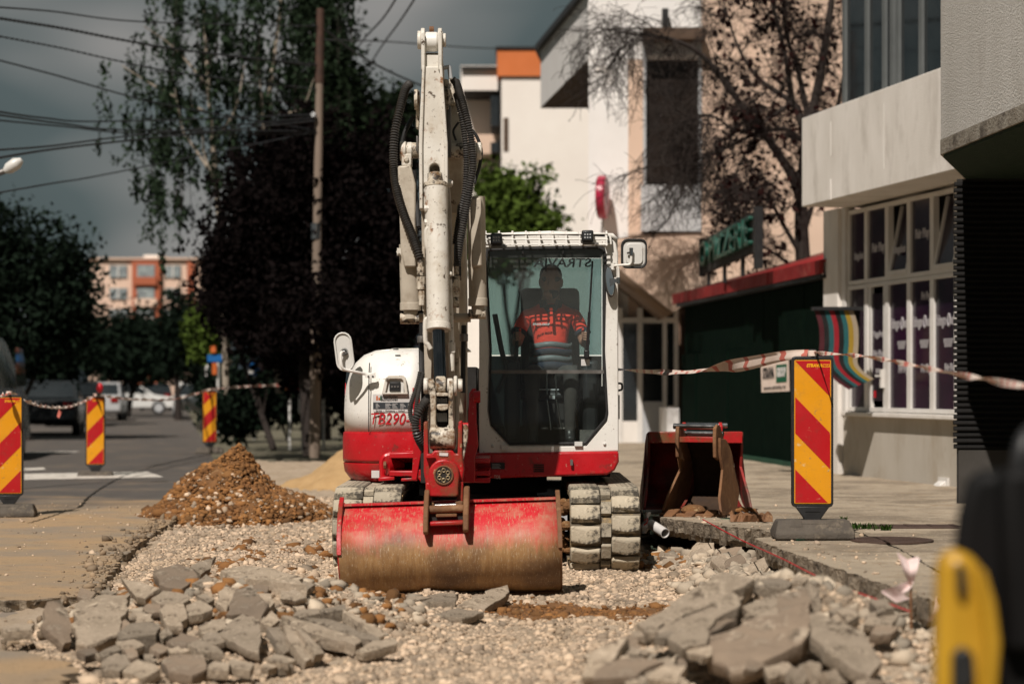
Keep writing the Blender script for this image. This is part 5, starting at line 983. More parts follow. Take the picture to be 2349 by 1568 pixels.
for lb, u, y, rz in (('middle one of the three road hazard signs, beside the worn white line', 219, 28.9, 6), ('smallest of the three road hazard signs, farthest along the road edge', 481, 38.4, 5)):
    c = copy_tree(h1); c['label'] = lb; c.location = (ux(u, y), y, -.06 if y < 30 else 0); c.rotation_euler = (0, 0, R(rz))
# ---------------------------------------------------------------- barrier tape
def tape(label, pts, w=.06, tw=2.0, ph=0, band=.12, knot=None, roll=None):
    P = smooth_path(pts, 26); o = MB(); L = 0; rows = []; acc = [0]
    for i in range(len(P)):
        if i: L += (P[i] - P[i - 1]).length; acc.append(L)
    T = acc[-1]
    for i, p in enumerate(P):
        d = (P[min(i + 1, len(P) - 1)] - P[max(0, i - 1)]).normalized(); x = d.cross(Vector((0, 0, 1))).normalized(); z = x.cross(d); a = ph + tw * acc[i] / T * 2 * math.pi + .35 * math.sin(acc[i] * 5); ww = w * (1 if roll is None else roll(acc[i] / T))
        e = (x * math.cos(a) + z * math.sin(a)) * ww / 2; m = x * -math.sin(a) + z * math.cos(a); rows.append([p - e, p - e * .4 + m * ww * .18, p + e * .4 - m * ww * .12, p + e])
    n = 4
    for i in range(len(rows) - 1):
        mi = int(int((acc[i]) / band * 2) % 4 == 0); k = len(o.v); o.v += rows[i] + rows[i + 1]; o.f += [(k + j, k + j + 1, k + n + j + 1, k + n + j) for j in range(n - 1)]; o.mi += [mi] * (n - 1)
    o.build; ob = None
    if knot:
        for kp_, up_ in knot:
            o.ball(kp_, .022, 7, 5, 0); o.add([kp_, kp_ + Vector((-.03, .0, -.11)), kp_ + Vector((.0, -.01, -.13)), kp_ + Vector((.03, 0, -.06))], [(0, 1, 2, 3)], 1)
    me = bpy.data.meshes.new('barrier_tape'); me.from_pydata([tuple(v) for v in o.v], [], o.f); me.materials.append(M['tapew']); me.materials.append(M['taper']); me.polygons.foreach_set('material_index', o.mi); me.shade_smooth()
    ob = bpy.data.objects.new('barrier_tape', me); COL.objects.link(ob); tag(ob, label, 'barrier tape', 'red and white barrier tapes')
top = hz_p + Vector((0, 0, 1.236))
tape('broad twisted barrier tape from the pavement sign to behind the cab', [top + Vector((-.02, 0, 0)), at(1790, 817, 13.6), at(1690, 837, 14.2), at(1560, 853, 15.3), at(1420, 847, 17.2), at(1330, 838, 18.5)], .060, 1.2, .9, .13, roll=lambda f: .6 + 1.1 * math.exp(-((f - .22) / .2) ** 2))
tape('taut barrier tape from the pavement sign towards the yellow machine', [top + Vector((.02, -.02, 0)), at(1990, 818, 11.6), at(2120, 843, 9.6), at(2250, 868, 8.2), at(2370, 888, 7.2)], .028, 3.5, .4, .05)
p1 = h1.location + Vector((0, 0, 1.236)); p2 = Vector((ux(219, 28.9), 28.9, 1.18)); p3 = Vector((ux(481, 38.4), 38.4, 1.24))
tape('slack barrier tape with a dangling end between the two nearer road signs', [p1, at(62, 918, 20.6), at(100, 930, 22.5), at(150, 932, 25), at(190, 920, 27.3), p2], .05, 7, 0, .1, knot=[(at(136, 934, 24.2), 0)])
tape('straight barrier tape between the two farther road signs', [p2, at(300, 914, 32), at(400, 914, 36), p3], .05, 6, 0, .12)
tape('short barrier tape end running out at the left picture edge', [p1, at(-20, 912, 19), at(-80, 920, 18)], .05, 4, 0, .1)
tape('far barrier tape strung behind the blue signs', [p3, at(520, 888, 41), at(585, 884, 43), at(660, 882, 44)], .06, 4, 0, .15)
b = MB(); b.ball(at(229, 889, 28.8), (.05, .05, .075)); tl = thing('red_lamp', 'red warning lamp on top of the middle road hazard sign', 'warning lamp', p2); b.build('lens', M['printr'], tl); b = MB(); b.cyl(p2 + Vector((.05, -.05, .0)), at(229, 896, 28.8), .03); b.build('base', M['black'], tl)
# ---------------------------------------------------------------- the excavator
EX = thing('excavator', 'white and red tracked excavator standing in the gravel trench', 'excavator', (-.2, 16, -.05))
# tracks
def track(x0, x1, ph):
    ya, yb, rad, zc = 14.66, 16.95, .275, .245; L1 = yb - ya; P = 2 * L1 + 2 * math.pi * rad
    def loop(s, r):                                     # walk round the stadium: top from front to back, down, back, up
        s = s % P
        if s < L1: return ya + s, zc + r, 0
        s -= L1
        if s < math.pi * rad: a = s / rad; return yb + r * math.sin(a), zc + r * math.cos(a), a
        s -= math.pi * rad
        if s < L1: return yb - s, zc - r, math.pi
        s -= L1; a = math.pi + s / rad; return ya + r * math.sin(a), zc + r * math.cos(a), a
    b = MB(); rows = []
    for k in range(96):
        s = P * k / 96; y, z, a = loop(s, rad); y2, z2, _ = loop(s, rad - .03); rows.append([Vector((x0, y, z)), Vector((x1, y, z)), Vector((x1, y2, z2)), Vector((x0, y2, z2))])
    rows.append(rows[0]); b.grid(rows, True); tr = b.build('track', M['belt'], EX)
    n = 42; wd = x1 - x0; pr = None
    for col, (a0, a1) in enumerate(((0, .44), (.58, 1.0))):
        q = MB(); w = wd * (a1 - a0); hl = P / n * .455
        q.add([(0, -hl, 0), (w, -hl, 0), (w, hl, 0), (0, hl, 0), (.008, -hl * .55, .042), (w - .008, -hl * .62, .045), (w - .008, hl * .8, .045), (.008, hl * .9, .042), (w * .5, -hl * .72, .046), (w * .5, hl * .7, .046)],
              [(3, 2, 1, 0), (0, 1, 5, 8, 4), (1, 2, 6, 5), (2, 3, 7, 9, 6), (3, 0, 4, 7), (4, 8, 9, 7), (8, 5, 6, 9)])
        pr = q.build('track_lug', M['lugs'], tr, bevel=.010, origin=(0, 0, 0)); first = True
        for k in range(n):
            s = P * (k + .5 * (col == 1) + ph) / n; y, z, a = loop(s, rad + .001); o = pr if first else pr.copy()
            if not first: COL.objects.link(o)
            o.parent = tr; first = False; o.location = Vector((x0 + wd * a0, y, z)) - wl(EX); o.rotation_euler = (-a, 0, 0); W[o.name] = wl(EX)
    q = MB()
    for k in range(n):
        s = P * (k + .25 + ph) / n; y, z, a = loop(s, rad + .001); c, sn = math.cos(a), math.sin(a); h = .03; x_a, x_b = x0 + wd * .442, x0 + wd * .578
        q.add([(x, y + dy * c + dz * sn, z - dy * sn + dz * c) for x in (x_a, x_b) for dy in (-.050, .050) for dz in (0, .034)], [(0, 1, 3, 2), (4, 6, 7, 5), (0, 4, 5, 1), (2, 3, 7, 6), (0, 2, 6, 4), (1, 5, 7, 3)])
    tag(q.build('track_links', M['lugs'], tr), kind='stuff')
    for y in (ya, yb): q = MB(); q.cyl((x0 + .1, y, zc), (x1 - .1, y, zc), .235, None, 24); q.build('idler_wheel', M['dsteel'], tr)
    for y in np.linspace(ya + .4, yb - .4, 5): q = MB(); q.cyl((x0 + .06, y, .08), (x1 - .06, y, .08), .09, None, 14); q.build('roller', M['dsteel'], tr)
    q = MB(); q.box(x0 + .09, x1 - .09, ya + .12, yb - .12, .13, .40); q.build('track_frame', M['rust'], tr, bevel=.02)
track(.42, .93, 0); track(-1.30, -.80, .3)
b = MB(); b.box(-.80, .42, 15.2, 16.5, .14, .40); b.box(-.55, .2, 15.1, 16.7, .36, .47); b.build('undercarriage_frame', M['dark'], EX, bevel=.03)
b = MB(); b.box(-.80, -.5, 15.15, 15.2, .16, .42); b.box(.2, .42, 15.14, 15.2, .2, .44); b.build('frame_plate', M['greyp'], EX)
b = MB(); b.cyl((-.2, 15.95, .46), (-.2, 15.95, .60), .48, None, 40); b.build('slew_ring', M['dark'], EX)
for i in range(16): b = MB(); b.ball((.40 + rnd.uniform(-.05, .04), 14.75 + rnd.uniform(-.1, .2), rnd.uniform(.08, .45)), (rnd.uniform(.02, .05), rnd.uniform(.02, .05), rnd.uniform(.02, .045)), 7, 5); b.build('mud_lump', M['soil'], EX, smooth=False)
b = MB(); b.extr([(17.5, .04), (17.42, .10), (17.40, .34), (17.5, .44), (17.56, .44), (17.46, .32), (17.48, .12), (17.55, .04)], 'x', -1.42, .95); b.build('dozer_blade', M['greyp'], EX); b = MB(); b.box(-1.44, .97, 17.46, 17.6, .44, .475); b.build('blade_edge', M['black'], EX)
# upper body: plan path along the front, round the left corner and back
def path(x0, yf, xl, r, yb, n=12):
    P = [(x0, yf, 0, 1)] + [(x0 + (xl + r - x0) * k / 3, yf, 0, 1) for k in (1, 2)]
    for k in range(n + 1): a = R(90) * k / n; P.append((xl + r - r * math.sin(a), yf + r - r * math.cos(a), math.sin(a), math.cos(a)))
    return P + [(xl, (yf + yb) / 2, 1, 0), (xl, yb, 1, 0)]
def skin(name, m, x0, yf, xl, r, yb, prof, solid=.012, twist=None):
    rows = []
    for (x, y, nx_, ny_) in path(x0, yf, xl, r, yb): rows.append([Vector((x + nx_ * o, y + ny_ * o, z)) for o, z in prof])
    b = MB(); b.grid(rows); return b.build(name, m, EX, solid=solid, ang=50)
body = MB(); body.box(-1.02, .76, 15.42, 17.4, .60, .98); body.box(-1.0, -.28, 15.5, 17.4, .98, 1.45); body.build('body_core', M['dark'], EX)
hood = skin('engine_hood', M['white'], -.70, 15.310, -1.31, .36, 17.5, [(0, .948), (-.004, 1.10), (.0, 1.20), (.012, 1.30), (.04, 1.40), (.085, 1.48), (.15, 1.54), (.24, 1.575), (.42, 1.592), (.95, 1.605)])
b = MB(); b.box(-.71, -.695, 15.33, 17.4, .95, 1.58); b.build('hood_side', M['black'], hood)
b = MB(); b.tube([(-1.10, 15.297, .95), (-1.10, 15.297, 1.30), (-1.10, 15.33, 1.40), (-1.10, 15.38, 1.48)], .004, 4); b.build('panel_seam', M['black'], hood)
skin('counterweight_band', M['red'], -.70, 15.292, -1.32, .37, 17.52, [(0, .715), (-.004, .74), (-.004, .90), (0, .935), (.02, .948)])
skin('counterweight', M['red'], -1.0, 15.292, -1.32, .37, 17.52, [(.20, .545), (.12, .555), (.05, .585), (.01, .64), (0, .70), (.012, .708)])
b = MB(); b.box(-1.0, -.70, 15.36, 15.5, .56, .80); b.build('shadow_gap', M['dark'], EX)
b = MB(); b.box(ux(852, 15.28), ux(870, 15.28), 15.284, 15.292, vz(1095, 15.28), vz(1078, 15.28)); b.build('white_sticker', M['printw'], EX)
# windows of the hood and its lamp
b = MB(); b.extr([(-1.312, 0)] and [(15.72, 1.23), (15.95, 1.42), (16.4, 1.44), (16.4, 1.2)], 'x', -1.325, -1.29); b.build('hood_window', M['winglass'], hood)
lh = MB(); lh.ring([(876, 903), (884, 866), (892, 860), (924, 860), (930, 866), (936, 903)], [(884, 900), (890, 872), (894, 868), (920, 868), (925, 872), (928, 900)], 15.262, 15.32); lw = lh.build('lamp_housing', M['cream'], EX, bevel=.004)
b = MB(); b.box(ux(886, 15.28), ux(926, 15.28), 15.285, 15.30, vz(901, 15.28), vz(868, 15.28)); b.build('lamp_recess', M['greyback'], lw); b = MB(); b.box(ux(893, 15.27), ux(919, 15.27), 15.272, 15.286, vz(897, 15.27), vz(875, 15.27)); b.build('lamp_lens', M['black'], lw, bevel=.008)
for k in range(3): b = MB(); b.cyl((ux(899 + 7 * k, 15.27), 15.266, vz(886, 15.27)), (ux(899 + 7 * k, 15.27), 15.272, vz(886, 15.27)), .008, None, 10); b.build('led', M['dsteel'], lw)
# sticker and model number on the hood front
st = MB(); st.box(ux(855, 15.29), ux(952, 15.29), 15.2935, 15.297, vz(944, 15.29), vz(903, 15.29)); st = st.build('hood_sticker', M['printw'], EX)
def hl_(s, u, v, sz, m_, w=None, **k): return lettering('lettering', s, sz, m_, st, at(u, v, 15.291), FRONT, width=w, depth=.001, **k)
px_ = 15.29 / F
hl_('Huppenkothen', 893, 909, .034, M['print'], 38 * px_ , shear=.1); hl_('Baumaschinen', 893, 915.5, .034, M['print'], 38 * px_, shear=.1); hl_('Service  -  Vermietung  -  Verkauf', 895, 941, .020, M['print'], 66 * px_)
b = MB(); b.box(ux(856, 15.29), ux(950, 15.29), 15.291, 15.2935, vz(937, 15.29), vz(922, 15.29)); b.build('dark_bar', mat('slate_print', (.035, .042, .048), None, 3, .5), st)
for k, (u, w) in enumerate(((862, 9), (884, 14), (900, 12), (918, 13), (936, 12))):
    for j in range(4): b = MB(); b.box(ux(u, 15.29), ux(u + w * (.6 + .4 * ((j * 7 + k) % 3) / 2), 15.29), 15.2895, 15.2912, vz(925.6 + j * 3, 15.29), vz(924.6 + j * 3, 15.29)); b.build('small_print', M['printw'], st)
for u, m_ in ((863, 'printo'), (868, 'printo'), (872, 'printg')): b = MB(); b.box(ux(u, 15.29), ux(u + 3.4, 15.29), 15.291, 15.2936, vz(917, 15.29), vz(907 if u != 868 else 911, 15.29)); b.build('logo_bar', M[m_], st)
lettering('lettering', 'TB290-2', .125, M['printr'], hood, at(900, 961, 15.294), FRONT, shear=.25, bold=0, width=104 * px_)
# side print, curving with the flank (reads as the end of a word seen edge on)
S = ((0, 0, -1), (-1, 0, 0), (0, 1, 0))
lettering('lettering', 'STRAVIA', .26, M['printr'], hood, (-1.3165, 16.25, 1.22), tuple(zip((0, -1, 0), (0, 0, 1), (-1, 0, 0))), shear=.2, bold=.006, width=1.1)
b = MB(); b.box(-1.319, -1.314, 15.75, 16.35, 1.01, 1.11); gb_ = b.build('word_plate', M['print'], EX); lettering('lettering', 'GROUP', .10, M['printw'], gb_, (-1.3205, 16.05, 1.06), tuple(zip((0, -1, 0), (0, 0, 1), (-1, 0, 0))), bold=.004, width=.5)
b = MB(); b.box(ux(901, 15.35), ux(913, 15.35), 15.40, 15.42, vz(801, 15.3), vz(799, 15.3)); b.build('hood_slot', M['black'], hood)
# red skirt under the cab
b = MB(); b.plate([(1090, 1038), (1419, 1034), (1420, 1058), (1410, 1078), (1392, 1088), (1130, 1096), (1090, 1096)], 14.96, 17.4); sk = b.build('red_skirt', M['red'], EX, bevel=.015)
for k in range(4): b = MB(); b.box(ux(1224, 14.95), ux(1248, 14.95), 14.95, 14.965, vz(1066.5 + k * 5, 14.95), vz(1064 + k * 5, 14.95)); b.build('vent_slot', M['dark'], sk)
b = MB(); b.box(ux(1126, 14.95), ux(1158, 14.95), 14.948, 14.957, vz(1075, 14.95), vz(1060, 14.95)); pt = b.build('type_plate', M['black'], EX)
for k in range(4): b = MB(); b.box(ux(1128.5, 14.94), ux(1146 + 3 * (k % 2), 14.94), 14.945, 14.948, vz(1064.4 + k * 3, 14.94), vz(1063.3 + k * 3, 14.94)); b.build('small_print', M['greyp'], pt)
lettering('lettering', 'TOIL', .04, M['printw'], sk, at(1141, 1093.5, 14.94), FRONT, width=.05)
b = MB(); b.cyl(at(1311, 1056, 14.96), at(1311, 1056, 14.93), .012, None, 10); b.box(ux(1308, 14.93), ux(1314, 14.93), 14.925, 14.94, vz(1066, 14.93), vz(1059, 14.93)); b.build('skirt_catch', M['dsteel'], sk)
# ------------------------------------------------ cab
O = [(1107, 540), (1250, 536), (1405, 540), (1416, 560), (1417, 800), (1418, 1036), (1250, 1039), (1107, 1042)]
Iw = [(1122, 568), (1250, 565), (1382, 566), (1390, 582), (1392, 800), (1393, 958), (1250, 1021), (1135, 1021)]
O = [(1099, 545), (1250, 539), (1392, 539), (1412, 552), (1418, 580), (1418, 800), (1419, 940), (1419, 1036), (1345, 1038), (1165, 1041), (1099, 1042), (1099, 950), (1099, 800), (1099, 600)]
Iw = [(1116, 570), (1250, 566), (1380, 565), (1388, 569), (1391, 590), (1387, 800), (1395, 945), (1392, 962), (1345, 1018), (1168, 1020), (1126, 975), (1120, 940), (1124, 800), (1113, 600)]
b = MB(); b.ring(O, Iw, 14.98, 15.04); cab = b.build('cab_front_frame', M['white'], EX, bevel=.012)
In2 = [(u + (1250 - u) * .035 + (0), v + (790 - v) * .022) for u, v in Iw]
b = MB(); b.ring([(u + (1250 - u) * .0, v) for u, v in Iw], In2, 14.968, 14.985); b.build('window_seal', M['rubber'], cab, bevel=.004)
up_g = [p for p in Iw if p[1] < 845] ; lo_g = [p for p in Iw if p[1] > 845]
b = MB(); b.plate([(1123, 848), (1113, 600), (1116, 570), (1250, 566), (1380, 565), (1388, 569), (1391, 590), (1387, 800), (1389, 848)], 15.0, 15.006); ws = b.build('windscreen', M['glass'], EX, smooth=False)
b = MB(); b.plate([(1389, 856), (1395, 945), (1392, 962), (1345, 1018), (1168, 1020), (1126, 975), (1120, 940), (1123, 856)], 15.0, 15.006); b.build('lower_windscreen', M['glasslow'], EX, smooth=False)
b = MB(); b.plate([(1122, 848), (1390, 848), (1390, 856), (1122, 856)], 14.975, 15.02); b.build('window_rail', M['dsteel'], cab)
for u0, u1 in ((1198, 1201), (1290, 1293)): b = MB(); b.plate([(u0, 562), (u1, 562), (u1, 586), (u0, 586)], 14.95, 14.99); b.build('glass_clip', M['black'], cab)
for u0, u1, v0, v1 in ((1150, 1166, 1020, 1031), (1318, 1336, 1012, 1022)): b = MB(); b.plate([(u0, v0), (u1, v0), (u1, v1), (u0, v1)], 14.955, 14.99); b.build('lower_clip', M['greyback'], cab)
for u, v in ((1130, 1022), (1387, 1017)): b = MB(); b.ball(at(u, v, 14.975), .012, 10, 7); b.build('bolt_cap', M['greyback'], cab)
# side print on the windscreen inside, seen in reverse
lettering('lettering', 'STRAVIA', .092, M['print'], ws, at(1290, 603, 15.02), FRONT, shear=-.1, bold=.002, width=.44, mirror=True)
b = MB(); b.box(ux(1333, 15), ux(1353, 15), 14.992, 14.999, vz(838, 15), vz(823, 15)); b.build('sticker', M['printw'], ws)
b = MB(); b.bar(at(1359, 598, 14.965), at(1352, 720, 14.955), .008, .012); b.bar(at(1352, 715, 14.953), at(1347, 815, 14.95), .016, .02); b.build('wiper', M['black'], cab)
b = MB(); b.box(ux(1340, 14.95), ux(1352, 14.95), 14.94, 14.99, vz(822, 14.95), vz(802, 14.95)); b.build('wiper_motor', M['black'], cab, bevel=.008)
# right cab pillar: rounded tube, roof, side frames, rear
xr0, xr1, xlft = ux(1399, 15), ux(1419, 15), ux(1099, 15)
b = MB(); b.tube(smooth_path([(xr1 - .03, 15.1, .82), (xr1 - .028, 15.1, 1.5), (xr1 - .032, 15.1, 2.2), (xr1 - .05, 15.1, 2.40)], 4), .032, 10); b.build('corner_pillar', M['white'], cab)
def sideframe(x0, x1, mt, nm):
    b = MB(); Oy = [(15.04, .82), (16.6, .82), (16.6, 2.42), (15.04, 2.42)]; Iy = [(15.16, 1.0 if x0 > 0 else 1.05), (16.5, 1.5), (16.5, 2.3), (15.16, 2.3)]; n = 4
    v = [(x, y, z) for x in (x0, x1) for L in (Oy, Iy) for y, z in L]; f = []
    for i in range(n):
        j = (i + 1) % n; f += [(i, j, n + j, n + i), (2 * n + i, 3 * n + i, 3 * n + j, 2 * n + j), (i, 2 * n + i, 2 * n + j, j), (n + i, n + j, 3 * n + j, 3 * n + i)]
    b.add(v, f); o = b.build(nm, mt, EX, bevel=.01); g = MB(); g.add([((x0 + x1) / 2, y, z) for y, z in Iy], [(0, 1, 2, 3)]); g.build('side_glass', M['rearglass'], o, solid=.005); return o
dr = sideframe(xr1 - .05, xr1 - .005, M['white'], 'cab_door'); sideframe(xlft, xlft + .05, M['white'], 'cab_side_wall')
b = MB(); b.tube(smooth_path([(xr1 + .0, 15.12, vz(878, 15.12)), (xr1 + .03, 15.12, vz(880, 15.12)), (xr1 + .03, 15.12, vz(892, 15.12)), (xr1, 15.12, vz(895, 15.12))], 4), .008, 8); b.build('door_handle', M['black'], dr)
b = MB(); b.box(xr1 - .004, xr1 + .012, 15.07, 15.14, vz(960, 15.1), vz(905, 15.1)); b.build('door_seal', M['black'], dr)
b = MB(); b.box(xlft + .05, xr1 - .06, 16.5, 16.56, .82, 1.55); b.build('rear_panel', M['dark'], EX)
b = MB(); b.add([(xlft + .05, 16.53, 1.56), (xr1 - .06, 16.53, 1.56), (xr1 - .06, 16.53, 2.36), (xlft + .05, 16.53, 2.36)], [(0, 1, 2, 3)]); b.build('rear_glass', M['rearglass'], EX, solid=.005)
b = MB(); b.box(xlft + .055, xr1 - .06, 15.04, 16.5, .80, .85); b.box(xlft + .051, xlft + .06, 15.17, 16.49, .86, 1.36); b.box(xr1 - .075, xr1 - .062, 15.17, 16.49, .86, 1.30); b.build('cab_floor', M['dark'], EX)
b = MB(); b.grid([[Vector((x, y, z + .0)) for x, z in ((xlft, 2.40), (xlft + .03, 2.432), (.28, 2.452), (xr1 - .05, 2.435), (xr1 - .015, 2.40))] for y in (14.97, 15.4, 16.64)]); rf = b.build('cab_roof', M['white'], EX, solid=.03)
b = MB(); b.box(xlft + .06, xr1 - .07, 15.06, 16.48, 2.36, 2.385); b.build('roof_lining', M['dark'], rf)
b = MB(); b.plate([(1113, 566), (1395, 562), (1395, 534), (1113, 536)], 14.97, 14.985); b.build('roof_front_panel', M['white'], rf)
gd_ = []
for v_ in (536.5, 549, 561): b = MB(); b.tube([at(1112, v_, 14.86), at(1394, v_ - 1, 14.86)], .006, 8); gd_.append(b.build('guard_rail', M['white'], rf))
for k in range(10):
    u = 1114 + k * 30.8; b = MB(); b.bar(at(u, 529, 14.87), at(u, 563, 14.855), .010, .012, (1, 0, 0)); b.bar(at(u, 531, 14.87), (ux(u, 14.87), 15.15, 2.45), .010, .016, (1, 0, 0)); b.build('guard_bar', M['white'], rf)
for u, v in ((1138.5, 548), (1348, 541)):
    b = MB(); b.plate([(u - 13.5, v - 14), (u + 13.5, v - 14), (u + 13.5, v + 13.5), (u - 13.5, v + 13.5)], 14.80, 14.88); wk = b.build('work_light', M['black'], EX, bevel=.012)
    b = MB(); b.plate([(u - 10, v - 10), (u + 10, v - 10), (u + 10, v + 9), (u - 10, v + 9)], 14.794, 14.80); b.build('lens', M['winglass'], wk, bevel=.004)
    for i in range(6): b = MB(); b.cyl(at(u - 6 + 6 * (i % 3), v - 4 + 7 * (i // 3), 14.794), at(u - 6 + 6 * (i % 3), v - 4 + 7 * (i // 3), 14.79), .0065, None, 8); b.build('led', M['greyp'], wk)
    b = MB(); b.plate([(u - 12, v + 14.5), (u + 25, v + 14.5), (u + 25, v + 19), (u - 12, v + 19)], 14.84, 14.90); b.build('bracket', M['dsteel'], wk)
b = MB(); b.plate([(1388, 536), (1402, 536), (1404, 560), (1388, 562)], 14.93, 14.97); b.build('roof_bracket', M['white'], rf, bevel=.004)
for v_ in (543, 554): b = MB(); b.cyl(at(1395, v_, 14.93), at(1395, v_, 14.92), .008, None, 8); b.build('bolt', M['dsteel'], rf)
# mirrors
def rrect(u0, u1, v0, v1, r):
    return [((u1 - r if sx > 0 else u0 + r) + r * math.cos(a), (v1 - r if sz > 0 else v0 + r) + r * math.sin(a)) for sx, sz, a0 in ((1, 1, 0), (-1, 1, 90), (-1, -1, 180), (1, -1, 270)) for a in (R(a0), R(a0 + 30), R(a0 + 60), R(a0 + 90))]
Ym = 14.9
b = MB(); b.plate(rrect(1428, 1482, 550, 612, 13), Ym, Ym + .035); mr = b.build('door_mirror', M['greyback'], EX, bevel=.012)
b = MB(); b.plate(rrect(1436, 1475, 557, 606, 10), Ym - .012, Ym); b.build('raised_back', M['greyback'], mr, bevel=.01)
b = MB(); b.ring(rrect(1425, 1484.5, 547, 614.5, 14), rrect(1429, 1481, 551, 611, 12), Ym - .012, Ym + .04); b.build('rubber_rim', M['rubber'], mr, bevel=.004)
b = MB(); b.tube(smooth_path([at(1408, 609, Ym - .02), at(1430, 607, Ym - .04), at(1443, 606, Ym - .045), at(1447, 601, Ym - .045), at(1448, 590, Ym - .045), at(1448, 574, Ym - .045)], 5), .0095, 10); b.build('mirror_arm', M['white'], mr)
b = MB(); b.cyl(at(1448, 585, Ym - .045), at(1448, 568, Ym - .045), .0145, None, 12); b.cyl(at(1439, 580, Ym - .03), at(1448, 578, Ym - .045), .008); b.build('clamp', M['steel'], mr)
b = MB(); b.cyl(at(1406, 603, Ym + .05), at(1406, 618, Ym + .05), .017, None, 12); b.tube(smooth_path([at(1408, 614, Ym), at(1414, 610, Ym - .02), at(1418, 613, Ym - .03), at(1419, 625, Ym - .03), at(1419, 645, Ym - .03)], 4), .009, 8); b.build('arm_bracket', M['white'], mr)
b = MB(); b.cyl(at(1418, 636, Ym - .03), at(1418, 650, Ym - .03), .0135, None, 12); b.plate([(1399, 637), (1416, 639), (1416, 646), (1400, 656)], Ym - .04, Ym - .03); b.build('clamp', M['steel'], mr)
tilt = Matrix.Rotation(R(38), 3, 'Z')
def oval(u, v, ru, rv, Y, th, name, m, par, M3=None, bev=.004, n=24):
    b = MB(); c = at(u, v, Y); k = Y / F; P = [(ru * k * math.cos(2 * math.pi * i / n) * (abs(math.cos(2 * math.pi * i / n)) ** -.15 if abs(math.cos(2 * math.pi * i / n)) > .2 else 1.2), rv * k * math.sin(2 * math.pi * i / n)) for i in range(n)]
    b.extr([(c.x + x, c.z + z) for x, z in P], 'y', Y, Y + th)
    if M3: b.rot(M3, c)
    return b.build(name, m, par, bevel=bev)
M3 = Matrix.Rotation(R(-7), 3, 'Y')
mw = oval(1398, 645, 12, 36, Ym + .0, .02, 'wide_angle_mirror', M['rubber'], EX, M3); oval(1399, 645, 9.5, 33, Ym - .008, .008, 'mirror_face', M['mirror'], mw, M3)
Yl = 15.25
def caps(cu, cv, hw, hh, tl):
    P = []
    for s, a0 in ((-1, 180), (1, 0)):
        for k in range(9): a = R(a0 + k * 22.5); P.append((hw * math.cos(a), s * (hh - hw) + hw * math.sin(a)))
    c, s = math.cos(R(tl)), math.sin(R(tl)); return [(cu + x * c - y * s, cv + x * s + y * c) for x, y in P]
b = MB(); b.plate(caps(789, 806, 19, 44, -7), Yl, Yl + .05); hm = b.build('hood_mirror', M['greyback'], EX, bevel=.015, seg=3)
b = MB(); b.ring(caps(789, 806, 21, 45.5, -7), caps(789, 806, 16.5, 41, -7), Yl - .012, Yl + .012); b.build('rim', M['greyback'], hm, bevel=.005)
b = MB(); b.cyl(at(790, 806, Yl - .03), at(790, 806, Yl), .022, .03, 16); b.ball(at(790, 806, Yl - .035), .012); b.build('ball_joint', M['steel'], hm)
b = MB(); b.tube(smooth_path([at(786, 806, Yl - .04), at(782, 812, Yl - .05), at(783, 835, Yl - .06), at(790, 846, Yl - .05), at(815, 852, Yl - .02), at(840, 857, 15.28), at(860, 857, 15.27)], 6), .0115, 10); b.build('mirror_arm', M['white'], hm)
b = MB(); b.plate([(836, 860), (861, 854), (861, 866), (838, 866)], 15.26, 15.285); b.build('arm_foot', M['white'], hm)
for u in (845, 855): b = MB(); b.cyl(at(u, 862.5, 15.26), at(u, 862.5, 15.252), .008, None, 8); b.build('bolt', M['dsteel'], hm)
# cab interior
b = MB(); b.extr([(15.86, 1.28), (15.41, 1.28), (15.37, 1.20), (15.86, 1.18)], 'x', .06, .55); b.extr([(15.84, 1.30), (15.96, 1.32), (16.07, 2.06), (15.99, 2.10), (15.89, 2.0)], 'x', .07, .54); seat = b.build('seat', M['black'], EX, bevel=.04)
b = MB(); b.box(.08, .52, 15.42, 15.96, .85, 1.18); b.build('seat_base', M['dark'], seat)
for sx in (-1, 1):
    x = .30 + sx * .30; b = MB(); b.box(x - .06, x + .06, 15.19, 16.0, .9, 1.50); c_ = b.build('side_console', M['black'], EX, bevel=.03)
    b = MB(); b.cyl((.30 + sx * .27, 15.22, 1.48), (.30 + sx * .262, 15.17, 1.66), .018, .012); b.ball((.30 + sx * .262, 15.165, 1.69), (.022, .022, .045)); b.build('control_lever', M['black'], c_)
for u0, u1 in ((1254, 1264), (1275, 1288)):
    for ua, ub, va, vb in ((u0, u0 + 1, 850, 905), (u0 + 1, u1, 915, 985)): b = MB(); b.cyl(at(ua, va, 15.22), at(ub, vb, 15.22), .008); b.build('travel_lever', M['steel'], EX)
b = MB(); b.box(ux(1232, 15.22), ux(1282, 15.22), 15.215, 15.225, vz(894, 15.22), vz(891, 15.22)); b.box(ux(1260, 15.2), ux(1273, 15.2), 15.2, 15.215, vz(914, 15.2), vz(906, 15.2)); b.build('lever_link', M['greyp'], EX)
b = MB()
for u in (1240, 1268, 1290): b.box(ux(u, 15.25), ux(u + 18, 15.25), 15.18, 15.36, vz(984, 15.25), vz(979, 15.25))
b.build('pedal', M['dsteel'], EX, bevel=.01)
b = MB(); b.box(ux(1330, 15.1), ux(1375, 15.1), 15.08, 15.3, vz(1015, 15.1), vz(985, 15.1)); b.build('footwell_box', M['dsteel'], EX)
b = MB(); b.tube(smooth_path([at(1135, 720, 15.1), at(1150, 800, 15.15), at(1160, 850, 15.2), at(1140, 900, 15.2)], 5), .02, 8); b.build('cab_hose', M['rubber'], EX)
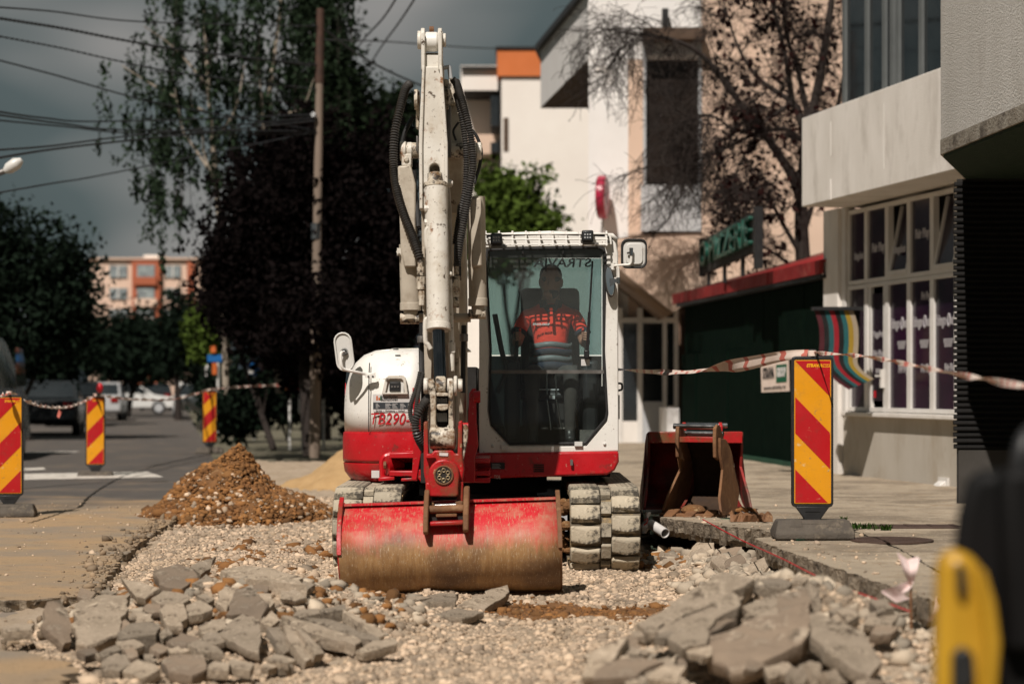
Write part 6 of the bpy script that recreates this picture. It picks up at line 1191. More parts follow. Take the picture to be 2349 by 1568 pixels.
# ------------------------------------------------ swing bracket
Ys = 14.25
b = MB(); b.plate([(1076, 902), (1083, 890), (1092, 890), (1093, 966), (1097, 1020), (1090, 1050), (1090, 1106), (1058, 1106), (1058, 1040), (1070, 1010), (1074, 960)], Ys, Ys + .10); sb = b.build('swing_bracket', M['red'], EX, bevel=.008)
b = MB(); b.cyl(at(1086, 909, Ys - .01), at(1102, 909, Ys - .01), .043, None, 20); b.build('pin_boss', M['red'], sb, bevel=.005)
for vv in (1050, 1079, 1095): b = MB(); b.plate([(1089, vv), (1124, vv), (1124, vv + 11), (1089, vv + 11)], Ys + .05, Ys + .7); b.build('lug_plate', M['red'], sb, bevel=.005)
b = MB(); b.plate([(946, 888), (962, 890), (966, 1040), (956, 1100), (944, 1100), (950, 1000)], Ys + .15, Ys + .25); b.build('side_arm', M['red'], sb, bevel=.006)
b = MB(); b.plate([(1056, 1040), (1062, 1106), (1000, 1108), (965, 1106), (965, 1040)], Ys + .05, Ys + .8); b.build('king_post', M['dark'], sb)
for pl_ in ([(893, 1038), (958, 1036), (964, 1042), (962, 1050), (893, 1050)], [(893, 1079), (950, 1079), (964, 1076), (968, 1084), (975, 1106), (966, 1106), (955, 1092), (893, 1091)], [(868, 1094), (905, 1092), (905, 1100), (868, 1103)], [(920, 1096), (956, 1094), (958, 1102), (920, 1103)]):
    b = MB(); b.plate(pl_, 14.9, 15.4); b.build('link_arm', M['red'], sb, bevel=.006)
b = MB(); b.tube(smooth_path([at(878, 1092, 15.2), at(876, 1060, 15.2), at(884, 1046, 15.2), at(905, 1042, 15.2), at(950, 1038, 15.15), at(964, 1022, 15.1)], 6), .022, 8); b.build('red_loop', M['red'], sb)
b = MB(); b.cyl(at(888, 1066, 15.1), at(925, 1066, 15.15), .075, .03, 18); b.build('swing_cylinder', M['red'], sb); b = MB(); b.cyl(at(880, 1066, 15.08), at(886, 1066, 15.08), .03, None, 8); b.build('bolt_head', M['rust'], sb)
# ------------------------------------------------ boom, arm and cylinders
b = MB(); b.extr([(14.45, .78), (14.75, .85), (14.85, 1.9), (14.3, 3.05), (14.05, 3.2), (13.92, 3.0), (14.28, 2.1), (14.3, 1.2)], 'x', -.60, -.33); bo = b.build('boom', M['beige'], EX, bevel=.02)
b = MB(); b.extr([(14.3, 2.6), (14.1, 3.34), (13.85, 3.36), (13.72, 2.9), (13.9, 2.5)], 'x', -.46, -.34); b.build('boom_head', M['beige'], bo, bevel=.015)
for u0, u1, v0, v1, y in ((1030, 1044, 176, 240, 13.75), (1026, 1032, 205, 330, 13.7), (1038, 1056, 262, 300, 13.8), (1040, 1062, 318, 366, 13.85)): b = MB(); b.plate([(u0, v0), (u1, v0 + 3), (u1, v1), (u0, v1)], y, y + .12); b.build('bracket', M['grimy' if v0 < 250 else 'dsteel'], bo, bevel=.008)
Yk = 13.7
b = MB(); b.cyl(at(918, 345, Yk), at(1106, 345, Yk), .055, None, 24); b.build('cross_pin', M['grimy'], bo, bevel=.006)
for u0, u1, r in ((918, 932, .068), (934, 946, .06), (1084, 1092, .066), (1094, 1104, .06)): b = MB(); b.cyl(at(u0, 346, Yk), at(u1, 346, Yk), r, None, 22); b.build('pin_boss', M['cream'], bo, bevel=.006)
b = MB(); b.plate([(921, 352), (944, 352), (944, 380), (921, 380)], Yk - .06, Yk + .06); b.cyl(at(932, 365, Yk - .06), at(932, 365, Yk - .075), .02, None, 8); b.build('rod_eye', M['cream'], bo, bevel=.01)
def hyd(name, u_top, v_top, u_bot, v_bot, Y, r, guard, m):
    t = at(u_top, v_top, Y); e = at(u_bot, v_bot, Y + .05); b = MB(); b.cyl(t, e, r, None, 24); c = b.build(name, M[m], EX)
    b = MB(); b.cyl(e + Vector((0, 0, .035)), e - Vector((0, 0, .02)), r * 1.08, None, 24); b.cyl(e - Vector((0, 0, .02)), e - Vector((0, 0, .08)), r * .72, None, 18); b.build('end_cap', M[m], c, bevel=.004)
    b = MB(); b.cyl(e + Vector((-r * 1.05, 0, -.075)), e + Vector((r * .9, 0, -.075)), r * .55, None, 18); b.build('end_eye', M['grimy'], c, bevel=.004)
    if guard: b = MB(); b.plate(guard, Y - .09, Y + .09); b.build('rod_guard', M[m], c, bevel=.012)
    return c
c = hyd('boom_cylinder', 938, 560, 942, 705, 13.62, .068, [(912, 380), (942, 378), (953, 420), (955, 612), (927, 612), (919, 570)], 'beige')
b = MB(); b.bar(at(911, 577, 13.6), at(920, 577, 13.6), .03, .05); b.cyl(at(913, 577, 13.57), at(913, 577, 13.555), .012, None, 8); b.build('clip', M['cream'], c)
c = hyd('boom_cylinder', 1092, 450, 1096, 695, 13.66, .062, [(1078, 455), (1104, 452), (1106, 610), (1082, 612)], 'beige')
b = MB(); b.tube([at(930, 728, 13.75), at(1080, 728, 13.75)], .032, 14); b.build('lower_cross_pin', M['beige'], bo)
# dipper arm
arm = MB(); arm.plate([(974, 120), (1008, 120), (1016, 140), (1024, 330), (1034, 480), (1040, 870), (1046, 1030), (986, 1030), (974, 870), (966, 480), (964, 330), (968, 140)], 13.42, 13.66); arm = arm.build('dipper_arm', M['beige'], EX, bevel=.012)
def arch(cu, v0, v1, hw, n=8): return [(cu + hw, v1)] + [(cu + hw * math.cos(R(180 * k / n)), v0 + hw - hw * math.sin(R(180 * k / n))) for k in range(n + 1)] + [(cu - hw, v1)]
fr = [(969, 152), (1013, 152), (1020, 300), (1027, 480), (1012, 482)] + [(1009, 440)] + [(997 + 12 * math.cos(R(18 * k)), 388 - 13 * math.sin(R(18 * k))) for k in range(11)] + [(985, 440), (984, 482), (962, 480), (961, 300)]
b = MB(); b.plate(fr, 13.28, 13.42); b.build('arm_front_plate', M['cream'], arm, bevel=.008)
for u0, u1, u2, u3 in ((961, 969, 969, 974), (1018, 1027, 1008, 1014)): b = MB(); b.plate([(u2, 150), (u3, 150), (u1 , 330), (u1 + 1, 478), (u0 + 1, 478), (u0, 330)], 13.255, 13.28); b.build('edge_flange', M['cream'], arm, bevel=.006)
for a, c_ in (((966, 968), 975), ((1005, 1007), 1014)):
    b = MB(); u0 = a[0]; b.plate([(u0, 160), (u0, 92)] + [(u0 + 4.5 + 4.5 * math.cos(R(180 - 30 * k)), 78 - 5 * math.sin(R(30 * k))) for k in range(1, 6)] + [(u0 + 9, 92), (u0 + 9, 160)], 13.26, 13.46); b.build('fork_plate', M['cream'], arm, bevel=.006)
    b = MB(); cc = at(u0, 90, 13.36); P = [(13.36 + .075 * math.cos(k * math.pi / 10), cc.z + .075 * math.sin(k * math.pi / 10)) for k in range(20)]; b.extr(P, 'x', cc.x, cc.x + .026); b.build('fork_boss', M['cream'], arm, bevel=.005)
b = MB(); b.cyl(at(975, 96, 13.36), at(1005, 96, 13.36), .066, None, 28); b.build('pin_sleeve', M['white'], arm, bevel=.012)
b = MB(); b.cyl(at(958, 92, 13.36), at(966, 92, 13.36), .062, None, 22); b.cyl(at(1013, 92, 13.36), at(1016, 92, 13.36), .062, None, 20); b.cyl(at(1016, 92, 13.36), at(1023, 92, 13.36), .046, None, 20); b.build('pin_end', M['cream'], arm, bevel=.004)
b = MB(); b.cyl(at(985, 68, 13.36), at(995, 68, 13.36), .022); b.build('grease_cap', M['rust'], arm)
b = MB(); b.plate([(974, 126), (1005, 126), (1005, 155), (974, 155)], 13.30, 13.5); b.build('fork_web', M['cream'], arm)
for s in ((1016, 156, 1032, 153), (1030, 152, 1034, 180)): b = MB(); b.tube([at(s[0], s[1], 13.4), at(s[2], s[3], 13.4)], .014, 8); b.build('grease_pipe', M['greyp'], arm)
for (u, v, w, h, m_, y) in [(1024, 215, 10, 70, 'grimy', 13.5), (1030, 300, 9, 120, 'dsteel', 13.55), (1021, 420, 5, 200, 'beige', 13.32), (1028, 600, 6, 220, 'dsteel', 13.5), (972, 640, 6, 150, 'beige', 13.4), (958, 250, 8, 90, 'grimy', 13.55), (957, 330, 5, 40, 'dsteel', 13.5)]:
    b = MB(); b.plate([(u - w / 2, v - h / 2), (u + w / 2, v - h / 2 + 2), (u + w / 2, v + h / 2), (u - w / 2, v + h / 2 - 2)], y, y + .08); b.build('side_plate', M[m_], arm, bevel=.006)
b = MB(); b.cyl(at(951, 228, 13.52), at(958, 228, 13.52), .07, None, 20); b.build('side_boss', M['grimy'], arm)
b = MB(); b.cyl(at(1022, 420, 13.34), at(1036, 420, 13.34), .026, None, 16); b.cyl(at(1036, 420, 13.34), at(1039, 420, 13.34), .018, None, 10); b.build('pin_end', M['cream'], arm, bevel=.004)
# bucket cylinder in front of the arm
bc = MB(); bc.cyl(at(1000, 428, 13.26), at(1006, 754, 13.12), .0765, None, 32); bc = bc.build('bucket_cylinder', M['cream'], EX, bevel=.006)
b = MB(); b.cyl(at(997, 398, 13.28), at(999, 428, 13.26), .048, .055, 22); b.build('cylinder_neck', M['rust'] if 0 else M['grimy'], bc); b = MB(); b.cyl(at(999.5, 420, 13.265), at(999.7, 430, 13.26), .081, None, 30); b.build('head_collar', M['grimy'], bc, bevel=.004)
b = MB(); b.cyl(at(1006, 742, 13.125), at(1006, 757, 13.115), .081, None, 32); b.build('gland', M['cream'], bc, bevel=.004)
b = MB(); b.cyl(at(1006, 756, 13.115), at(1010, 872, 13.07), .041, None, 28); b.build('cylinder_rod', M['rod'], bc)
b = MB(); b.plate([(1026, 745), (1040, 750), (1044, 880), (1030, 880)], 13.25, 13.35); b.plate([(972, 750), (992, 750), (988, 880), (975, 880)], 13.25, 13.35); b.build('rod_channel', M['beige'], arm)
for pts in ([(984, 520), (978, 530), (979, 560), (986, 578), (994, 585)], [(982, 730), (976, 736), (976, 780), (982, 790), (988, 800)]): b = MB(); b.tube(smooth_path([at(u, v, 13.18) for u, v in pts], 5), .016, 10); b.build('oil_pipe', M['cream'], bc)
for u, v in ((980, 478), (980, 510), (983, 535)): b = MB(); b.cyl(at(u - 6, v, 13.2), at(u + 8, v, 13.2), .024, None, 8); b.build('fitting', M['cream'], bc)
b = MB(); b.tube([at(1033, 640, 13.22), at(1036, 790, 13.2), at(1037, 850, 13.2)], [.012, .019, .016], 10); b.cyl(at(1036, 785, 13.2), at(1037, 808, 13.2), .024, None, 8); b.build('oil_pipe', M['cream'], bc); b = MB(); b.ball(at(1032, 628, 13.2), .018); b.build('fitting', M['cream'], bc)
b = MB(); b.tube(smooth_path([at(1047, 800, 13.5), at(1047, 870, 13.5), at(1047, 980, 13.45)], 4), .02, 10); b.build('oil_pipe', M['beige'], arm)
# link and lower pin
lk = MB(); Yq = 12.98
lk.plate([(984, 872), (996, 872), (1000, 905), (1000, 1000), (996, 1020), (986, 1020), (988, 940)], Yq, Yq + .12); lk.plate([(1030, 872), (1040, 872), (1038, 940), (1046, 1020), (1032, 1020), (1029, 1000), (1029, 905)], Yq, Yq + .12); lk.plate([(999, 900), (1030, 900), (1030, 908), (999, 908)], Yq + .02, Yq + .12)
lk.plate([(1000, 926), (1030, 926), (1030, 933), (1026, 938), (1020, 941), (1010, 941), (1004, 938), (1000, 933)], Yq + .02, Yq + .1)
lk.plate([(1000, 972), (1006, 981), (1014, 985), (1022, 981), (1029, 972), (1032, 1008), (998, 1008)], Yq + .005, Yq + .12); lk = lk.build('bucket_link', M['grimy'], EX, bevel=.006)
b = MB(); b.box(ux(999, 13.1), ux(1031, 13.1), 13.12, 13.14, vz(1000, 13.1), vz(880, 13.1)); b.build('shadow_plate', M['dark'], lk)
for k in range(5): b = MB(); b.bar(at(1003 + 5 * k, 912 + k % 2, 13.1), at(1004 + 5 * k, 924, 13.1), .012, .012); b.build('hose_end', M['greyp'], lk); b = MB(); b.bar(at(1003 + 5 * k, 946, 13.1), at(1006 + 4.5 * k, 966, 13.1), .016, .012); b.build('hose_end', M['greyp'], lk)
for u0, u1, r, m_ in ((972, 982, .052, 'cream'), (983, 996, .05, 'grimy'), (999, 1023, .056, 'grimy'), (1026, 1039, .05, 'cream'), (1041, 1049, .066, 'cream'), (1050, 1061, .038, 'cream')): b = MB(); b.cyl(at(u0, 884, 13.05), at(u1, 884, 13.05), r, None, 26); b.build('pin_boss', M[m_], lk, bevel=.007)
b = MB(); b.cyl(at(1055, 868, 13.05), at(1055, 876, 13.05), .018, None, 8); b.build('bolt_head', M['cream'], lk)
b = MB(); b.cyl(at(1002, 866, 13.07), at(1020, 866, 13.07), .025, None, 12); b.plate([(1000, 862), (1021, 862), (1023, 874), (998, 874)], 13.02, 13.1); b.build('rod_end', M['grimy'], lk, bevel=.008)
b = MB(); b.cyl(at(986, 1004, 12.99), at(1044, 1004, 12.99), .072, None, 32); b.build('lower_boss', M['grimy'], lk, bevel=.012)
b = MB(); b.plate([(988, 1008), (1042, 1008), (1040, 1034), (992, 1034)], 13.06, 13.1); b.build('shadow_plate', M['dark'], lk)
for k in range(4): b = MB(); b.cyl(at(1000 + 11 * k, 1032, 12.98), at(1000 + 11 * k, 1028, 12.98), .012, None, 8); b.build('bolt_head', M['dsteel'], lk)
b = MB(); b.plate([(1062, 975), (1066, 972), (1073, 974), (1074, 985), (1072, 1012), (1064, 1050), (1058, 1070), (1054, 1050), (1060, 1010)], 12.95, 13.03); b.build('side_link', M['grimy'], lk, bevel=.012); b = MB(); b.cyl(at(1060, 977, 12.98), at(1074, 977, 12.98), .025, None, 14); b.build('pin_end', M['redworn'], lk)
# tilting coupler
Yc_ = 12.86
cp = MB(); cp.plate([(972, 966), (981, 966), (982, 1040), (990, 1040), (996, 1032), (1038, 1032), (1043, 1040), (1050, 1040), (1051, 966), (1060, 964), (1060, 1040), (1064, 1075), (1060, 1106), (1052, 1112), (984, 1112), (976, 1106), (972, 1080), (972, 1040)], Yc_ + .06, Yc_ + .26); cp = cp.build('coupler', M['redworn'], EX, bevel=.008)
b = MB(); b.plate([(986, 1138), (983, 1090)] + [(1018 + 35 * math.cos(R(180 - 18 * k)), 1086 - 34 * math.sin(R(18 * k))) for k in range(1, 10)] + [(1053, 1090), (1051, 1120), (1052, 1134), (1046, 1139)], Yc_ - .05, Yc_ + .07); b.build('rotor_block', M['redworn'], cp, bevel=.018, seg=3)
b = MB(); P = at(1018.5, 1088, Yc_); b.cyl(P + Vector((0, -.056, 0)), P + Vector((0, .0, 0)), .060, None, 32); b.build('port_disc', M['dark'], cp, bevel=.004)
b = MB(); b.tube([P + Vector((.058 * math.cos(k * math.pi / 14), -.056, .058 * math.sin(k * math.pi / 14))) for k in range(29)], .006, 6); b.build('port_rim', M['rust'], cp)
for k in range(6):
    a = R(90 + 60 * k) if k else R(90); c_ = P + Vector((.032 * math.cos(a), -.06, .032 * math.sin(a))); b = MB(); b.tube([c_ + Vector((.0115 * math.cos(j * math.pi / 6), 0, .0115 * math.sin(j * math.pi / 6))) for j in range(13)], .0035, 6); b.build('port', mat('port_brass', (.36, .28, .16), (.2, .14, .08), 8, .5, .5) if k == 0 else bpy.data.materials['port_brass'], cp)
b = MB(); b.plate([(1008, 1037), (1028, 1038), (1027.5, 1045), (1007.5, 1044)], Yc_ + .054, Yc_ + .062); b.build('type_plate', M['greyback'], cp)
b = MB(); b.plate([(978, 1040), (990, 1040), (1000, 1050), (976, 1050)], Yc_ + .0, Yc_ + .06); b.build('shoulder', M['redworn'], cp, bevel=.006)
for u0, u1, v0, v1 in ((976, 988, 1106, 1160), (1048, 1062, 1104, 1158)): b = MB(); b.plate([(u0, v0), (u1, v0), (u1 + 1, v1), (u0 + 1, v1)], Yc_ + .0, Yc_ + .12); b.build('jaw_plate', M['redworn'], cp, bevel=.008)
b = MB(); b.plate([(980, 1150), (996, 1152), (996, 1160), (980, 1160)], Yc_ - .02, Yc_ + .1); b.plate([(1044, 1148), (1062, 1148), (1062, 1158), (1044, 1158)], Yc_ - .02, Yc_ + .1); b.build('jaw_foot', M['rust'], cp, bevel=.006)
# hoses
HS = [([(940, 192, 13.75), (930, 205, 13.7), (916, 255, 13.62), (905, 310, 13.6), (903, 380, 13.6), (911, 440, 13.52), (926, 490, 13.45), (944, 535, 13.38), (957, 572, 13.32), (963, 595, 13.3)], .027, .018), ([(1038, 190, 13.5), (1045, 187, 13.5), (1058, 225, 13.4), (1072, 275, 13.35), (1081, 320, 13.35), (1085, 380, 13.35), (1078, 430, 13.36), (1068, 490, 13.38), (1057, 550, 13.4), (1048, 610, 13.42)], .024, .016),
      ([(1046, 215, 13.55), (1056, 250, 13.48), (1066, 310, 13.45), (1070, 370, 13.45), (1066, 440, 13.45), (1053, 500, 13.48), (1044, 560, 13.48)], .020, .016),
      ([(964, 852, 13.3), (958, 880, 13.28), (948, 910, 13.25), (941, 935, 13.22), (943, 958, 13.2), (952, 978, 13.18)], .015, .014), ([(970, 855, 13.3), (963, 885, 13.25), (957, 915, 13.2), (954, 945, 13.18), (958, 975, 13.15)], .014, .014), ([(985, 910, 13.1), (972, 925, 13.05), (960, 945, 13.02), (953, 968, 13.02), (955, 990, 13.02), (962, 1008, 13.05), (972, 1026, 13.1)], .026, .017), ([(978, 930, 13.1), (974, 955, 13.08), (972, 985, 13.08), (974, 1005, 13.1)], .018, .015)]
for pts, r, p in HS: b = MB(); b.ribbed([at(*q) for q in pts], r, p, 10, .20); b.build('ribbed_hose', M['hose'], EX, ang=28)
for pts, r in [([(1072, 290, 13.8), (1092, 310, 13.8), (1104, 345, 13.8), (1100, 380, 13.8), (1088, 420, 13.75)], .012), ([(946, 270, 13.8), (930, 300, 13.8), (922, 330, 13.8)], .016), ([(950, 390, 13.6), (952, 440, 13.6), (957, 480, 13.55), (960, 520, 13.5)], .016), ([(1052, 280, 13.7), (1040, 300, 13.7), (1046, 322, 13.7)], .008), ([(968, 740, 13.5), (967, 800, 13.5), (968, 860, 13.45)], .02), ([(1064, 745, 13.8), (1063, 800, 13.8), (1062, 900, 13.8)], .018), ([(1058, 470, 13.8), (1050, 560, 13.8), (1050, 640, 13.7)], .026)]:
    b = MB(); b.tube(smooth_path([at(*q) for q in pts], 6), r, 10); b.build('hose', M['rubber'], EX)
for u, v0, v1, y, r in ((964, 594, 612, 13.3, .018), (965, 612, 632, 13.3, .026), (966, 634, 664, 13.3, .032), (967, 664, 700, 13.3, .024), (1047, 606, 630, 13.42, .018), (1046, 632, 668, 13.42, .030), (1046, 668, 705, 13.42, .022), (967, 770, 785, 13.45, .03), (1064, 765, 782, 13.75, .03)): b = MB(); b.cyl(at(u, v0, y), at(u, v1, y), r, None, 8); b.build('fitting', M['grimy'] if v0 < 700 else M['dsteel'], EX, bevel=.003)
# ------------------------------------------------ grading bucket hung on the coupler, back toward us
def bucketmat():
    """red paint scoured down to brown steel from the cutting edge upward"""
    s = NT('scoured_bucket_paint'); p = s.n('ShaderNodeBsdfPrincipled'); n1 = s.noise(3, 6); x = s.n('ShaderNodeSeparateXYZ'); s.l(s.tc.outputs['Object'], x.inputs[0])
    mp_ = s.n('ShaderNodeMapping'); mp_.inputs['Scale'].default_value = (9, 1.2, 1.2); s.l(s.tc.outputs['Object'], mp_.inputs[0]); n2 = s.noise(3, 8, .75, mp_.outputs[0])
    h = s.math('ADD', x.outputs[2], s.math('MULTIPLY', s.math('SUBTRACT', n1, .5), .5)); h = s.math('ADD', h, s.math('MULTIPLY', s.math('SUBTRACT', n2, .5), .25))
    red = s.mixc(s.ramp(s.noise(6, 8, .7), .46, (0, 0, 0), .66, (1, 1, 1)), (.50, .010, .018), (.46, .15, .10)); red = s.mixc(s.ramp(s.noise(14, 6, .7, mp_.outputs[0]), .55, (0, 0, 0), .63, (1, 1, 1)), red, (.40, .22, .13))
    br = s.mixc(s.ramp(n2, .40, (0, 0, 0), .62, (1, 1, 1)), (.26, .135, .050), (.40, .235, .10)); br = s.mixc(s.ramp(s.noise(2.2, 5), .44, (0, 0, 0), .62, (1, 1, 1)), br, (.15, .08, .04)); br = s.mixc(s.ramp(s.noise(26, 6, .7, mp_.outputs[0]), .58, (0, 0, 0), .66, (1, 1, 1)), br, (.52, .42, .30))
    f = s.ramp(h, .30, (1, 1, 1), .46, (0, 0, 0)); s.l(s.mixc(f, red, br), p.inputs['Base Color']); p.inputs['Roughness'].default_value = .48; s.l(s.ramp(n2, .3, (.48,) * 3, .7, (.72,) * 3), p.inputs['Roughness'])
    b = s.n('ShaderNodeBump'); b.inputs['Strength'].default_value = .18; b.inputs['Distance'].default_value = .015; s.l(n2, b.inputs['Height']); s.l(b.outputs[0], p.inputs['Normal']); s.l(p.outputs[0], s.out.inputs[0]); return s.m
M['bucket'] = bucketmat()
bx0, bx1 = -1.105, .305; RB = Matrix.Rotation(R(-1.9), 3, 'Y'); BC = (-.4, 12.9, .25)
prof = [(13.08, .545), (13.02, .535), (12.92, .50), (12.81, .445), (12.735, .375), (12.695, .295), (12.69, .215), (12.72, .135), (12.785, .055), (12.88, -.01), (12.98, -.045), (13.08, -.065)]
P = [(p.x, p.y) for p in smooth_path([(y, z, 0) for y, z in prof], 3)]
b = MB(); b.grid([[Vector((x, y, z)) for y, z in P] for x in np.linspace(bx0, bx1, 9)]); b.rot(RB, BC); bk_ = b.build('grading_bucket', M['bucket'], EX, solid=.016, ang=60)
for x in (bx0 - .008, bx1 - .008):
    b = MB(); b.extr([(y - .006, z) for y, z in P] + [(13.35, -.03), (13.30, .3), (13.12, .56)], 'x', x, x + .022); b.rot(RB, BC); b.build('side_plate', M['redworn'] if x < 0 else M['rust'], bk_, bevel=.004)
    b = MB(); b.extr([(13.03, .575), (12.93, .535), (12.81, .455), (12.73, .36), (12.69, .25), (12.665, .25), (12.70, .365), (12.785, .475), (12.91, .56), (13.03, .60)], 'x', x - .003, x + .026); b.rot(RB, BC); b.build('edge_rib', M['rust'] if x > 0 else M['redworn'], bk_, bevel=.003)
b = MB(); b.bar((bx0, 12.99, .548), (bx1, 12.99, .548), .08, .012); b.rot(RB, BC); b.build('top_lip', M['bucket'], bk_)
b = MB(); b.extr([(12.96, -.055), (12.94, -.075), (13.1, -.085), (13.1, -.065)], 'x', bx0, bx1 + .02); b.rot(RB, BC); b.build('cutting_edge', M['rust'], bk_)
for u0, u1, v0, v1 in ((972.5, 984, 1123, 1225), (1063, 1076, 1117, 1220)):
    b = MB(); xa, xb = ux(u0, 12.75), ux(u1, 12.75); b.extr([(13.0, vz(v0, 12.8)), (12.84, vz(v0, 12.8)), (12.72, vz(v0 + 26, 12.75)), (12.62, vz(v0 + 60, 12.7)), (12.60, vz(v1 - 6, 12.65)), (12.64, vz(v1, 12.65)), (12.80, vz(v1, 12.7)), (13.0, vz(v0 + 50, 12.8))], 'x', xa, xb); b.build('hanger_ear', M['rust'] if 1 else M['redworn'], bk_, bevel=.008)
b = MB(); b.cyl(at(984, 1168, 12.74), at(1063, 1165, 12.74), .027, None, 18); b.build('hanger_pin', M['rust'], bk_, bevel=.003)
b = MB(); b.cyl(at(998, 1160, 12.80), at(1046, 1158, 12.80), .018, None, 14); b.build('lock_pin', M['steel'], bk_)
b = MB(); b.plate([(985, 1174), (1063, 1171), (1063, 1196), (985, 1198)], 12.745, 12.80); b.build('hanger_recess', M['dark'], bk_)
b = MB(); b.plate([(985, 1196), (1063, 1193), (1063, 1203), (985, 1206)], 12.66, 12.76); b.build('hanger_rib', M['redworn'], bk_, bevel=.008)
b = MB(); b.plate([(1000, 1178), (1048, 1177), (1048, 1184), (1000, 1185)], 12.72, 12.75); b.build('wear_block', M['rust'], bk_, bevel=.004)
# ---------------------------------------------------------------- the operator in the cab
def skinfig(name, J, E, m, parent, sub=2, root=0, mi=None):
    """one continuous body grown from joints J {name: (pos, radius)} along edges E"""
    keys = list(J); idx = {k: i for i, k in enumerate(keys)}; me = bpy.data.meshes.new(name)
    me.from_pydata([tuple(Vector(J[k][0]) - wl(parent)) for k in keys], [(idx[a], idx[b]) for a, b in E], [])
    o = bpy.data.objects.new(name, me); COL.objects.link(o)
    sk_ = o.modifiers.new('skin', 'SKIN'); sk_.use_smooth_shade = True; sk_.branch_smoothing = .6
    L = me.skin_vertices[0].data if me.skin_vertices else None
    if L is None:
        bm = bmesh.new(); bm.from_mesh(me); bm.verts.layers.skin.verify(); bm.to_mesh(me); bm.free(); L = me.skin_vertices[0].data
    for k in keys:
        r = J[k][1]; L[idx[k]].radius = r if hasattr(r, '__len__') else (r, r); L[idx[k]].use_root = (k == keys[root])
    sb_ = o.modifiers.new('sub', 'SUBSURF'); sb_.levels = sub; sb_.render_levels = sub
    dg = bpy.context.evaluated_depsgraph_get(); nm = bpy.data.meshes.new_from_object(o.evaluated_get(dg)); bpy.data.objects.remove(o); nm.name = name
    nm.materials.clear()
    for x in (m if isinstance(m, (list, tuple)) else [m]): nm.materials.append(x)
    if mi:
        for p in nm.polygons: p.material_index = mi(p.center + wl(parent))
    nm.shade_smooth(); o = bpy.data.objects.new(name, nm); COL.objects.link(o); o.parent = parent; W[o.name] = wl(parent); return o
M['skin'] = mat('tanned_skin', (.36, .19, .125), (.30, .15, .10), 8, .5)
M['shirt'] = mat('hi_vis_orange_cloth', (.92, .065, .03), (.80, .045, .02), 9, .8, bump=.7, bsc=9)
M['navy'] = mat('navy_cloth', (.012, .016, .028), (.018, .024, .036), 9, .85, bump=.2, bsc=18)
M['reflect'] = mat('silver_reflective_band', (.13, .14, .14), (.09, .10, .10), 9, .5)
M['trouser'] = mat('dark_grey_trousers', (.055, .05, .045), (.035, .032, .03), 7, .9, bump=.3, bsc=16)
cx, cy = .30, 15.48
PE_ = thing('person', 'seated operator in orange shirt with dark collar and sunglasses, hands on levers', 'person', (cx, cy, 1.26))
J = {'pelvis': ((cx, cy, 1.37), (.165, .12)), 'waist': ((cx, cy - .03, 1.52), (.15, .115)), 'chest': ((cx, cy - .06, 1.74), (.175, .125)), 'upper': ((cx, cy - .045, 1.86), (.15, .10)), 'neck': ((cx, cy - .05, 1.96), .058), 'skull0': ((cx, cy - .085, 2.045), (.072, .085)), 'skull1': ((cx, cy - .08, 2.12), (.078, .095)), 'skull2': ((cx, cy - .07, 2.185), (.055, .07))}
E = [('pelvis', 'waist'), ('waist', 'chest'), ('chest', 'upper'), ('upper', 'neck'), ('neck', 'skull0'), ('skull0', 'skull1'), ('skull1', 'skull2')]
for s, t in ((-1, 'l'), (1, 'r')):
    J.update({t + 'sh': ((cx + s * .185, cy - .05, 1.855), .068), t + 'ua': ((cx + s * .235, cy - .09, 1.74), .056), t + 'el': ((cx + s * .262, cy - .13, 1.63), .044), t + 'fa': ((cx + s * .262, cy - .22, 1.64), .037), t + 'wr': ((cx + s * .258, cy - .285, 1.665), .027), t + 'pa': ((cx + s * .258, cy - .325, 1.68), .034),
              t + 'hip': ((cx + s * .10, cy - .03, 1.35), .10), t + 'th': ((cx + s * .13, cy - .22, 1.39), .088), t + 'kn': ((cx + s * .15, cy - .36, 1.41), .066), t + 'sn': ((cx + s * .145, cy - .37, 1.20), .056), t + 'an': ((cx + s * .14, cy - .33, .97), .043), t + 'fo': ((cx + s * .14, cy - .37, .90), .042), t + 'to': ((cx + s * .145, cy - .42, .885), .036)})
    E += [('upper', t + 'sh'), (t + 'sh', t + 'ua'), (t + 'ua', t + 'el'), (t + 'el', t + 'fa'), (t + 'fa', t + 'wr'), (t + 'wr', t + 'pa'), ('pelvis', t + 'hip'), (t + 'hip', t + 'th'), (t + 'th', t + 'kn'), (t + 'kn', t + 'sn'), (t + 'sn', t + 'an'), (t + 'an', t + 'fo'), (t + 'fo', t + 'to')]
    for k in range(4):                                    # four fingers closed round the lever, thumb from the side of the palm
        z = 1.705 - .017 * k; x = cx + s * .258; L = (.9, 1.0, .95, .78)[k]
        J[t + 'f%da' % k] = ((x - s * .012, cy - .345, z), .0095); J[t + 'f%db' % k] = ((x - s * .005, cy - .345 - .034 * L, z), .009); J[t + 'f%dc' % k] = ((x + s * .018, cy - .345 - .030 * L, z - .003), .008); E += [(t + 'pa', t + 'f%da' % k), (t + 'f%da' % k, t + 'f%db' % k), (t + 'f%db' % k, t + 'f%dc' % k)]
    J[t + 'ta'] = ((cx + s * .238, cy - .315, 1.715), .011); J[t + 'tb'] = ((cx + s * .240, cy - .345, 1.738), .010); E += [(t + 'pa', t + 'ta'), (t + 'ta', t + 'tb')]
def region(p):
    dx = abs(p.x - cx)
    if p.z > 1.945 and dx < .12: return 0
    if p.z < .97: return 3
    if p.z < 1.47 and dx < .25: return 2
    if dx > .2 and p.z < 1.715: return 0
    return 1
body_ = skinfig('body', J, E, [M['skin'], M['shirt'], M['trouser'], M['black']], PE_, 2, 0, region)
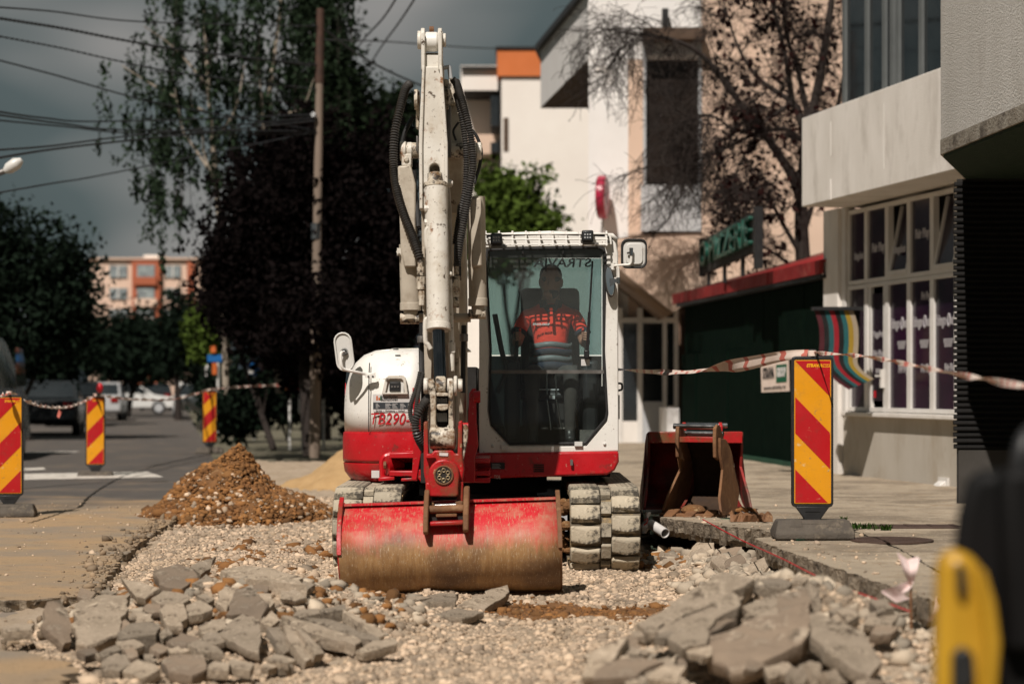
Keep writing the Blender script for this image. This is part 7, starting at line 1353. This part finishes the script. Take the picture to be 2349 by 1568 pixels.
hd = MB(); hd.ball((cx, cy - .075, 2.115), (.083, .102, .125), 20, 14); hd.ball((cx, cy - .175, 2.10), (.013, .022, .03), 8, 6); hd.ball((cx, cy - .13, 2.02), (.05, .045, .04), 12, 8)
for s in (-1, 1): hd.ball((cx + s * .084, cy - .065, 2.105), (.012, .024, .036), 8, 6)
hd.rot(Euler((R(6), R(3), R(-9))).to_matrix(), (cx, cy - .05, 2.0)); hd.build('face', M['skin'], body_)
b = MB(); b.ball((cx, cy - .06, 2.155), (.088, .104, .092), 18, 12); b.ball((cx, cy - .02, 2.10), (.084, .075, .11), 16, 10); b.build('hair', M['black'], body_)
b = MB(); b.ball((cx, cy - .12, 2.015), (.062, .055, .042), 14, 8); b.build('beard', M['dark'], body_)
b = MB()
for s in (-1, 1): b.ball((cx + s * .036, cy - .166, 2.122), (.032, .014, .022), 12, 8); b.bar((cx + s * .066, cy - .155, 2.128), (cx + s * .088, cy - .05, 2.125), .006, .01)
b.bar((cx - .02, cy - .176, 2.128), (cx + .02, cy - .176, 2.128), .006, .008); b.build('sunglasses', M['black'], PE_)
b = MB(); b.bar((cx - .022, cy - .168, 2.043), (cx + .022, cy - .168, 2.043), .006, .006); b.build('mouth', mat('lips', (.25, .09, .07), None, 5, .5), body_)
b = MB(); rows = []
for z, r, dy in ((1.905, .098, 0), (1.965, .078, .005)): rows.append([Vector((cx + r * math.cos(2 * math.pi * k / 20), cy - .05 + dy + r * .85 * math.sin(2 * math.pi * k / 20) - (.02 if 12 < k < 18 else 0), z - (.035 if 13 < k < 17 else 0))) for k in range(20)])
b.grid(rows, True); b.build('collar', M['navy'], PE_, solid=.012)
b = MB(); b.bar((cx, cy - .19, 1.905), (cx + .004, cy - .203, 1.78), .022, .010, (0, -1, 0)); b.build('button_strip', M['shirt'], PE_)
for z, m_, h, gx_, gy_ in ((1.615, 'reflect', .045, .162, .128), (1.565, 'navy', .05, .164, .13), (1.51, 'reflect', .045, .164, .13), (1.455, 'navy', .06, .168, .132)):
    b = MB(); b.grid([[Vector((cx + gx_ * math.cos(a), cy - .045 + gy_ * math.sin(a), z + dz + .008 * math.sin(3 * a))) for a in np.linspace(0, 2 * math.pi, 25)[:-1]] for dz in (-h / 2, h / 2)], True); b.build('reflective_band' if m_ == 'reflect' else 'hem_band', M[m_], PE_, solid=.006)
for s in (-1, 1):
    b = MB(); a = Vector((cx + s * .242, cy - .10, 1.722)); c_ = Vector((cx + s * .250, cy - .112, 1.70)); b.cyl(a, c_, .064, .062, 18); b.build('sleeve_cuff', M['navy'], PE_)
lettering('lettering', 'STRAVIA GROUP', .022, M['printw'], PE_, (cx - .075, cy - .193, 1.775), FRONT, bold=.001, width=.13)

# ---------------------------------------------------------------- the two spare buckets on the pavement
zb = pz(16.6)
def digbucket(name, label, u0, u1, ytop, ylip, vtop, vlip, paint, teeth, flare=0, back=.55, low=.35):
    """open digging bucket, mouth toward us: curved shell between two cheek plates, lip plate with teeth, hanger ears with pins on top"""
    t = thing(name, label, 'excavator bucket', ((ux(u0, ytop) + ux(u1, ytop)) / 2, ytop, zb)); zt = vz(vtop, ytop)
    x0, x1 = ux(u0, ytop), ux(u1, ytop)
    P = smooth_path([(ytop, zt, 0), (ytop + .16, zt - .02, 0), (ytop + back * .8, zt - .16, 0), (ytop + back, zt - .42, 0), (ytop + back * .8, zb + .12, 0), (ytop + back * .4, zb + .03, 0), (ylip, zb + .018, 0)], 5)
    fl = lambda k: flare * max(0, k - .55) / .45
    rows = [[Vector((x0 + (x1 - x0) * f + (f - .5) * 2 * fl(k / (len(P) - 1)), p.x, p.y)) for k, p in enumerate(P)] for f in np.linspace(0, 1, 7)]
    b = MB(); b.grid(rows); b.build('shell', M[paint] if not teeth else mat('shade_darkened_rust', (.05, .026, .012), (.028, .015, .008), 6, .8, bump=.2), t, solid=.018, ang=60)  # toothed shell: rust darkened to paint in the shade of the mouth
    for f, s in ((0, -1), (1, 1)):
        b = MB(); F_ = [(p.x, p.y) for p in P]; E_ = [(ylip - .02, zb + .05), (ylip + .02, zb + .16), (ytop + .05, zb + .38), (ytop - .03, zt - .12), (ytop - .03, zt + .01)]; poly = F_ + E_; n = len(poly); v = []
        for o in (0, .022 * s):
            for (y, z) in poly: k = max(0, min(1, (zt - z) / (zt - zb))); v.append((x0 + (x1 - x0) * f + s * flare * max(0, k - .45) / .55 + o, y, z))
        b.add(v, [tuple(range(n)), tuple(range(2 * n - 1, n - 1, -1))] + [(i, (i + 1) % n, n + (i + 1) % n, n + i) for i in range(n)]); b.build('cheek_plate', M[paint] if not teeth else M['rust'], t, bevel=.004)
    b = MB(); b.box(x0 - flare - .02, x1 + flare + .02, ylip - .06, ylip + .06, zb + .004, zb + .03); b.build('cutting_lip', M['rust'] if teeth else M['edgesteel'], t, bevel=.004)
    if teeth:
        for k in range(teeth):
            x = x0 - flare + (x1 - x0 + 2 * flare) * (k + .5) / teeth; b = MB(); b.add([(x - .05, ylip + .04, zb + .065), (x + .05, ylip + .04, zb + .065), (x + .05, ylip + .04, zb + .002), (x - .05, ylip + .04, zb + .002), (x - .038, ylip - .15, zb + .02), (x + .038, ylip - .15, zb + .02), (x + .038, ylip - .15, zb + .004), (x - .038, ylip - .15, zb + .004)], [(0, 1, 2, 3), (7, 6, 5, 4), (0, 4, 5, 1), (1, 5, 6, 2), (2, 6, 7, 3), (3, 7, 4, 0)]); b.build('tooth', M['rust'], t, bevel=.006)
    return t, zt
M['edgesteel'] = mat('scraped_grey_steel', (.34, .31, .28), (.24, .21, .18), 8, .5, metal=.3, bump=.2)
M['redin'] = mat('red_bucket_scoured_brown', (.30, .02, .018), (.10, .035, .022), 3.5, .55, dirt=[((.09, .05, .03), 4, .48, .62)], bump=.2)
wb, zt = digbucket('wide_bucket', 'wide red ditching bucket standing mouth open on the pavement', 1491, 1698, 16.95, 16.72, 992, 1150, 'redin', 0, .06, .5)
b = MB(); b.box(ux(1489, 16.9), ux(1702, 16.9), 16.86, 16.98, zt - .085, zt + .012); b.build('top_rim', M['redworn'], wb, bevel=.006)
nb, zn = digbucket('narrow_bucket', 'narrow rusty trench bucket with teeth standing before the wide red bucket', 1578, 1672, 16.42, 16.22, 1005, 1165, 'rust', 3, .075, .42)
b = MB(); b.box(ux(1578, 16.4), ux(1672, 16.4), 16.36, 16.5, zn - .03, zn + .015); b.build('top_plate', M['redworn'], nb, bevel=.004)
for u, y, par in ((1575, 16.40, nb), (1664, 16.40, nb), (1565, 16.9, wb), (1648, 16.9, wb)):
    b = MB(); x = ux(u, y); zt_ = vz(970 if par is wb else 975, y); b.extr([(y - .07, zt_ - .12), (y - .06, zt_ - .02), (y - .02, zt_ + .01), (y + .06, zt_ + .0), (y + .16, zt_ - .10), (y + .24, zt_ - .26), (y + .1, zt_ - .30), (y - .06, zt_ - .26)], 'x', x, x + .03); b.build('hanger_ear', M['redworn'] if par is wb else M['rust'], par, bevel=.006)
for va, par, y in ((977, nb, 16.38), (993, nb, 16.55), (974, wb, 16.9)): b = MB(); b.cyl(at(1568, va, y), at(1668, va + 1, y), .023, None, 16); b.build('hanger_pin', M['steel'], par)
nb.rotation_euler = (0, 0, R(-22)); nb.location.x -= .075
b = MB(); b.ball((ux(1625, 16.3), 16.3, zb + .05), (.11, .10, .05), 12, 8); b.build('dried_mud', M['soil'], nb)

# ---------------------------------------------------------------- small things on the pavement
def zp(y): return pz(y)
M['iron'] = mat('brown_cast_iron', (.075, .045, .033), (.055, .034, .026), 6, .75, bump=.3)
for u, v, w, lb, sq in ((2045, 1240, 190, 'round brown manhole cover in the pavement right of the tall hazard sign', 1), (2085, 1205, 210, 'long dark iron drain cover behind the round manhole cover', 0)):
    y = (H - .28) * F / (v - 885); r = w / 2 * y / F; t = thing('manhole_cover', lb, 'manhole cover', (ux(u, y), y, .284)); b = MB()
    if sq: b.cyl((ux(u, y), y, .28), (ux(u, y), y, .292), r, None, 36); b.build('lid', M['iron'], t)
    else: b.box(ux(u, y) - r, ux(u, y) + r, y - .16, y + .16, .27, pz(y) + .012); b.build('lid', M['iron'], t, bevel=.004)
    for k in range(5):
        b = MB(); o = (k - 2) * .1 * (r / .4); hw = math.sqrt(max(.01, r * r - o * o)) * .8 if sq else .13
        if sq: b.box(ux(u, y) - hw, ux(u, y) + hw, y + o - .012, y + o + .012, .292, .296)
        else: b.box(ux(u, y) + o * 2 - .02, ux(u, y) + o * 2 + .02, y - .12, y + .12, pz(y) + .012, pz(y) + .016)
        b.build('raised_bar', M['iron'], t)
y = 15.4; wp = thing('rotten_plank', 'crumbled rusty brown board lying on the pavement edge', 'board', (ux(1718, y), y, zp(y))); b = MB(); q = random.Random(4); n = 14
rows = [[Vector((ux(1672 + 96 * k / n, y), y - .10 + q.uniform(-.02, .02), zp(y) + .005)) for k in range(n + 1)], [Vector((ux(1672 + 96 * k / n, y), y - .10 + q.uniform(-.02, .02), zp(y) + .05 + q.uniform(-.012, .012))) for k in range(n + 1)], [Vector((ux(1672 + 96 * k / n, y), y + .0, zp(y) + .065 + q.uniform(-.02, .03))) for k in range(n + 1)], [Vector((ux(1672 + 96 * k / n, y), y + .12, zp(y) + .04 + q.uniform(-.02, .02))) for k in range(n + 1)]]
b.grid(rows); b.build('board', M['rust'], wp, smooth=False, solid=.01)
b = MB()
for k in range(5): b.ball((ux(1695 + 8 * k, y), y + .02, zp(y) + .085 + .01 * (k % 2)), (.03, .03, .018), 7, 5)
b.build('crumbling_top', M['brownstone'], wp, smooth=False)
y = 15.9; t = thing('plastic_pipe', 'short white plastic pipe lying in the trench beside the right track', 'pipe', at(1507, 1212, y)); a_, c_ = at(1493, 1201, y + .1), at(1526, 1222, y - .1)
b = MB(); rows = []; bx_ = basis(c_ - a_)
for r, f in ((.040, 0), (.040, 1), (.034, 1), (.034, .1)): rows.append([a_.lerp(c_, f) + (bx_[0] * math.cos(2 * math.pi * k / 18) + bx_[1] * math.sin(2 * math.pi * k / 18)) * r for k in range(18)])
b.grid(rows, True); b.build('pipe_wall', M['printw'], t)
y = 16.0; t = thing('plastic_bag', 'crumpled white bag with red print at the trench edge behind the track', 'bag', at(1480, 1205, y)); b = MB(); q = random.Random(2); rows = []
for j in range(8): rows.append([at(1481 + (9 + 5 * math.sin(j)) * math.cos(2 * math.pi * k / 12) * (.4 + .6 * math.sin(math.pi * (j + .6) / 8.4)) + 1.5 * j - 5 + q.uniform(-1, 1), 1222 - 7 * j, y + .05 * math.sin(2 * math.pi * k / 12) + q.uniform(-.012, .012)) for k in range(12)])
b.grid(rows, True); b.build('bag_film', M['printw'], t); b = MB(); b.tube([at(1478, 1192, y - .07), at(1486, 1187, y - .07), at(1484, 1198, y - .07), at(1477, 1203, y - .07)], .006, 5); b.build('red_print', M['printr'], t)
# string line and the stake with ribbon
b = MB(); b.tube(smooth_path([at(1612, 1128 + 62, 14.8), at(1700, 1237, 13.4), at(1790, 1278, 11.6), at(1900, 1332, 10.0), at(2085, 1400, 8.8)], 6), .004, 5); tag(b.build('string_line', M['printr']), 'thin red string line stretched low along the broken pavement edge', 'string')
y = 9.0; t = thing('marker_stake', 'thin rusty rod with a pink and white ribbon beside the pavement edge', 'stake', at(2090, 1470, y)); b = MB(); b.cyl(at(2091, 1500, y), at(2089, 1335, y), .006, None, 8); b.build('rod', M['rust'], t)
b = MB(); q = random.Random(8)
for k in range(3):
    P = smooth_path([at(2088, 1335, y), at(2082 + 3 * k, 1310, y - .02 * k), at(2078 + 4 * k, 1278 + 3 * k, y)], 5) if k else smooth_path([at(2088, 1335, y), at(2072, 1352, y - .02), at(2050, 1368, y), at(2056, 1380, y)], 5)
    b.grid([[p + Vector((-.012, 0, .008)) * (1 + .3 * i) for i, p in enumerate(P)], [p + Vector((.004, .02, -.004)) for p in P], [p + Vector((.016, 0, .004)) * (1 + .2 * i) for i, p in enumerate(P)]])
b.build('ribbon', mat('pink_ribbon', (.72, .60, .57), (.64, .47, .45), 30, .4), t)
t = thing('marker_stake', 'ribbon stake half hidden behind the yellow machine', 'stake', at(2145, 1440, 8.6)); b = MB(); b.cyl(at(2150, 1470, 8.6), at(2150, 1370, 8.6), .006, None, 8); b.build('rod', M['rust'], t); b = MB(); P = smooth_path([at(2150, 1370, 8.6), at(2146, 1400, 8.58), at(2132, 1425, 8.6)], 5); b.grid([[p + Vector((-.012, 0, 0)) for p in P], [p + Vector((.012, .01, .004)) for p in P]]); b.build('ribbon', bpy.data.materials['pink_ribbon'], t)
# weeds
def weed(label, u, v, n, h, w, seed):
    y = (H - .27) * F / (v - 885); q = random.Random(seed); x = ux(u, y); z = pz(y); b = MB()
    for i in range(n):
        a = q.uniform(0, 6.28); o = Vector((x + q.gauss(0, w), y + q.gauss(0, w * .5), z)); d = Vector((math.cos(a), math.sin(a), 0)) * q.uniform(.2, .8) * h; k = h * q.uniform(.5, 1.1); s_ = Vector((-d.y, d.x, 0)).normalized() * .005
        b.add([o - s_, o + s_, o + d * .4 + s_ + Vector((0, 0, k * .7)), o + d * .4 - s_ + Vector((0, 0, k * .7)), o + d + Vector((0, 0, k))], [(0, 1, 2, 3), (3, 2, 4)])
    t = b.build('grass_tuft', M['weed'], smooth=False); return tag(t, label, 'weed', 'weeds in the pavement')
weed('wide low grass tuft in the pavement joint right of the tall hazard sign', 1965, 1212, 110, .045, .09, 1); weed('small green weed between the grass tuft and the manhole cover', 2030, 1219, 40, .05, .025, 2); weed('tiny single weed right behind the rubber base of the sign', 1934, 1192, 20, .05, .012, 3)
for lb, u, v in (('green paint dash on the pavement near the rotten board', 1664, 1186), ('green paint dash on the slab edge below the sign base', 1836, 1243), ('green paint dash near the buckets', 1548, 1165)):
    y = (H - .27) * F / (v - 885); b = MB(); b.add([(ux(u - 11, y), y - .02, pz(y) + .009), (ux(u + 11, y), y - .01, pz(y) + .009), (ux(u + 10, y), y + .03, pz(y) + .009), (ux(u - 9, y), y + .02, pz(y) + .009)], [(0, 1, 2, 3)]); o = b.build('paint_mark', mat('green_marking_paint', (.02, .20, .10), None, 5, .8)); tag(o, kind='structure')

# ---------------------------------------------------------------- yellow and black compactor close at the right
M['machy'] = mat('yellow_machine_paint', (.50, .28, .022), (.42, .23, .018), 4, .35, dirt=[((.25, .15, .05), 3, .6, .8)])
cm_ = thing('plate_compactor', 'blurred yellow and black compactor close by at the right picture edge', 'compactor', (1.25, 4.1, -.05))
b = MB(); P = [(2150, 1700), (2160, 1300), (2172, 1275), (2200, 1262), (2232, 1268), (2262, 1310), (2284, 1380), (2296, 1470), (2286, 1600), (2296, 1700), (2296, 2200), (2150, 2200)]
Hs = [(2196, 1300), (2204, 1292), (2216, 1300), (2222, 1340), (2218, 1366), (2200, 1366)]
b.plate(P, 3.82, 3.90); b.build('side_guard', M['machy'], cm_, bevel=.02)
for Hh_ in (Hs, [(2186, 1500), (2210, 1480), (2236, 1500), (2240, 1568), (2186, 1600)]): b = MB(); b.plate(Hh_, 3.80, 3.822); b.build('guard_slot', M['black'], cm_, bevel=.006)
b = MB(); b.plate([(2250, 1300), (2262, 1310), (2284, 1380), (2296, 1470), (2286, 1600), (2262, 1600), (2268, 1470), (2258, 1390)], 3.78, 3.82); b.build('guard_rim', M['machy'], cm_, bevel=.012)
M['cover'] = mat('black_rubber_cover', (.004, .004, .004), (.006, .005, .005), 4, .7, spec=.15)
b = MB(); F0 = [(2168, 2200), (2174, 1330), (2190, 1180), (2212, 1100), (2240, 1078), (2420, 1062), (2460, 2200)]; n = len(F0)
b.add([at(u, v, 3.92) for u, v in F0] + [at(u + (40 if u < 2300 else 0), v + 10, 4.5) + Vector((.05, 0, 0)) for u, v in F0], [tuple(range(n)), tuple(range(2 * n - 1, n - 1, -1))] + [(i, (i + 1) % n, n + (i + 1) % n, n + i) for i in range(n)]); b.build('engine_cover', M['cover'], cm_, bevel=.03, seg=3)
b = MB(); b.plate([(2300, 1075), (2410, 1070), (2410, 1500), (2310, 1500)], 3.86, 3.93); b.build('air_filter', M['cover'], cm_, bevel=.02)
b = MB(); b.tube(smooth_path([at(2330, 1150, 4.3), at(2350, 1010, 4.3), at(2420, 960, 4.4), at(2480, 950, 4.5)], 5), .02, 10); b.build('handle', M['black'], cm_)
b = MB(); b.extr([(3.7, -.01), (4.8, -.01), (4.95, .10), (4.9, .12), (4.75, .03), (3.75, .03), (3.6, .12), (3.55, .10)], 'x', .84, 1.5); b.build('base_plate', M['dsteel'], cm_, bevel=.01)
b = MB(); b.box(.9, 1.4, 3.9, 4.6, .03, .35); b.build('exciter_housing', M['machy'], cm_, bevel=.03)
